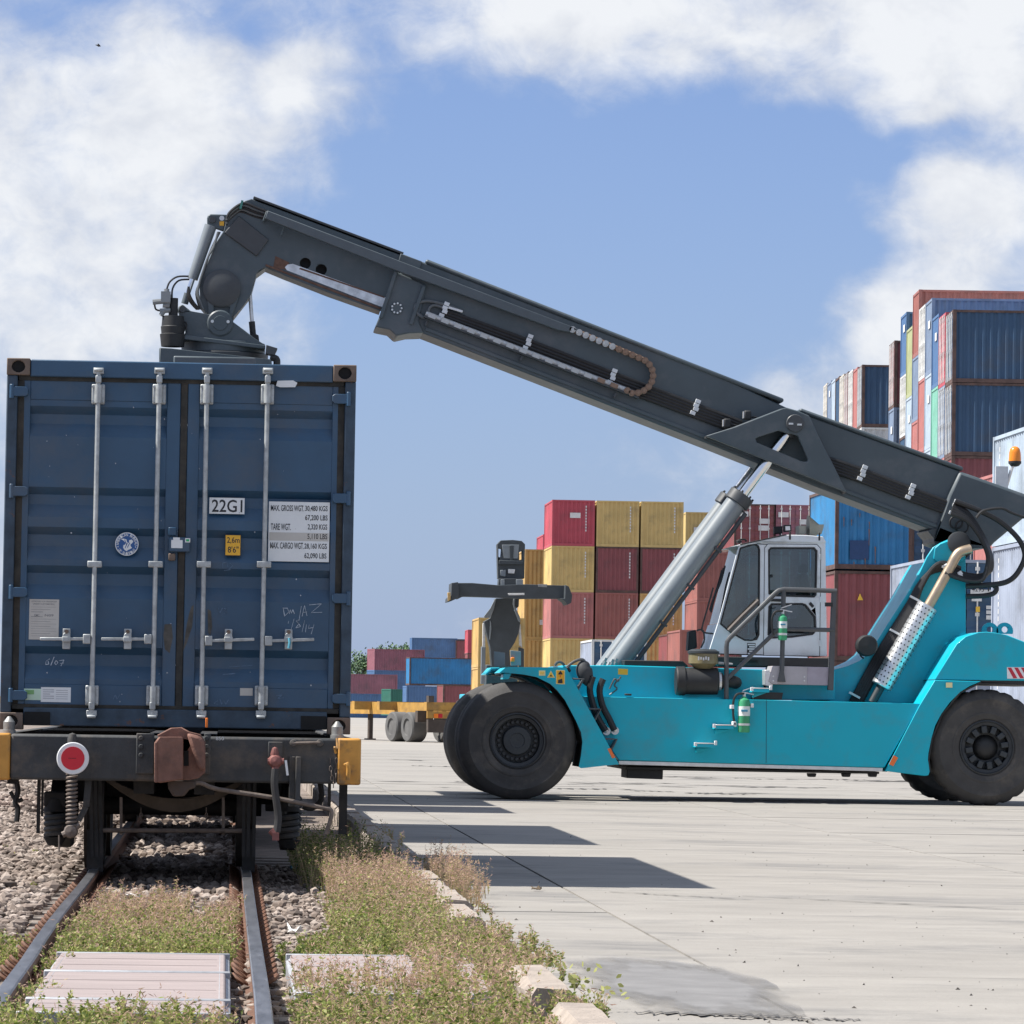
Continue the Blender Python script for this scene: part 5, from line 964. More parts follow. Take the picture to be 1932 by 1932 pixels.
# ---- lift cylinders
for s, yy in ((-1, YBN-.18), (1, YBF+.18)):
    f = lambda q: W(c5(*q), YBN-.18)+Vector((0, yy-(YBN-.18), 0))
    top, base = f((625, 180)), W(d2(405, 850), YBN-.18)+Vector((0, yy-(YBN-.18), 0)); brl = f((312, 575))
    d = (top-base).normalized(); t_b = (brl-base).dot(d); brl = base+d*t_b
    cy = MB().cyl(base+d*.1, brl, .150, n=28).build('lift_cylinder', cylp, st); MB().cyl(brl-d*.16, brl, .185, n=28).build('cylinder_gland', boom_d, cy, .01); MB().cyl(brl, top-d*.12, .082, n=24).build('cylinder_rod', chrome, cy); MB().cyl(top-d*.2, top-d*.06, .11, n=20).build('rod_end', boom_d, cy); MB().cyl(top-Vector((0, .1, 0)), top+Vector((0, .1, 0)), .13, n=20).build('rod_eye', boom_d, cy)
    MB().cyl(base-Vector((0, .14, 0)), base+Vector((0, .14, 0)), .17, n=20).build('base_eye', boom_d, cy)
    u = d.cross(Vector((0, 1, 0))).normalized(); u = u if u.x > 0 else -u
    p0, p1 = base+d*.45+u*.19-Vector((0, .06, 0)), brl-d*.2+u*.19-Vector((0, .06, 0)); MB().tube([p0, p1, p1-u*.1], .032, 10).build('cylinder_pipe', boom_d, cy)
    for t in (.25, .5, .75): p = p0.lerp(p1, t); MB().obox(p-u*.07, p+u*.05, (0, 1, 0), .1, .03).build('pipe_clip', boom_d, cy)
    for k in range(7):
        a = 2*math.pi*k/7; n_ = u*math.cos(a)+Vector((0, 1, 0))*math.sin(a); MB().cyl(brl+n_*.165-d*.01, brl+n_*.165+d*.03, .014, n=6).build('gland_bolt', blk, cy)
mb = MB()
for q in ((330, 790), (355, 770), (400, 800), (385, 730), (440, 740), (420, 790), (470, 735)):
    v = W(d2(*q), YBN-.4); mb.obox(v, W(d2(q[0]+22, q[1]-45), YBN-.4), (0, 1, 0), .05, .035); mb.cyl(W(d2(q[0]-8, q[1]+18), YBN-.4), W(d2(q[0]+10, q[1]-20), YBN-.4), .035, n=8)
tag(mb.build('cylinder_fittings', mat('fitting_grey', (.25, .26, .26), .4, .4), st), kind='stuff')
pz(d2, [(245, 850), (300, 960), (370, 970), (420, 890), (440, 800), (330, 800)], YBN-.36, YBN-.30, 'cylinder_bracket', blk)
tb(d2, [(300, 830), (275, 920), (290, 1020), (330, 1140), (375, 1220), (400, 1260)], YP-.12, .045, 'tank_hose', rub); tb(d2, [(380, 850), (352, 940), (375, 1060), (430, 1170), (470, 1255)], YP-.12, .045, 'tank_hose', rub)
for a, b in (((375, 1215), (408, 1262)), ((448, 1205), (474, 1258))): v = MB().cyl(W(d2(*a), YP-.12), W(d2(*b), YP-.08), .04, n=12); v.cyl(W(d2(*b), YP-.1), W(d2(*b), YP-.0), .055, n=12); v.build('hose_fitting', alu, st)
tb(d2, [(250, 710), (228, 760), (245, 830), (285, 905)], YP-.05, lambda t: .03+.085*math.sin(math.pi*min(1, t*1.02))**.7, 'rubber_boot', mat('boot_grey', (.05, .052, .055), .7), n=12, sm=5)
tb(d2, [(90, 760), (140, 720), (190, 698), (225, 700), (240, 730)], YP-.1, .02, 'grab_rail', railg); tb(d2, [(0, 745), (15, 722), (40, 715), (65, 730), (72, 745)], YP+.3, .018, 'grab_rail', railg); pz(d2, [(88, 760), (110, 750), (130, 785), (115, 800)], YP-.14, YP-.04, 'rail_foot', blk)
# wire steps on the fender edge
for q in ((135, 848), (270, 1085), (398, 1322)): tb(d2, [(q[0], q[1]), (q[0]+92, q[1]+3), (q[0]+45, q[1]+90)], YFN+.1, .014, 'wire_step', railg, sm=0); pz(d2, [(q[0]+92, q[1]+3), (q[0]+86, q[1]+3), (q[0]+40, q[1]+75), (q[0]+47, q[1]+85)], YFN+.12, YFN+.4, 'wire_step_web', railg, bev=0)
for pts in ([(500, 850), (470, 900), (490, 930), (430, 975)], [(520, 830), (495, 870), (470, 850), (430, 930)]): tb(d2, pts, YU-.1, .012, 'loose_wire', railg)
# ---- cab
YK = 58.75; YK2 = YK+1.38
side = [(452, 333), (600, 313), (665, 303), (1183, 308), (1196, 1270), (196, 1245), (275, 995)]
g1 = [(460, 352), (585, 316), (622, 335), (632, 372), (626, 1090), (606, 1132), (560, 1142), (500, 1140), (385, 1078), (290, 998)]
g2 = [(700, 372), (722, 350), (1090, 350), (1115, 378), (1108, 752), (1088, 773), (745, 763), (702, 745)]
g3 = [(702, 850), (725, 824), (990, 822), (1020, 835), (1100, 935), (1106, 1055), (1078, 1088), (900, 1112), (730, 1120), (695, 1090)]
cabo = pz(d3, side, YK, YK+.06, 'cab', cabw, bev=.012, holes=[g1, g2, g3])
pz(d3, side, YK2-.06, YK2, 'cab_wall', cabw, par=cabo, bev=.012, holes=[g1, g2, g3])
gm = glass_mat('cab_glass', (.5, .64, .67)); seal_m = mat('window_rubber', (.012, .012, .013), .6)
def inset(pts, k):
    cx = sum(p[0] for p in pts)/len(pts); cy = sum(p[1] for p in pts)/len(pts); return [(cx+(x-cx)*k, cy+(y-cy)*k) for x, y in pts]
def shrink(pts, d):
    n = len(pts); out = []
    for i in range(n):
        a, b, c = Vector(pts[i-1]), Vector(pts[i]), Vector(pts[(i+1) % n]); e1_, e2_ = (b-a).normalized(), (c-b).normalized(); n1, n2 = Vector((-e1_.y, e1_.x)), Vector((-e2_.y, e2_.x)); m_ = (n1+n2); m_ = m_/max(.3, m_.length_squared)*2; out.append((b.x+m_.x*d, b.y+m_.y*d))
    return out
for gpts in (g1, g2, g3):
    gi = shrink(gpts, 14) if True else gpts
    fr = pz(d3, gpts, YK-.012, YK+.05, 'window_seal', seal_m, par=cabo, bev=.006, holes=[gi]); pz(d3, shrink(gpts, 6), YK+.02, YK+.026, 'glass', gm, par=fr, bev=0)
    pz(d3, shrink(gpts, 6), YK2-.03, YK2-.024, 'glass', gm, par=cabo, bev=0)
# door leaf line, handle and hinges
dpoly = [(672, 355), (697, 324), (1110, 327), (1142, 362), (1132, 1268), (662, 1262)]
pz(d3, dpoly, YK-.008, YK-.0005, 'cab_door', cabw, par=cabo, bev=.003, holes=[shrink(g2, -3), shrink(g3, -3)]); pz(d3, shrink(dpoly, -5), YK-.003, YK-.0003, 'door_gap', seal_m, par=cabo, bev=0, holes=[shrink(dpoly, 3)])
pz(d3, [(715, 782), (812, 785), (812, 810), (715, 806)], YK-.03, YK-.009, 'door_handle', blk, par=cabo, bev=.006); pz(d3, [(1042, 828), (1060, 810), (1090, 845), (1072, 862)], YK-.02, YK-.009, 'door_latch', blk, par=cabo, bev=.004); pz(d3, [(722, 578), (740, 578), (740, 604), (722, 604)], YK-.03, YK+.01, 'window_latch', blk, par=cabo)
for cy in (430, 790, 1160): pz(d3, [(1132, cy-25), (1144, cy-25), (1144, cy+25), (1132, cy+25)], YK-.022, YK-.0085, 'door_hinge', cabw, par=cabo)
vent = pz(d3, [(522, 1158), (592, 1160), (590, 1262), (520, 1258)], YK-.006, YK-.0005, 'vent', seal_m, par=cabo, bev=0)
for k in range(5): pz(d3, [(526+(12 if k % 2 else 0), 1165+k*19), (588, 1166+k*19), (588, 1178+k*19), (526+(12 if k % 2 else 0), 1177+k*19)], YK-.010, YK-.0065, 'vent_slat', cabw, par=vent, bev=0)
# front face, floor, rear wall, roof
skin(d3, [(196, 1245), (275, 995)], YK+.0605, YK2-.0605, 'cab_front_panel', cabw, .04, cabo); P = PL(d3, [(275, 995), (452, 333)], YK)
for ya, yb in ((YK+.0605, YK+.12), (YK2-.12, YK2-.0605)): skin(d3, [(275, 995), (452, 333)], ya, yb, 'cab_pillar', cabw, .05, cabo)
skin(d3, [(280, 990), (450, 340)], YK+.121, YK2-.121, 'windscreen', gm, .008, cabo)
skin(d3, [(452, 333), (600, 313), (665, 303), (1183, 308)], YK+.0605, YK2-.0605, 'cab_ceiling', cabw, .03, cabo); skin(d3, [(1183, 310), (1196, 1270)], YK+.0605, YK2-.0605, 'cab_rear_wall', mat('cab_inner', (.34, .38, .40), .7), .03, cabo); skin(d3, [(1196, 1268), (196, 1243)], YK+.0605, YK2-.0605, 'cab_floor', blk, .03, cabo)
pz(d3, [(382, 345), (455, 326), (600, 300), (860, 244), (1000, 245), (1162, 258), (1188, 300), (1188, 312), (665, 306), (600, 318), (452, 338)], YK-.02, YK2+.02, 'cab_roof', cabw, par=cabo, bev=.02)
pz(d3, [(460, 322), (850, 238), (855, 246), (465, 332)], YK-.03, YK2+.03, 'roof_seal', blk, par=cabo, bev=.004)
# seat, wheel, console inside
dk = mat('cab_dark', (.03, .034, .036), .8, var=.2)
seat = pz(d3, [(790, 1010), (800, 960), (960, 950), (990, 900), (960, 600), (1000, 560), (1040, 600), (1075, 960), (1060, 1060), (800, 1060)], YK+.45, YK+.95, 'seat', dk, par=cabo, bev=.05); pz(d3, [(970, 560), (975, 490), (1035, 490), (1040, 570)], YK+.55, YK+.85, 'headrest', dk, par=cabo, bev=.03); pz(d3, [(850, 1060), (1000, 1060), (1020, 1240), (830, 1240)], YK+.5, YK+.9, 'seat_base', dk, par=cabo)
tb(d3, [(420, 1180), (470, 980), (520, 880)], YK+.7, .035, 'steering_column', dk, cabo); v = W(d3(525, 875), YK+.7); MB().tube([v+Vector((.09*math.cos(t), .18*math.sin(t), .14*math.cos(t))) for t in [2*math.pi*k/20 for k in range(21)]], .016, 8).build('steering_wheel', blk, cabo)
pz(d3, [(330, 1010), (400, 940), (440, 960), (440, 1230), (260, 1230)], YK+.3, YK+1.1, 'dash', dk, par=cabo, bev=.03); pz(d3, [(345, 790), (378, 782), (380, 830), (348, 835)], YK+.25, YK+.28, 'cab_tag', yellow_s, par=cabo)
# wipers, roof lamps, horn
for k in range(3): tb(d3, [(335-k*14, 505+k*18), (300-k*12, 640+k*10), (250-k*10, 760+k*20), (215-k*5, 900-k*10)], YK+.35+.3*k, .012, 'wiper', blk, cabo)
tb(d3, [(235, 690), (190, 850), (140, 1030), (150, 1060)], YK+.2, .012, 'front_cable', blk, cabo); tb(d3, [(95, 1055), (130, 1045), (160, 1070), (235, 1080)], YK+.2, .012, 'front_cable', blk, cabo); tb(d3, [(150, 1050), (160, 1130), (130, 1200)], YK+.2, .012, 'front_cable', blk, cabo)
pz(d3, [(30, 1060), (90, 1045), (100, 1200), (20, 1225)], YK+.5, YK+.8, 'front_lamp_box', blk, bev=.02)
for pts, y in (([(750, 175), (820, 170), (822, 232), (752, 238)], .5), ([(832, 160), (895, 158), (898, 215), (835, 220)], .15)):
    l = pz(d3, pts, YK+y, YK+y+.14, 'roof_lamp', blk, par=cabo, bev=.01); q = shrink(pts, 12)
    if y < .3: pz(d3, q, YK+y-.004, YK+y-.001, 'lamp_glass', alu, par=l, bev=0)
pz(d3, [(876, 218), (892, 218), (892, 285), (876, 285)], YK-.035, YK-.021, 'lamp_bracket', blk, par=cabo); pz(d3, [(1125, 225), (1140, 225), (1140, 292), (1125, 292)], YK-.035, YK-.021, 'lamp_bracket', blk, par=cabo); pz(d3, [(795, 232), (808, 232), (806, 255), (797, 256)], YK+.5, YK+.55, 'lamp_bracket', blk, par=cabo)
hornm = mat('horn_beige', (.36, .34, .27), .6, var=.1); MB().cyl(W(d3(1140, 195), YK+.5), W(d3(1035, 195), YK+.5), .05, .20, 20).build('horn', hornm, cabo); pz(d3, [(958, 165), (1020, 165), (1020, 240), (958, 240)], YK+.35, YK+.7, 'horn_box', hornm, par=cabo, bev=.01); pz(d3, [(1060, 158), (1172, 155), (1168, 185), (1150, 240), (1100, 240)], YK+.42, YK+.6, 'horn_bracket', hornm, par=cabo, bev=.01)
tb(d3, [(430, 300), (460, 285), (500, 283), (515, 300)], YK+.1, .012, 'roof_cable', blk, cabo); pz(d3, [(437, 290), (475, 290), (475, 312), (437, 316)], YK+.05, YK+.15, 'roof_bracket', blk, par=cabo)
# cab base, platform, rails, steps
pz(d3, [(250, 1272), (1250, 1288), (1252, 1362), (280, 1352), (250, 1330)], YK-.12, YK2+.1, 'cab_base', blk, bev=.01); pz(d3, [(460, 1303), (612, 1305), (612, 1325), (460, 1323)], YK-.13, YK-.121, 'base_slot', hole_m)
YPL = 58.05
pf = pz(d3, [(738, 1352), (1252, 1364), (1245, 1518), (735, 1508), (700, 1480)], YPL, YPL+.72, 'platform', plat, bev=.01); pz(d3, [(1030, 1362), (1250, 1366), (1243, 1516), (1030, 1513)], YPL-.006, YPL-.001, 'platform_panel', mat('platform_violet', (.34, .31, .36), .5), par=pf); pz(d3, [(670, 1385), (712, 1385), (742, 1505), (735, 1530), (672, 1515)], YPL+.02, YPL+.7, 'platform_edge', alu, par=pf)
for q in ((742, 1440), (742, 1478), (1005, 1445), (1005, 1478)): v = W(d3(*q), YPL); MB().cyl(v, v-Vector((0, .012, 0)), .012, n=8).build('platform_bolt', alu, pf)
YHR = YPL-.02
ra = tb(d3, [(345, 1760), (347, 1300), (347, 1190), (352, 1150), (375, 1115), (560, 935), (760, 738), (790, 715), (830, 705), (1060, 711), (1278, 719)], YHR, .034, 'handrail', railg, sm=0, n=10); tb(d3, [(355, 1460), (560, 1258), (760, 1065), (790, 1045), (830, 1040), (1100, 1046), (1265, 1050)], YHR, .030, 'handrail', railg, sm=0, n=10); tb(d3, [(830, 705), (824, 1000), (815, 1400)], YHR, .034, 'rail_post', railg, sm=0, n=10); tb(d3, [(365, 1055), (480, 935), (620, 800)], YHR+.6, .03, 'handrail', mat('rail_brown', (.10, .08, .07), .6), sm=0, n=10)
pz(d3, [(812, 1340), (822, 1340), (848, 1488), (780, 1486)], YHR-.03, YHR+.03, 'post_foot', railg, bev=.004); pz(d3, [(338, 1700), (352, 1700), (378, 1880), (304, 1876)], YHR-.03, YHR+.03, 'post_foot', railg, bev=.004)
pz(d3, [(1240, 718), (1278, 719), (1252, 1560), (1205, 1555), (1212, 1400)], YHR-.02, YHR+.08, 'rail_pillar', railg, bev=.008); pz(d3, [(1180, 815), (1246, 815), (1246, 850), (1180, 850)], YHR-.05, YHR-.021, 'pillar_bracket', blk, bev=.004)
for q, w_ in (((1248, 1205), 170), ((1100, 1350), 165), ((1545, 915), 155)):
    x, y = q; sp_ = pz(d2, [(x+25, y+12), (x+w_-8, y+15), (x+w_-8, y+42), (x+10, y+40)], YP-.34, YP-.002, 'step', teal, bev=.006); pz(d2, [(x, y), (x+22, y), (x+22, y+30), (x, y+30)], YP-.35, YP-.30, 'step_edge', white_s, par=sp_, bev=.004); pz(d2, [(x+w_-5, y-12), (x+w_+15, y-12), (x+w_+15, y+22), (x+w_-5, y+22)], YP-.2, YP-.14, 'step_edge', white_s, par=sp_, bev=.004); pz(d2, [(x+22, y+3), (x+w_-4, y+6), (x+w_-4, y+14), (x+22, y+12)], YP-.345, YP-.003, 'step_tread', alu, par=sp_)
    pz(d2, [(x+12, y+42), (x+w_-30, y+44), (x+12, y+85)], YP-.04, YP-.003, 'step_gusset', teal, par=sp_)
pz(d2, [(1580, 950), (1800, 958), (1790, 1012), (1570, 1008)], YP+.03, YU, 'step_recess', blk, bev=0)
# air cleaner
a, b = W(d2(965, 865), YU-.22), W(d2(1285, 868), YU-.22); ac = MB().cyl(a, b, .185, n=32).build('air_cleaner', blk, st, .02); MB().cyl(W(d2(952, 865), YU-.22), W(d2(1030, 866), YU-.22), .20, n=32).build('cleaner_cap', blk, ac, .02); MB().tube([W(d2(1285, 868), YU-.22), W(d2(1360, 870), YU-.22), W(d2(1400, 870), YU-.2), W(d2(1425, 878), YU-.1), W(d2(1425, 880), YU+.05)], .085, 14, 3).build('intake_elbow', blk, ac); MB().cyl(W(d2(1292, 868), YU-.22), W(d2(1310, 868), YU-.22), .125, n=24).build('hose_band', alu, ac); MB().cyl(W(d2(1310, 868), YU-.22), W(d2(1325, 868), YU-.22), .11, n=24).build('hose_band', blk, ac)
v = W(d2(1170, 740), YU-.2); MB().lathe((v.x, v.y, v.z), [(.0, -.06), (.12, -.05), (.17, 0), (.205, .02), (.205, .155), (.0, .155)], 32, 'Z').build('pre_cleaner_bowl', mat('bowl_brown', (.20, .17, .09), .3, var=.2, vscale=10), ac); MB().lathe((v.x, v.y, v.z+.158), [(.0, 0), (.22, 0), (.22, .03), (.16, .06), (.0, .065)], 32, 'Z').build('pre_cleaner_lid', hub_m, ac)
mb = MB(); x0, x1, z0, z1 = W(d2(1128, 705), YU-.41).x, W(d2(1225, 705), YU-.41).x, W(d2(1128, 702), YU-.41).z, W(d2(1128, 672), YU-.41).z
for k in range(5): mb.box(x0+(x1-x0)*k/5, x0+(x1-x0)*(k+.6)/5, YU-.414, YU-.402, z0+.01*(k % 2), z1-.006*(k % 3))
tag(mb.build('worn_print', alu, ac, smooth=False), kind='stuff'); pz(d2, [(1290, 712), (1405, 725), (1405, 740), (1290, 735)], YU-.15, YU-.1, 'fuel_filter', alu)
# ---- fire extinguishers (strapped on)
def extinguisher(c, x, top, bot, w_, Y, label):
    v0, v1 = W(c(x, bot), Y), W(c(x, top), Y); r_ = (W(c(x+w_/2, bot), Y).x-v0.x); h = v1.z-v0.z
    t = thing('fire_extinguisher', label, 'fire extinguisher', tuple(v0), 'fire extinguishers on the reach stacker')
    MB().lathe(v0, [(0, 0), (r_*.9, 0), (r_, .015), (r_, h*.88), (r_*.85, h*.95), (r_*.4, h), (r_*.4, h+.02)], 24, 'Z').build('cylinder', mat('ext_green', (.04, .30, .14), .45, var=.15), t)
    MB().lathe((v0.x, v0.y, v0.z+h*.48), [(r_*1.01, 0), (r_*1.012, 0), (r_*1.012, h*.28), (r_*1.01, h*.28)], 24, 'Z').build('paper_label', mat('ext_label', (.68, .72, .70), .5, var=.1, vscale=30), t)
    MB().box(v0.x-r_*.6, v0.x+r_*.5, v0.y-r_*1.03-.004, v0.y-r_*.9, v0.z+h*.6, v0.z+h*.66).build('label_print', mat('print_blue', (.05, .3, .45), .5), t)
    mb = MB(); mb.cyl((v0.x, v0.y, v0.z+h), (v0.x, v0.y, v0.z+h+.07), .022, n=10); mb.obox((v0.x-.03, v0.y, v0.z+h+.08), (v0.x+.13, v0.y, v0.z+h+.05), (0, 1, 0), .02, .014); mb.obox((v0.x-.02, v0.y, v0.z+h+.10), (v0.x+.12, v0.y, v0.z+h+.15), (0, 1, 0), .02, .012); mb.build('valve', alu, t)
    MB().tube([(v0.x, v0.y-.01, v0.z+h+.06), (v0.x-.1, v0.y-.02, v0.z+h+.05), (v0.x-.15, v0.y-.02, v0.z+h*.9), (v0.x-.15, v0.y-.02, v0.z+h*.5), (v0.x-.125, v0.y-.02, v0.z+h*.2)], .016, 8, 4).build('hose', rub, t)
    MB().lathe((v0.x, v0.y, v0.z+h*.2), [(r_*1.02, 0), (r_*1.05, 0), (r_*1.05, .03), (r_*1.02, .03)], 24, 'Z').build('strap', alu, t); return t
extinguisher(d2, 1490, 1000, 1272, 94, YP-.16, 'green fire extinguisher with a white label on the teal chassis side'); extinguisher(d3, 820, 925, 1135, 76, YHR-.12, 'small green fire extinguisher strapped to the handrail post by the cab door')
for q in ((1390, 1055), (1545, 1045), (1405, 1185)): pz(d2, [(q[0], q[1]), (q[0]+24, q[1]), (q[0]+24, q[1]+30), (q[0], q[1]+30)], YP-.2, YP-.002, 'extinguisher_bracket', white_s, bev=.004)
# ================================================================== BACKGROUND CONTAINERS
def cpaint(name, c, rust=.14): return mat('paint_'+name, c, .55, var=.16, vscale=.8, rust=rust, rscale=2.2, rcol=(.13, .07, .045), dirt=(tuple(x*.6+.03 for x in c), .9, .6))
PAL = {k: cpaint(k, c) for k, c in dict(navy=(.035, .085, .16), blue=(.03, .20, .42), deep=(.08, .165, .32), steel=(.19, .25, .35), sky=(.40, .48, .56), maroon=(.25, .075, .08), red=(.46, .075, .10), brick=(.32, .12, .10), salmon=(.42, .165, .15), yellow=(.60, .44, .17), ochre=(.55, .36, .13), green=(.03, .15, .11), mint=(.20, .46, .36), olive=(.38, .41, .22), white=(.60, .61, .60), lav=(.30, .34, .42), grey=(.28, .29, .30), cream=(.62, .56, .46), violet=(.30, .12, .15)).items()}
bar_w = mat('bar_white', (.66, .66, .64), .5, var=.2, vscale=6); post_dark = mat('post_worn', (.10, .06, .05), .7, var=.4, vscale=3, rust=.5, rscale=3)
MC = {}
def wv(x0, x1, z0, z1, y, dep, pitch):
    n = max(1, round((x1-x0)/pitch)); p = (x1-x0)/n; P = []
    for i in range(n): a = x0+i*p; P += [(a, y), (a+.25*p, y), (a+.5*p, y+dep), (a+.75*p, y+dep)]
    P.append((x1, y)); m = len(P); return [(a, b, z) for z in (z0, z1) for a, b in P], [(i, i+1, m+i+1, m+i) for i in range(m-1)]
def cmesh(L_, H, kind):
    k = (round(L_, 2), round(H, 2), kind)
    if k in MC: return MC[k]
    w, l = CW, L_; mb = MB()
    if kind == 'frame':
        for x in (-w/2, w/2-.11):
            for y in (0, l-.13): mb.box(x, x+.11, y, y+.13, 0, H)
        for z in (.0, H-.09):
            for y in (.01, l-.1): mb.box(-w/2+.111, w/2-.111, y, y+.09, z, z+.09+(.06 if z == 0 else 0))
            for x in (-w/2+.005, w/2-.075): mb.box(x, x+.07, .131, l-.131, z, z+.085+(.06 if z == 0 else 0))
    elif kind == 'side': v, f = wv(.13, l-.13, .14, H-.08, 0, .045, .28); mb.add([(b, a, c) for a, b, c in v], f)
    elif kind == 'end': v, f = wv(-w/2+.11, w/2-.11, .14, H-.08, 0, .05, .235); mb.add(v, f)
    elif kind == 'roof': v, f = wv(.1, l-.1, -w/2+.06, w/2-.06, H-.025, -.02, .21); mb.add([(c, a, b) for a, b, c in v], f)
    elif kind == 'door':
        h0, h1 = .16, H-.1; n = 5; P = []
        for i in range(n):
            a = h0+(h1-h0)*i/n; p = (h1-h0)/n; P += [(a, 0), (a+.35*p, 0), (a+.5*p, .035), (a+.8*p, .035)]
        P.append((h1, 0)); m = len(P); mb.add([(x, y, z) for x in (-.54, .54) for z, y in P], [(i, i+1, m+i+1, m+i) for i in range(m-1)]); mb.box(-.545, .545, .036, .06, h0, h1)
    elif kind == 'bar':
        mb.cyl((0, 0, .12), (0, 0, H-.06), .024, n=6)
        for z in (.2, H*.45, H-.25): mb.box(-.06, .06, -.02, .03, z-.05, z+.05)
    elif kind == 'patch': mb.box(-.3, .3, 0, .01, -.15, .15)
    elif kind == 'code':
        for i in range(9): mb.box(-.035, .035, 0, .01, -i*.17, -i*.17+.11)
    me = mb.mesh('container_'+kind, smooth=False); me.materials.append(None); MC[k] = me; return me
def part(root, name, me, m, loc=(0, 0, 0), rz=0, sy=1):
    o = bpy.data.objects.new(name, me); COL.objects.link(o); o.parent = root; o.location = loc; o.rotation_euler = (0, 0, rz); o.material_slots[0].link = 'OBJECT'; o.material_slots[0].material = m; return o
def container(label, colr, x, y, z, L_=6.06, H=2.591, near='end', rz=0, group='containers stacked in the yard', far='end', marks=()):
    """near end face at local y=0 (faces the viewer when rz=0)"""
    m = PAL[colr]; t = thing('shipping_container', label, 'container', (x, y, z), group, rz); w = CW
    part(t, 'frame', cmesh(L_, H, 'frame'), post_dark if colr in ('navy', 'maroon', 'blue') else m)
    part(t, 'side_wall', cmesh(L_, H, 'side'), m, (-w/2+.03, 0, 0)); part(t, 'side_wall', cmesh(L_, H, 'side'), m, (w/2-.075, 0, 0)); part(t, 'roof', cmesh(L_, H, 'roof'), m)
    for kind, yy, r_ in ((near, .03, 0), (far, L_-.03, math.pi)):
        if kind == 'end': part(t, 'end_wall', cmesh(L_, H, 'end'), m, (0, yy, 0), r_)
        else:
            s = 1 if r_ == 0 else -1
            for dx in (-.555, .555):
                d = part(t, 'door', cmesh(L_, H, 'door'), m, (dx, yy, 0), r_)
                for bx in (-.25, .25): part(d, 'locking_bar', cmesh(L_, H, 'bar'), bar_w, (bx, -.035, 0), 0)
    for kind, mm, lx, ly, lz, r_ in marks: part(t, 'patch' if kind == 'patch' else 'code_marks', cmesh(6.06, 2.59, kind), mm, (lx, ly, lz), r_)['kind'] = 'stuff' if kind == 'code' else ''
    for o in t.children:
        if o.get('kind') == '': del o['kind']
    return t
wm = mat('mark_white', (.7, .7, .68), .6); ym = mat('mark_yellow', (.8, .5, .05), .6); pm_ = mat('mark_blue', (.02, .06, .16), .6)
def Xat(px_, Y, py=1250): return W((px_, py), Y).x
CODE = ('code', wm, .72, .02, 2.2, 0)
# ---- middle stack, blind ends towards the viewer
YMID = 241.0; pitch = Xat(1124, YMID)-Xat(1040, YMID); X0 = Xat(1040, YMID, 1100); zmid = W((1080, 943), YMID).z; hm = zmid/5
cols = [(0, ['red', 'yellow', 'salmon', 'yellow', 'maroon']), (1, ['yellow', 'maroon', 'brick', 'yellow', 'blue']), (2, ['yellow', 'maroon', 'ochre', 'yellow', 'navy'])]
rown = ['top', 'second from the top', 'third from the top', 'fourth from the top', 'lowest']; coln = ['leftmost', 'middle', 'right']
for ci, cs in cols:
    for ri, c in enumerate(cs):
        cn = {'salmon': 'faded red', 'brick': 'brick red', 'ochre': 'ochre'}.get(c, c)
        container('%s container, %s in the %s column of the yellow red stack' % (cn, rown[ri], coln[ci]), c, X0+pitch*ci+CW/2, YMID, zmid-hm*(ri+1), H=hm-.01, marks=([CODE] if ri < 3 else [])+([('patch', wm, .1, .02, 1.75, 0)] if (ci, ri) == (0, 0) else []))
# column further back on its left
YB2 = 250.0; xb = Xat(990, YB2, 1100); zb2 = W((1000, 1036), YB2).z; hb2 = zb2/4
for ri, c in enumerate(['ochre', 'ochre', 'ochre', 'yellow']):
    container('ochre container, %s in the set back column beside the red one' % ['top', 'second from the top', 'third from the top', 'lowest'][ri], c, xb+CW/2, YB2, hb2*(3-ri), H=hb2-.01, marks=[('patch', wm, 0, .02, 1.0, 0)] if ri == 1 else [])
container('small red container peeping out behind the ochre column', 'red', Xat(1021, 290)+CW/2, 290, W((1020, 1008), 290).z-2.59, marks=[('patch', wm, -.2, .02, .8, 0)])
for i in range(3): container('red container, %s under the one peeping out behind the ochre column' % ORD[i+1], 'red', Xat(1021, 290)+CW/2, 290, W((1020, 1008), 290).z-2.59*(i+2), group='containers stacked behind the ochre column')
# brick coloured and maroon door ends right of the lift cylinder
xq = Xat(1303, 225); zq = W((1330, 1041), 225).z
for ri, c in enumerate(['brick', 'brick', 'maroon']): container('plain brick red container, %s right of the lift cylinder' % ['upper', 'middle', 'lower'][ri], c, xq+CW/2+.3, 225, zq-2.6*(ri+1), near='end')
container('yellow container end far behind the lift cylinder', 'yellow', Xat(1290, 262)+CW/2, 262, W((1300, 966), 262).z-2.59, marks=[('patch', wm, -.4, .02, 1.5, 0)])
container('salmon container beside the maroon doors, half hidden', 'salmon', Xat(1352, 262)+CW/2-1.1, 262, W((1300, 1000), 262).z-2.75)
for i, n in enumerate(('left', 'right')):
    for ri in range(3):
        x = Xat(1382+76*i, 246)+CW/2; container('maroon container with white door bars, %s one%s behind the cab roof' % (n, ['', ' in the second layer', ' in the third layer'][ri]), 'maroon' if i == 0 else 'violet', x, 246, W((1420, 951), 246).z-2.59*(ri+1), near='doors', marks=[('patch', wm, .55, .0, 1.6, 0), ('patch', wm, -.7, .0, 2.0, 0), ('patch', wm, .5, .0, 1.2, 0)] if ri == 0 else [])
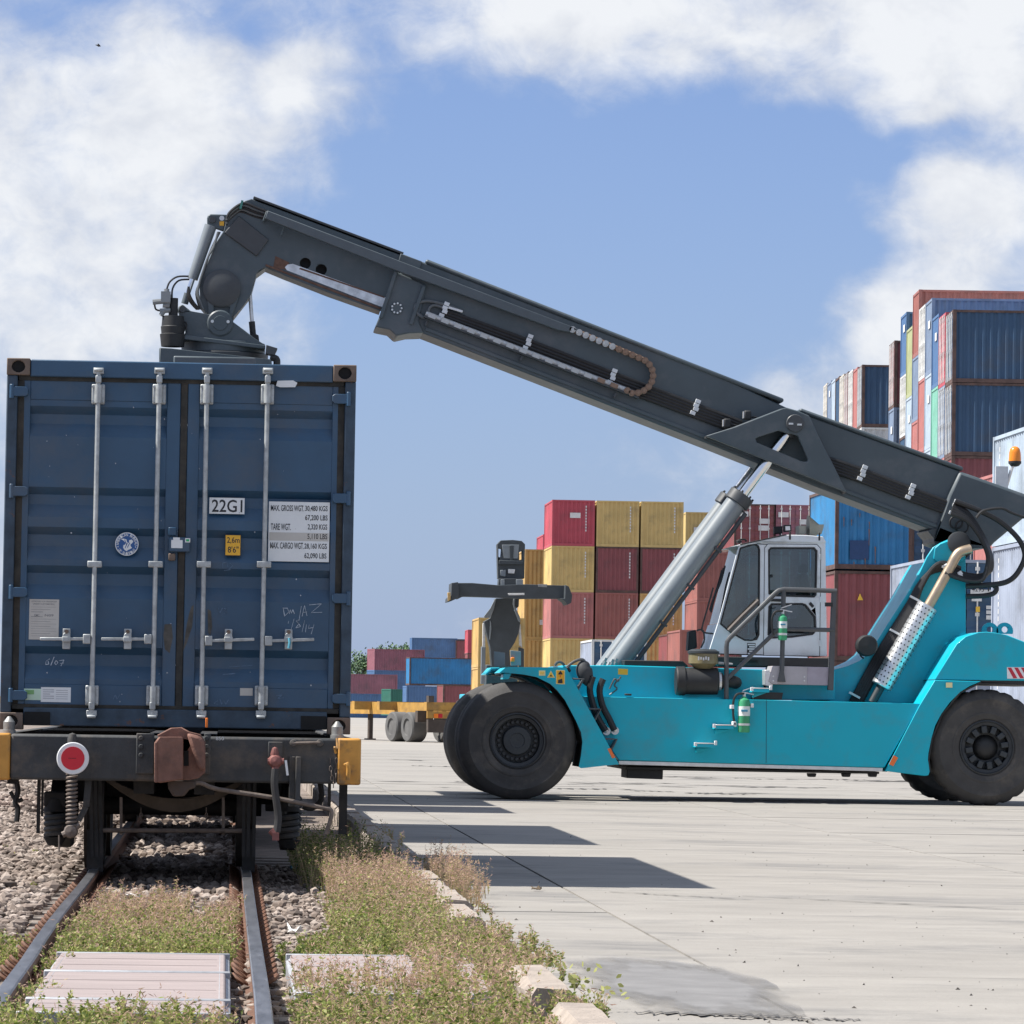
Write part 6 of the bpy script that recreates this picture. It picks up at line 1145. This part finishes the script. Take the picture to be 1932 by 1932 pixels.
# ---- stack behind the cab: blue on maroon
Y1 = 132.0; xl = Xat(1576, Y1, 1000); zb = W((1640, 1074), Y1).z; hh = zb/2
container('bright blue container with rust streaks and dark blue patch behind the cab', 'blue', xl+CW/2, Y1, zb, H=2.6, marks=[('patch', ym, .05, .0, 1.98, 0), ('patch', pm_, -.45, .01, .45, 0), ('patch', pm_, -.45, .01, .75, 0)])
container('maroon container with a small yellow warning triangle under the blue one', 'maroon', xl+CW/2, Y1, zb-hh, H=hh-.06); container('maroon container at the bottom of the stack behind the cab', 'maroon', xl+CW/2, Y1, zb-2*hh, H=hh-.02)
tr = [W(q, Y1-.02) for q in (d3(1455, 797), d3(1502, 797), d3(1476, 742))]
tag(MB().prism([(v.x, v.z) for v in tr], Y1-.03, Y1-.01).build('warning_triangle', ym, None, loc=tuple(tr[0])), 'small yellow triangle sticker on the maroon container', 'sticker')
rs_ = MB(); rcm = mat('rust_streak', (.22, .13, .09), .85, var=.3, vscale=5)
blue_c = [o for o in COL.objects if o.get('label', '').startswith('bright blue container')][0]
for q, l in (((1335, 90), 90), ((1400, 110), 60), ((1550, 130), 60), ((1548, 190), 150), ((1515, 440), 90), ((1600, 340), 150), ((1470, 60), 40), ((1420, 470), 60)):
    a, b = W(d3(*q), Y1+.005), W(d3(q[0]+9, q[1]+l), Y1+.005); m_ = (a.x+b.x)/2; MB().prism([(a.x, a.z), (b.x, a.z-.03), (b.x-.01, (a.z+b.z)/2), (m_+.01, b.z), (m_-.01, b.z+.05), (a.x+.015, (a.z*.4+b.z*.6))], Y1+.005, Y1+.028).build('rust_streak', rcm, blue_c)
container('navy container end right of the blue one below the boom', 'navy', Xat(1716, 141)+CW/2, 141, zb-.2, near='doors')
for i in range(2): container('navy container low behind the boom carrier, %s' % ('upper', 'lower')[i], 'navy', Xat(1716, 141)+CW/2, 141, zb-.2-2.78*(i+1), H=2.75, near='doors')
# ---- door-end navy 4295 and its side, sunlight put in as paler lavender paint
Y2 = 118.0; x2 = Xat(1743, Y2, 1100); z2 = W((1850, 1055), Y2).z; h2 = z2/2
c2_ = container('navy container numbered 4295 with white door bars right of the boom carrier', 'lav', x2+CW/2, Y2, h2, H=h2-.02, near='doors')
for o in c2_.children:
    if o.name.startswith('door'): o.material_slots[0].material = PAL['navy']
container('lavender container under the numbered navy doors', 'lav', x2+CW/2, Y2, 0, H=h2-.02, near='doors')
v0, v1 = W(d4(945, 455), Y2-.06), W(d4(1026, 428), Y2-.06)
pl = MB().box(W(d4(942, 0), Y2-.05).x, W(d4(1076, 0), Y2-.05).x, Y2-.05, Y2-.04, W(d4(0, 460), Y2-.05).z, W(d4(0, 425), Y2-.05).z).build('number_panel', bar_w, c2_)
text('4295', (v0.x, v1.x, v0.z, v1.z), Y2-.052, black_p, pl); a, b = W(d4(1050, 455), Y2-.06), W(d4(1060, 428), Y2-.06); text('1', (a.x, b.x, a.z, b.z), Y2-.052, black_p, pl)
for q in ((945, 490, 1010, 520), (1040, 548, 1072, 572), (1040, 580, 1072, 604), (1040, 612, 1072, 640), (945, 395, 1030, 412)): a, b = W(d4(q[0], q[1]), Y2-.05), W(d4(q[2], q[3]), Y2-.05); MB().box(a.x, b.x, Y2-.05, Y2-.04, b.z, a.z).build('label_panel', bar_w, c2_)
a, b = W(d4(972, 554), Y2-.05), W(d4(998, 590), Y2-.05); MB().box(a.x, b.x, Y2-.05, Y2-.04, b.z, a.z).build('yellow_label', ym, c2_)
# ---- right edge: pale blue stack, and salmon one behind
xr4 = Xat(1873, 99, 950); 
for i, (c, n) in enumerate((('lav', 'lowest lavender'), ('lav', 'middle lavender'), ('sky', 'top pale blue'))): container('%s container at the right picture edge, long side in the sun' % n, c, xr4+CW/2, 93, 2.61*i, marks=[('code', wm, -CW/2+.02, 5.2, 2.2, math.pi/2)])
x5 = Xat(1838, 125, 950); z5 = W((1838, 903), 125).z
for i in range(3): container('salmon red container, %s in the stack behind the pale blue one' % ['lowest', 'middle', 'top'][i], 'salmon', x5+CW/2, 119, z5/3*i, H=z5/3-.02)
# ---- large right hand block: long sides to the viewer, ends to the left; rows recede
ROT = -R(3.7); dirv = Vector((math.sin(-ROT), math.cos(-ROT), 0)); longv = Vector((math.cos(-ROT), -math.sin(-ROT), 0))
o0 = W((1797, 700), 152.0); o0.z = 0
def side_on(label, colr, k, z, H, L_=12.19, near='end', org=o0, marks=(), grp='containers in the right block'):
    p = org+dirv*(2.55*k); t = container(label, colr, p.x+dirv.x*CW/2, p.y+dirv.y*CW/2, z, L_, H, near='end', rz=ROT-math.pi/2+math.pi*0, group=grp); return t
# a container whose length runs along +longv: local +Y -> longv, so the left end is local y=0
def row(k, top_px, cols_, ends, names, org=o0, L_=12.19, grp='containers in the right block'):
    p = org+dirv*(2.55*k); left = p+dirv*(CW/2); px_top = top_px; Yd = p.y
    ztop = W(top_px, Yd).z; n = max(1, round(ztop/2.64)); H = ztop/n
    for i in range(n):
        c = cols_[min(i, len(cols_)-1)]; e = ends[min(i, len(ends)-1)]; nm = names[min(i, len(names)-1)] if i < len(names) else None
        lab = nm or '%s container, %s layer from the top in row %s of %s' % (CN.get(c, c), ORD[i+1], NUM[k], 'the distant block' if org is not o0 else 'the right block')
        t = container(lab, c, left.x, left.y, ztop-H*(i+1), L_, H-.015, near='doors' if e == 'd' else 'end', rz=ROT-math.pi/2, group=grp, marks=[('patch', wm, .2, -.0, 1.9, 0)] if e == 's' else [])
        t.rotation_euler = (0, 0, math.atan2(longv.y, longv.x)-math.pi/2)
RB = 'of the right block'; CN = dict(sky='light blue', steel='steel blue', lav='lavender', deep='deep blue', olive='yellow green', brick='brick red'); NUM = 'one two three four five six seven eight nine ten'.split()
row(0, (1797, 583), ['navy', 'navy', 'maroon', 'red', 'navy'], ['d', 'd', 'e'], ['navy container with long ribbed side, top of the front row '+RB, 'navy container with ribbed side, second layer of the front row '+RB, 'maroon container under the two navy ones '+RB])
row(1, (1783, 588), ['red', 'steel', 'salmon', 'blue'], ['d', 'd', 'e'], ['red container end with white bars, top of the second row '+RB, 'steel blue container end with bars, second layer of the second row '+RB])
row(2, (1766, 590), ['deep', 'mint', 'red', 'steel'], ['s', 'e', 'e'], ['blue container end with white label, top of row three '+RB, 'mint green container end, second layer of the third row '+RB])
row(3, (1752, 561), ['steel', 'sky', 'sky', 'brick'], ['s', 's', 's'], ['steel blue container end with white label, top of row four '+RB, 'light blue container end with white label in the fourth row '+RB])
row(4, (1735, 572), ['white', 'salmon', 'salmon', 'maroon'], ['d', 'e', 'e'], ['pale container end with white bars, top of the fifth row '+RB, 'salmon container end, second layer of the fifth row '+RB])
row(5, (1722, 545), ['brick', 'steel', 'salmon', 'navy'], ['e', 'e', 'e'], ['brick red container end, the highest container '+RB, 'indigo container end below the highest container '+RB])
row(6, (1706, 613), ['olive', 'sky', 'white'], ['e', 's', 'e'], ['yellow green container end, top of the seventh row '+RB, 'light blue end with white label below the yellow green one '+RB])
row(7, (1693, 587), ['deep', 'white', 'navy'], ['s', 'd', 'e'], ['blue container end with white label, top of the eighth row '+RB, 'pale barred container end in the eighth row '+RB])
row(9, (1665, 641), ['maroon', 'steel', 'white'], ['d', 's', 'd'], ['maroon container with barred end, top of the rearmost row '+RB, 'blue end with white label below the rearmost maroon one '+RB])
# second block further left and further away
o1 = W((1626, 760), 187.0); o1.z = 0; G2 = 'containers in the distant block behind the boom'
for k, (c, e, nm) in enumerate((('navy', 'd', 'navy container with ribbed side'), ('salmon', 'e', 'salmon container end'), ('white', 'd', 'white barred container end'), ('maroon', 'd', 'maroon barred container end'), ('cream', 'd', 'cream container end'), ('navy', 'e', 'dark blue container end'), ('sky', 'e', 'light blue container end'), ('steel', 's', 'grey blue end with white label'), ('cream', 'd', 'pale container end'))):
    yy = o1.y+2.55*k; row(k, (1620-9*k, 687+4.3*k), [c, 'white' if k == 0 else 'sky', 'grey'], [e, 'e'], [nm+', %s from the right on top of the distant block' % ['first', 'second', 'third', 'fourth', 'fifth', 'sixth', 'seventh', 'eighth', 'leftmost'][k], None if k else 'pale container under the navy one in the distant block'], org=o1, L_=6.06, grp=G2)
# ---- container on a trailer right of the middle stack (white frame, navy doors)
ct = container('lavender container with navy doors and white frame behind the front wheel hub of the boom cylinder', 'lav', Xat(1116, 186)+CW/2, 186, W((1150, 1207), 186).z-2.59, near='doors'); ct['label'] = 'lavender sided container with navy doors low in front of the yellow stack'
for o in ct.children:
    if o.name.startswith('door'): o.material_slots[0].material = PAL['navy']
    if o.name.startswith('frame'): o.material_slots[0].material = PAL['white']
for i, (xp, yp, c, Y, n) in enumerate(((1228, 1200, 'green', 262, 'dark green container beside the lavender one, half hidden'), (1258, 1196, 'maroon', 236, 'small maroon container left of the cab, low'), (1282, 1188, 'brick', 205, 'brick container with white edge just left of the cab front'))): container(n, c, Xat(xp, Y)+CW/2, Y, max(0, W((xp, yp), Y).z-2.59), marks=[CODE])
# ---- far left group
def far(label, c, xp, yp, Y, L_=6.06, rz=R(-72), dz=0): 
    z = W((xp, yp), Y).z-2.59; return container(label, c, Xat(xp, Y), Y+1, z, L_, rz=rz, near='end', group='far containers left of the front wheel')
far('maroon container on the far left stack with white lettering patch', 'violet', 700, 1224, 480); far('deep blue container under the far left maroon one', 'deep', 700, 1264, 470); far('brownish red container at the foot of the far left stack', 'maroon', 700, 1303, 460)
far('violet container half hidden by the wagon container edge', 'violet', 640, 1271, 440); far('blue container low behind the train edge', 'deep', 640, 1308, 430)
far('bright blue long container in the far left group', 'blue', 770, 1240, 395, 12.19, R(-84)); far('deep blue container low in the far left group', 'deep', 765, 1294, 385, 6.06, R(-84)); far('blue container on top of the long bright blue one', 'deep', 775, 1203, 560, 6.06, R(-86)); far('dark navy container on top behind the long blue one', 'navy', 814, 1205, 566, 6.06, R(-86))
far('maroon container with white door marks on the far group', 'maroon', 858, 1208, 560, 6.06, R(-86)); container('narrow red container standing tall beside the far blue stack', 'red', Xat(882, 470)+CW/2, 470, W((890, 1188), 470).z-2.59, group='far containers left of the front wheel')
for i in range(2): container('red container hidden under the narrow red one, %s' % ('upper', 'lower')[i], 'maroon', Xat(882, 470)+CW/2, 470, W((890, 1188), 470).z-2.59*(i+2), group='far containers left of the front wheel')
far('teal green container low in the far group', 'green', 730, 1300, 420, 6.06, R(-70)); far('maroon container with white lettering low behind the trailer', 'maroon', 832, 1292, 360, 6.06, R(-80))
container('ochre container edge directly left of the distant reach stacker', 'ochre', Xat(902, 222)+CW/2, 222, W((905, 1165), 222).z-2.59); container('ochre container under the one left of the distant reach stacker', 'ochre', Xat(902, 222)+CW/2, 222, max(0.0, W((905, 1165), 222).z-5.2))
# containers on the train behind the first one (they throw the shadows on the yard)
for i, (y, l, c, n) in enumerate(((38.9, 6.06, 'deep', 'second'), (50.2, 2.99, 'red', 'third, short'), (53.75, 6.06, 'steel', 'fourth'))):
    container('container on the train, %s behind the navy one' % n, c, CX, y, ZB, l, near='doors', group='containers on the train')
w2 = wagon(46.2, 16.0, False, 'dark grey flat wagon coupled behind the first wagon')
# ---- yellow skeletal trailers
ty = mat('trailer_yellow', (.42, .235, .05), .65, var=.25, vscale=2.5, rust=.25, rscale=4, dirt=((.2, .13, .06), .6, 2)); tyd = mat('trailer_dark', (.07, .055, .045), .8, var=.3, vscale=3); tw_m = mat('trailer_tyre', (.11, .108, .105), .9, var=.2, vscale=3)
def trailer(label, x, y, rz, ln=12.2, grp='skeletal container trailers'):
    t = thing('container_trailer', label, 'trailer', (x, y, 0), grp, rz); t.rotation_euler = (0, 0, 0)
    def loc(mb): 
        c, s = math.cos(rz), math.sin(rz); mb.V = [(x+a*c-b*s, y+a*s+b*c, z) for a, b, z in mb.V]; return mb
    # local: rear at y=0 (towards viewer), length along +y
    for sx in (-.52, .4): loc(MB().box(sx, sx+.12, .1, ln, .95, 1.38)).build('main_beam', ty, t)
    for yy in (.0, 4, 6.2, 8.5, ln-.2): loc(MB().box(-1.2, 1.2, yy, yy+.22, 1.1, 1.4)).build('bolster', ty, t)
    loc(MB().box(-1.2, 1.2, -.06, -.001, .84, 1.09)).build('rear_panel', ty, t); loc(MB().box(-1.18, 1.18, -.1, .05, .35, .8)).build('rear_bumper', tyd, t); loc(MB().box(-.35, .0, -.075, -.061, .9, 1.06)).build('number_plate', bar_w, t)
    for sx in (-1.15, .97): loc(MB().box(sx, sx+.2, -.05, .15, 1.4, 1.62)).build('corner_guide', tyd, t)
    for sx in (-.95, .62):
        a = loc(MB().box(sx, sx+.16, -.08, -.061, .86, 1.0)); a.build('amber_lamp', MATS['amber_lens'], t); loc(MB().box(sx+.17, sx+.32, -.08, -.061, .86, 1.0)).build('red_lamp', mat('red_lens', (.5, .01, .03), .3), t)
    for ay in (1.6, 2.95):
        loc(MB().box(-1.0, 1.0, ay-.08, ay+.08, .42, .6)).build('axle', tyd, t)
        for sx in (-1.22, .62):
            mb = MB().lathe((sx, ay, .52), [(.28, .05), (.30, .0), (.48, .0), (.52, .05), (.52, .53), (.48, .58), (.30, .58), (.28, .5)], 28, 'X'); loc(mb).build('tyre', tw_m, t)
            hb = MB().lathe((sx, ay, .52), [(0, .06), (.1, .05), (.12, .12), (.27, .14), (.285, .04)] , 20, 'X', caps=False); loc(hb).build('rim', mat('trailer_rim', (.12, .11, .10), .6), t)
    for sx in (-1.22, .62): loc(MB().box(sx, sx+.6, .7, .9, .7, 1.1)).build('mudguard', tyd, t)
    for sx in (-.7, .55): loc(MB().box(sx, sx+.15, 8.8, 8.95, .05, .95)).build('landing_leg', tyd, t); loc(MB().box(sx-.08, sx+.23, 8.7, 9.05, 0.0, .05)).build('leg_foot', tyd, t)
    return t
trailer('yellow skeletal trailer with grey wheels and amber lamp parked left of the front tyre', Xat(806, 147)+1.1, 147, R(22))
trailer('second yellow trailer parked further left behind the first', Xat(700, 158)-1.6, 166, R(62)); trailer('third yellow trailer partly hidden behind the wagon edge', Xat(665, 158)-2.4, 172, R(66))
trailer('trailer carrying the lavender container', ct.location.x, 186, 0)
# ---- distant reach stacker facing the viewer
Y3 = 208.0; s3x = W((962, 1100), Y3).x; d3m = mat('far_boom', (.045, .055, .062), .6, var=.2, vscale=1.5); s3 = thing('reach_stacker', 'distant dark reach stacker seen head-on holding up an empty spreader', 'reach stacker', (s3x, Y3, 0))
P6 = lambda pts, Y, y1, name, m, par=s3, bev=.02, holes=(): MB().prism(PL(e6, pts, Y), Y, y1, [PL(e6, h, Y) for h in holes]).build(name, m, par, bev)
P6([(400, 690), (690, 715), (1000, 705), (1460, 720), (1460, 870), (1180, 868), (960, 870), (680, 855), (330, 845), (290, 845), (230, 875), (175, 830), (160, 690)], Y3-.5, Y3+.5, 'spreader_beam', d3m)
P6([(160, 690), (235, 680), (245, 780), (240, 860), (160, 895), (115, 905), (120, 860), (155, 830)], Y3-1.2, Y3+1.2, 'spreader_arm', d3m); P6([(1455, 712), (1495, 730), (1535, 830), (1525, 915), (1480, 940), (1455, 900), (1400, 865), (1450, 865)], Y3-1.2, Y3+1.2, 'spreader_arm', d3m)
P6([(112, 800), (150, 800), (150, 880), (120, 900)], Y3-1.3, Y3-1.201, 'arm_tip', PAL['ochre']); P6([(1145, 705), (1250, 705), (1245, 740), (1145, 735)], Y3-.52, Y3-.501, 'cover', MATS['fitting_grey']); P6([(800, 808), (990, 805), (990, 828), (810, 830)], Y3-.52, Y3-.501, 'bright_strip', bar_w)
P6([(700, 640), (960, 640), (990, 760), (690, 765)], Y3-.4, Y3+.6, 'rotator', d3m)
for q in ((720, 650, 765, 760), (895, 650, 975, 740)): P6([(q[0], q[1]), (q[2], q[1]), (q[2], q[3]), (q[0], q[3])], Y3-.45, Y3-.401, 'rotator_plate', MATS['fitting_grey'] if False else cylp)
hd = P6([(680, 250), (720, 205), (860, 200), (960, 212), (998, 250), (990, 640), (690, 640)], Y3+.3, Y3+1.2, 'boom_head', d3m, holes=[[(695, 290), (735, 300), (725, 400), (695, 395)], [(930, 340), (968, 320), (968, 420), (930, 430)]])
P6([(735, 255), (930, 255), (915, 415), (755, 410)], Y3+.27, Y3+.299, 'head_plate', cylp); P6([(815, 260), (870, 262), (860, 440), (830, 440)], Y3+.2, Y3+.269, 'head_rib', d3m); P6([(805, 530), (885, 535), (875, 585), (805, 580)], Y3+.2, Y3+.299, 'head_lamp', bar_w); P6([(715, 545), (780, 540), (775, 620), (720, 610)], Y3+.22, Y3+.299, 'head_valve', cylp); P6([(700, 430), (980, 440), (970, 480), (700, 480)], Y3+.15, Y3+.299, 'head_bar', d3m)
P6([(660, 865), (930, 865), (925, 960), (870, 1000), (930, 1100), (945, 1130), (925, 1260), (880, 1370), (820, 1460), (830, 1640), (620, 1640), (600, 1420), (555, 1250), (530, 1130), (600, 1090), (640, 980)], Y3+1.5, Y3+2.6, 'boom', d3m)
P6([(655, 870), (670, 870), (640, 1000), (600, 1085), (535, 1090), (530, 1070), (600, 980)], Y3+1.3, Y3+1.49, 'boom_flange', cylp); P6([(865, 870), (885, 870), (880, 950), (940, 1080), (945, 1140), (925, 1130), (880, 1010), (860, 930)], Y3+1.3, Y3+1.49, 'boom_flange', cylp); P6([(595, 1110), (612, 1140), (615, 1220), (600, 1340), (590, 1330), (598, 1200)], Y3+1.4, Y3+1.49, 'boom_edge', cylp)
P6([(515, 1150), (545, 1150), (545, 1420), (512, 1415)], Y3+2, Y3+2.15, 'lift_rod', bar_w); P6([(500, 1415), (550, 1420), (540, 1840), (495, 1840)], Y3+1.9, Y3+2.25, 'lift_cylinder', cylp); P6([(920, 1150), (945, 1160), (965, 1430), (930, 1400)], Y3+2, Y3+2.15, 'lift_rod', bar_w); P6([(925, 1420), (985, 1440), (985, 1840), (930, 1840)], Y3+1.9, Y3+2.25, 'lift_cylinder', d3m)
MB().box(s3x-1.9, s3x+1.9, Y3+2.5, Y3+9, .6, 1.9).build('chassis', teal, s3, .05); MB().box(s3x-.8, s3x+.8, Y3+5, Y3+6.8, 1.91, 3.4).build('cab', d3m, s3, .05)
for sx in (-2.1, 1.6):
    for yy in (Y3+3, Y3+8.3): MB().lathe((s3x+sx, yy, .8), [(.3, .0), (.7, 0), (.8, .1), (.8, .4), (.7, .5), (.3, .5)], 28, 'X').build('wheel', tyre_m, s3)
# ---- far trees
leafm = [mat('far_leaf%d' % i, c, .7, var=.3, vscale=.5) for i, c in enumerate(((.07, .13, .05), (.11, .19, .07), (.045, .09, .04)))]
def tree(label, xp, yp, Y, rad):
    b = Vector((Xat(xp, Y), Y, -.1)); top = W((xp, yp), Y).z; t = thing('tree', label, 'tree', tuple(b), 'far trees beyond the containers')
    MB().tube([b, b+Vector((.2, 0, top*.35)), b+Vector((-.2, .3, top*.8))], lambda q: .3*(1-q*.75), 8, 3).build('trunk', tyd, t)
    lb = MB()
    for i in range(5): a = i*1.3; lb.tube([b+Vector((0, 0, top*(.35+.08*i))), b+Vector((rad*.7*math.cos(a), rad*.7*math.sin(a), top*(.6+.07*i)))], .08, 6)
    lb.build('limbs', tyd, t)
    for j, lm_ in enumerate(leafm):
        mb = MB()
        for cl_ in range(16):
            a = random.uniform(0, 6.28); rr = rad*random.random()**.5; cz = top-rad*.9+rad*.85*random.uniform(-1, 1)*(1-(rr/rad)**2)**.5; cc_ = Vector((b.x+rr*math.cos(a), b.y+rr*math.sin(a), cz))
            for k in range(55):
                v = Vector((random.gauss(0, 1), random.gauss(0, 1), random.gauss(0, .8)))*rad*.17+cc_; s_ = random.uniform(.12, .3); e = Vector((random.uniform(-1, 1), random.uniform(-1, 1), random.uniform(-1, 1))).normalized(); f = e.orthogonal().normalized()
                mb.add([v-e*s_, v+f*s_*.6, v+e*s_, v-f*s_*.6], [(0, 1, 2, 3)])
        tag(mb.build('crown', lm_, t, smooth=False, fix=False), kind='stuff')
tree('far green tree beside the container edge', 672, 1262, 620, 3.2); tree('taller far tree behind the maroon container', 690, 1222, 640, 3.4); tree('far tree top above the maroon container', 728, 1217, 640, 3.0); tree('far tree just left of the blue stack', 763, 1220, 640, 2.4)
# ---- bird
bv = W((186, 86), 120); bm_ = MB(); bm_.add([bv+Vector(q) for q in ((-.10, 0, .02), (-.02, 0, .035), (.07, .0, -.02), (.0, 0, -.035), (-.02, -.12, .05), (.02, -.1, .02), (-.02, .12, .06), (.03, .1, .02), (.0, .03, .0), (.0, -.03, 0))], [(0, 1, 9), (0, 3, 9), (1, 2, 9), (3, 2, 9), (0, 1, 8), (0, 3, 8), (1, 2, 8), (3, 2, 8), (1, 4, 5), (1, 5, 2), (1, 6, 7), (1, 7, 2)])
tag(bm_.build('bird', blk, None, loc=tuple(bv), smooth=False, fix=False), 'tiny dark bird flying in front of the left cloud', 'bird')
# ================================================================== WEEDS
def leafy(name, col):
    m = mat(name, col, .6, var=.3, vscale=12); t = m.node_tree; b = next(n for n in t.nodes if n.type == 'BSDF_PRINCIPLED'); o = next(n for n in t.nodes if n.type == 'OUTPUT_MATERIAL')
    tr = t.nodes.new('ShaderNodeBsdfTranslucent'); mx = t.nodes.new('ShaderNodeMixShader'); mx.inputs[0].default_value = .42; t.links.new(b.inputs['Base Color'].links[0].from_socket, tr.inputs[0]); t.links.new(b.outputs[0], mx.inputs[1]); t.links.new(tr.outputs[0], mx.inputs[2]); t.links.new(mx.outputs[0], o.inputs[0]); return m
gl = [leafy('weed_leaf%d' % i, c) for i, c in enumerate(((.24, .29, .065), (.40, .41, .14), (.12, .17, .035)))]; dry = leafy('dry_stem', (.46, .35, .20)); pinkd = leafy('pink_seed', (.52, .34, .26))
LM = [MB(), MB(), MB()]; DM, PM = MB(), MB()
def blade(mb, p, d, l, w):
    s = d.cross(Vector((random.uniform(-1, 1), random.uniform(-1, 1), .1))).normalized()*w; q = p+d*l*.55; mb.add([p-s*.4, p+s*.4, q+s, p+d*l, q-s], [(0, 1, 2, 3, 4)])
def plant(x, y, h, leafy, seedy, z=BED, ci=None):
    n = random.randint(3, 6)
    for k in range(n):
        a = random.uniform(0, 6.28); lean = random.uniform(.05, .4); tip = Vector((x+math.cos(a)*lean*h, y+math.sin(a)*lean*h, z+h*random.uniform(.7, 1.1))); b = Vector((x, y, z)); mid = b.lerp(tip, .5)+Vector((0, 0, h*.08))
        w = .0018; s = Vector((w, 0, 0)); DM.add([b-s, b+s, mid+s*.8, tip, mid-s*.8], [(0, 1, 2, 3, 4)])
        for j in range(int(leafy*random.uniform(.6, 1.4))):
            t = random.uniform(.05, .95); p = b.lerp(mid, t*2) if t < .5 else mid.lerp(tip, t*2-1); d = Vector((random.uniform(-1, 1), random.uniform(-1, 1), random.uniform(-.2, .8))).normalized()
            blade(LM[ci if ci is not None and random.random() < .7 else random.choice((0, 0, 1, 1, 2))], p, d, random.uniform(.010, .026), random.uniform(.0025, .0065))
        for j in range(int(seedy*random.uniform(.6, 1.4))):
            t = random.uniform(.55, 1.05); p = b.lerp(tip, t)+Vector((0, 0, h*.04)); d = Vector((random.uniform(-1, 1), random.uniform(-1, 1), random.uniform(-.1, 1))).normalized(); blade(PM if random.random() < .6 else DM, p, d, random.uniform(.012, .03), .0022)
def field(x0, x1, y0, y1, n, h0, h1, leafy, seedy, z=BED, ci=None, back=0):
    for i in range(n):
        x, y = random.uniform(x0, x1), random.uniform(y0, y1); t = (y-y0)/(y1-y0); plant(x, y, random.uniform(h0, h1), leafy*(1-back*t), seedy*(.3+back*t*1.7) if back else seedy, z, ci)
field(-.80, .06, 20.5, 24.6, 420, .08, .20, 20, 7, back=.75)
field(-.75, -.2, 24.3, 27, 90, .08, .2, 4, 12); field(.0, .1, 22, 27, 25, .05, .16, 4, 10)
field(.62, 1.24, 20.4, 25.5, 330, .12, .28, 20, 6, back=.5); field(.42, .8, 20.4, 22.5, 80, .08, .18, 18, 3); field(.7, 1.24, 25, 29.5, 240, .15, .34, 5, 14); field(.95, 1.24, 20.5, 28, 160, .15, .32, 10, 9)
field(.55, 1.2, 29.3, 34, 170, .2, .45, 16, 4, ci=2); field(.3, .75, 20.2, 22.5, 90, .05, .12, 12, 1, ci=2)  # first field's darkest leaf colour stands in for shade beside the wagon
field(-.82, -.1, 13.5, 16.3, 300, .10, .22, 24, 2); field(-.4, .05, 15.2, 16.3, 60, .12, .24, 10, 6); field(.30, 1.2, 13.5, 17.3, 420, .10, .25, 20, 7); field(.9, 1.3, 17.4, 20.8, 170, .10, .25, 13, 9); field(.3, 1.0, 17.5, 18.4, 70, .13, .26, 5, 9, z=-.05)
field(-1.5, -1.0, 20.3, 22.3, 110, .06, .16, 13, 2); field(-.82, -.70, 15, 20.5, 70, .08, .16, 12, 3); field(1.26, 1.5, 19.2, 22.9, 130, .08, .2, 11, 7, z=BED); field(1.3, 1.5, 16.2, 17.2, 36, .06, .15, 12, 5, z=-.01); field(1.46, 1.62, 18.9, 22.5, 22, .05, .13, 10, 5, z=-.005); field(1.45, 1.62, 26, 31, 60, .08, .3, 1, 12, z=-.005); field(1.5, 1.8, 27.5, 29.5, 22, .1, .32, 2, 14, z=-.005)
field(1.46, 1.6, 23, 42, 40, .03, .12, 4, 5, z=-.005); field(-3, -1.2, 24, 45, 22, .03, .09, 8, 2)
for sx, sy in ((1.5, 18.0), (1.55, 17.7), (1.62, 17.5)):   # bright sprig on the loose kerb
    for k in range(10): blade(LM[1], Vector((sx+random.uniform(-.05, .05), sy+random.uniform(-.05, .05), random.uniform(.05, .17))), Vector((random.uniform(-1, 1), random.uniform(-1, 1), random.uniform(0, .8))).normalized(), random.uniform(.022, .042), .009)
for i, m_ in enumerate(LM): tag(m_.build('leafy_weeds', gl[i], smooth=False, fix=False), 'low leafy green weeds growing along the track', kind='stuff')
tag(DM.build('dry_grass', dry, smooth=False, fix=False), 'thin dry grass stems along the track', kind='stuff'); tag(PM.build('seed_heads', pinkd, smooth=False, fix=False), 'pinkish grass seed heads along the track', kind='stuff')
# litter
lw = mat('litter_white', (.68, .68, .66), .7); lb_ = mat('litter_blue', (.08, .3, .42), .6)
def scrap(label, px_, m, s=.05, z=BED+.03):
    v = G(px_, z); mb = MB(); n = 4; P = [[v+Vector(((i/n-.5)*2*s+random.uniform(-.2, .2)*s, (j/n-.5)*2*s*random.uniform(.6, 1), abs(random.gauss(0, .45))*s)) for i in range(n+1)] for j in range(n+1)]
    mb.add([q for r_ in P for q in r_], [(j*(n+1)+i, j*(n+1)+i+1, (j+1)*(n+1)+i+1, (j+1)*(n+1)+i) for j in range(n) for i in range(n)])
    o = mb.build('litter', m, None, loc=tuple(v), fix=False); sd = o.modifiers.new('thick', 'SOLIDIFY'); sd.thickness = .004; return tag(o, label, 'litter', 'scraps of litter')
for lab, p_, m_, s_ in (('crumpled white scrap on the ballast between the rails near the wagon', e1(880, 215), lw, .05), ('light blue crumpled scrap in the shade right of the track', e2(15, 510), lb_, .05), ('white scrap among the weeds right of the right rail', e2(205, 630), lw, .05), ('pale scrap on the bare soil beside the weeds', e2(415, 745), lw, .045), ('small white scrap next to the pink crossing panel', e2(10, 880), lw, .04), ('white scrap left of the left rail near the weeds', e1(40, 520), lw, .035), ('orange brown scrap on the bare soil', e2(285, 730), mat('litter_orange', (.5, .2, .12), .7), .035)): scrap(lab, p_, m_, s_)
leaf_ = scrap('single dead brown leaf lying on the open concrete', e2(1437, 628), mat('dead_leaf', (.10, .07, .04), .8), .035, .01)
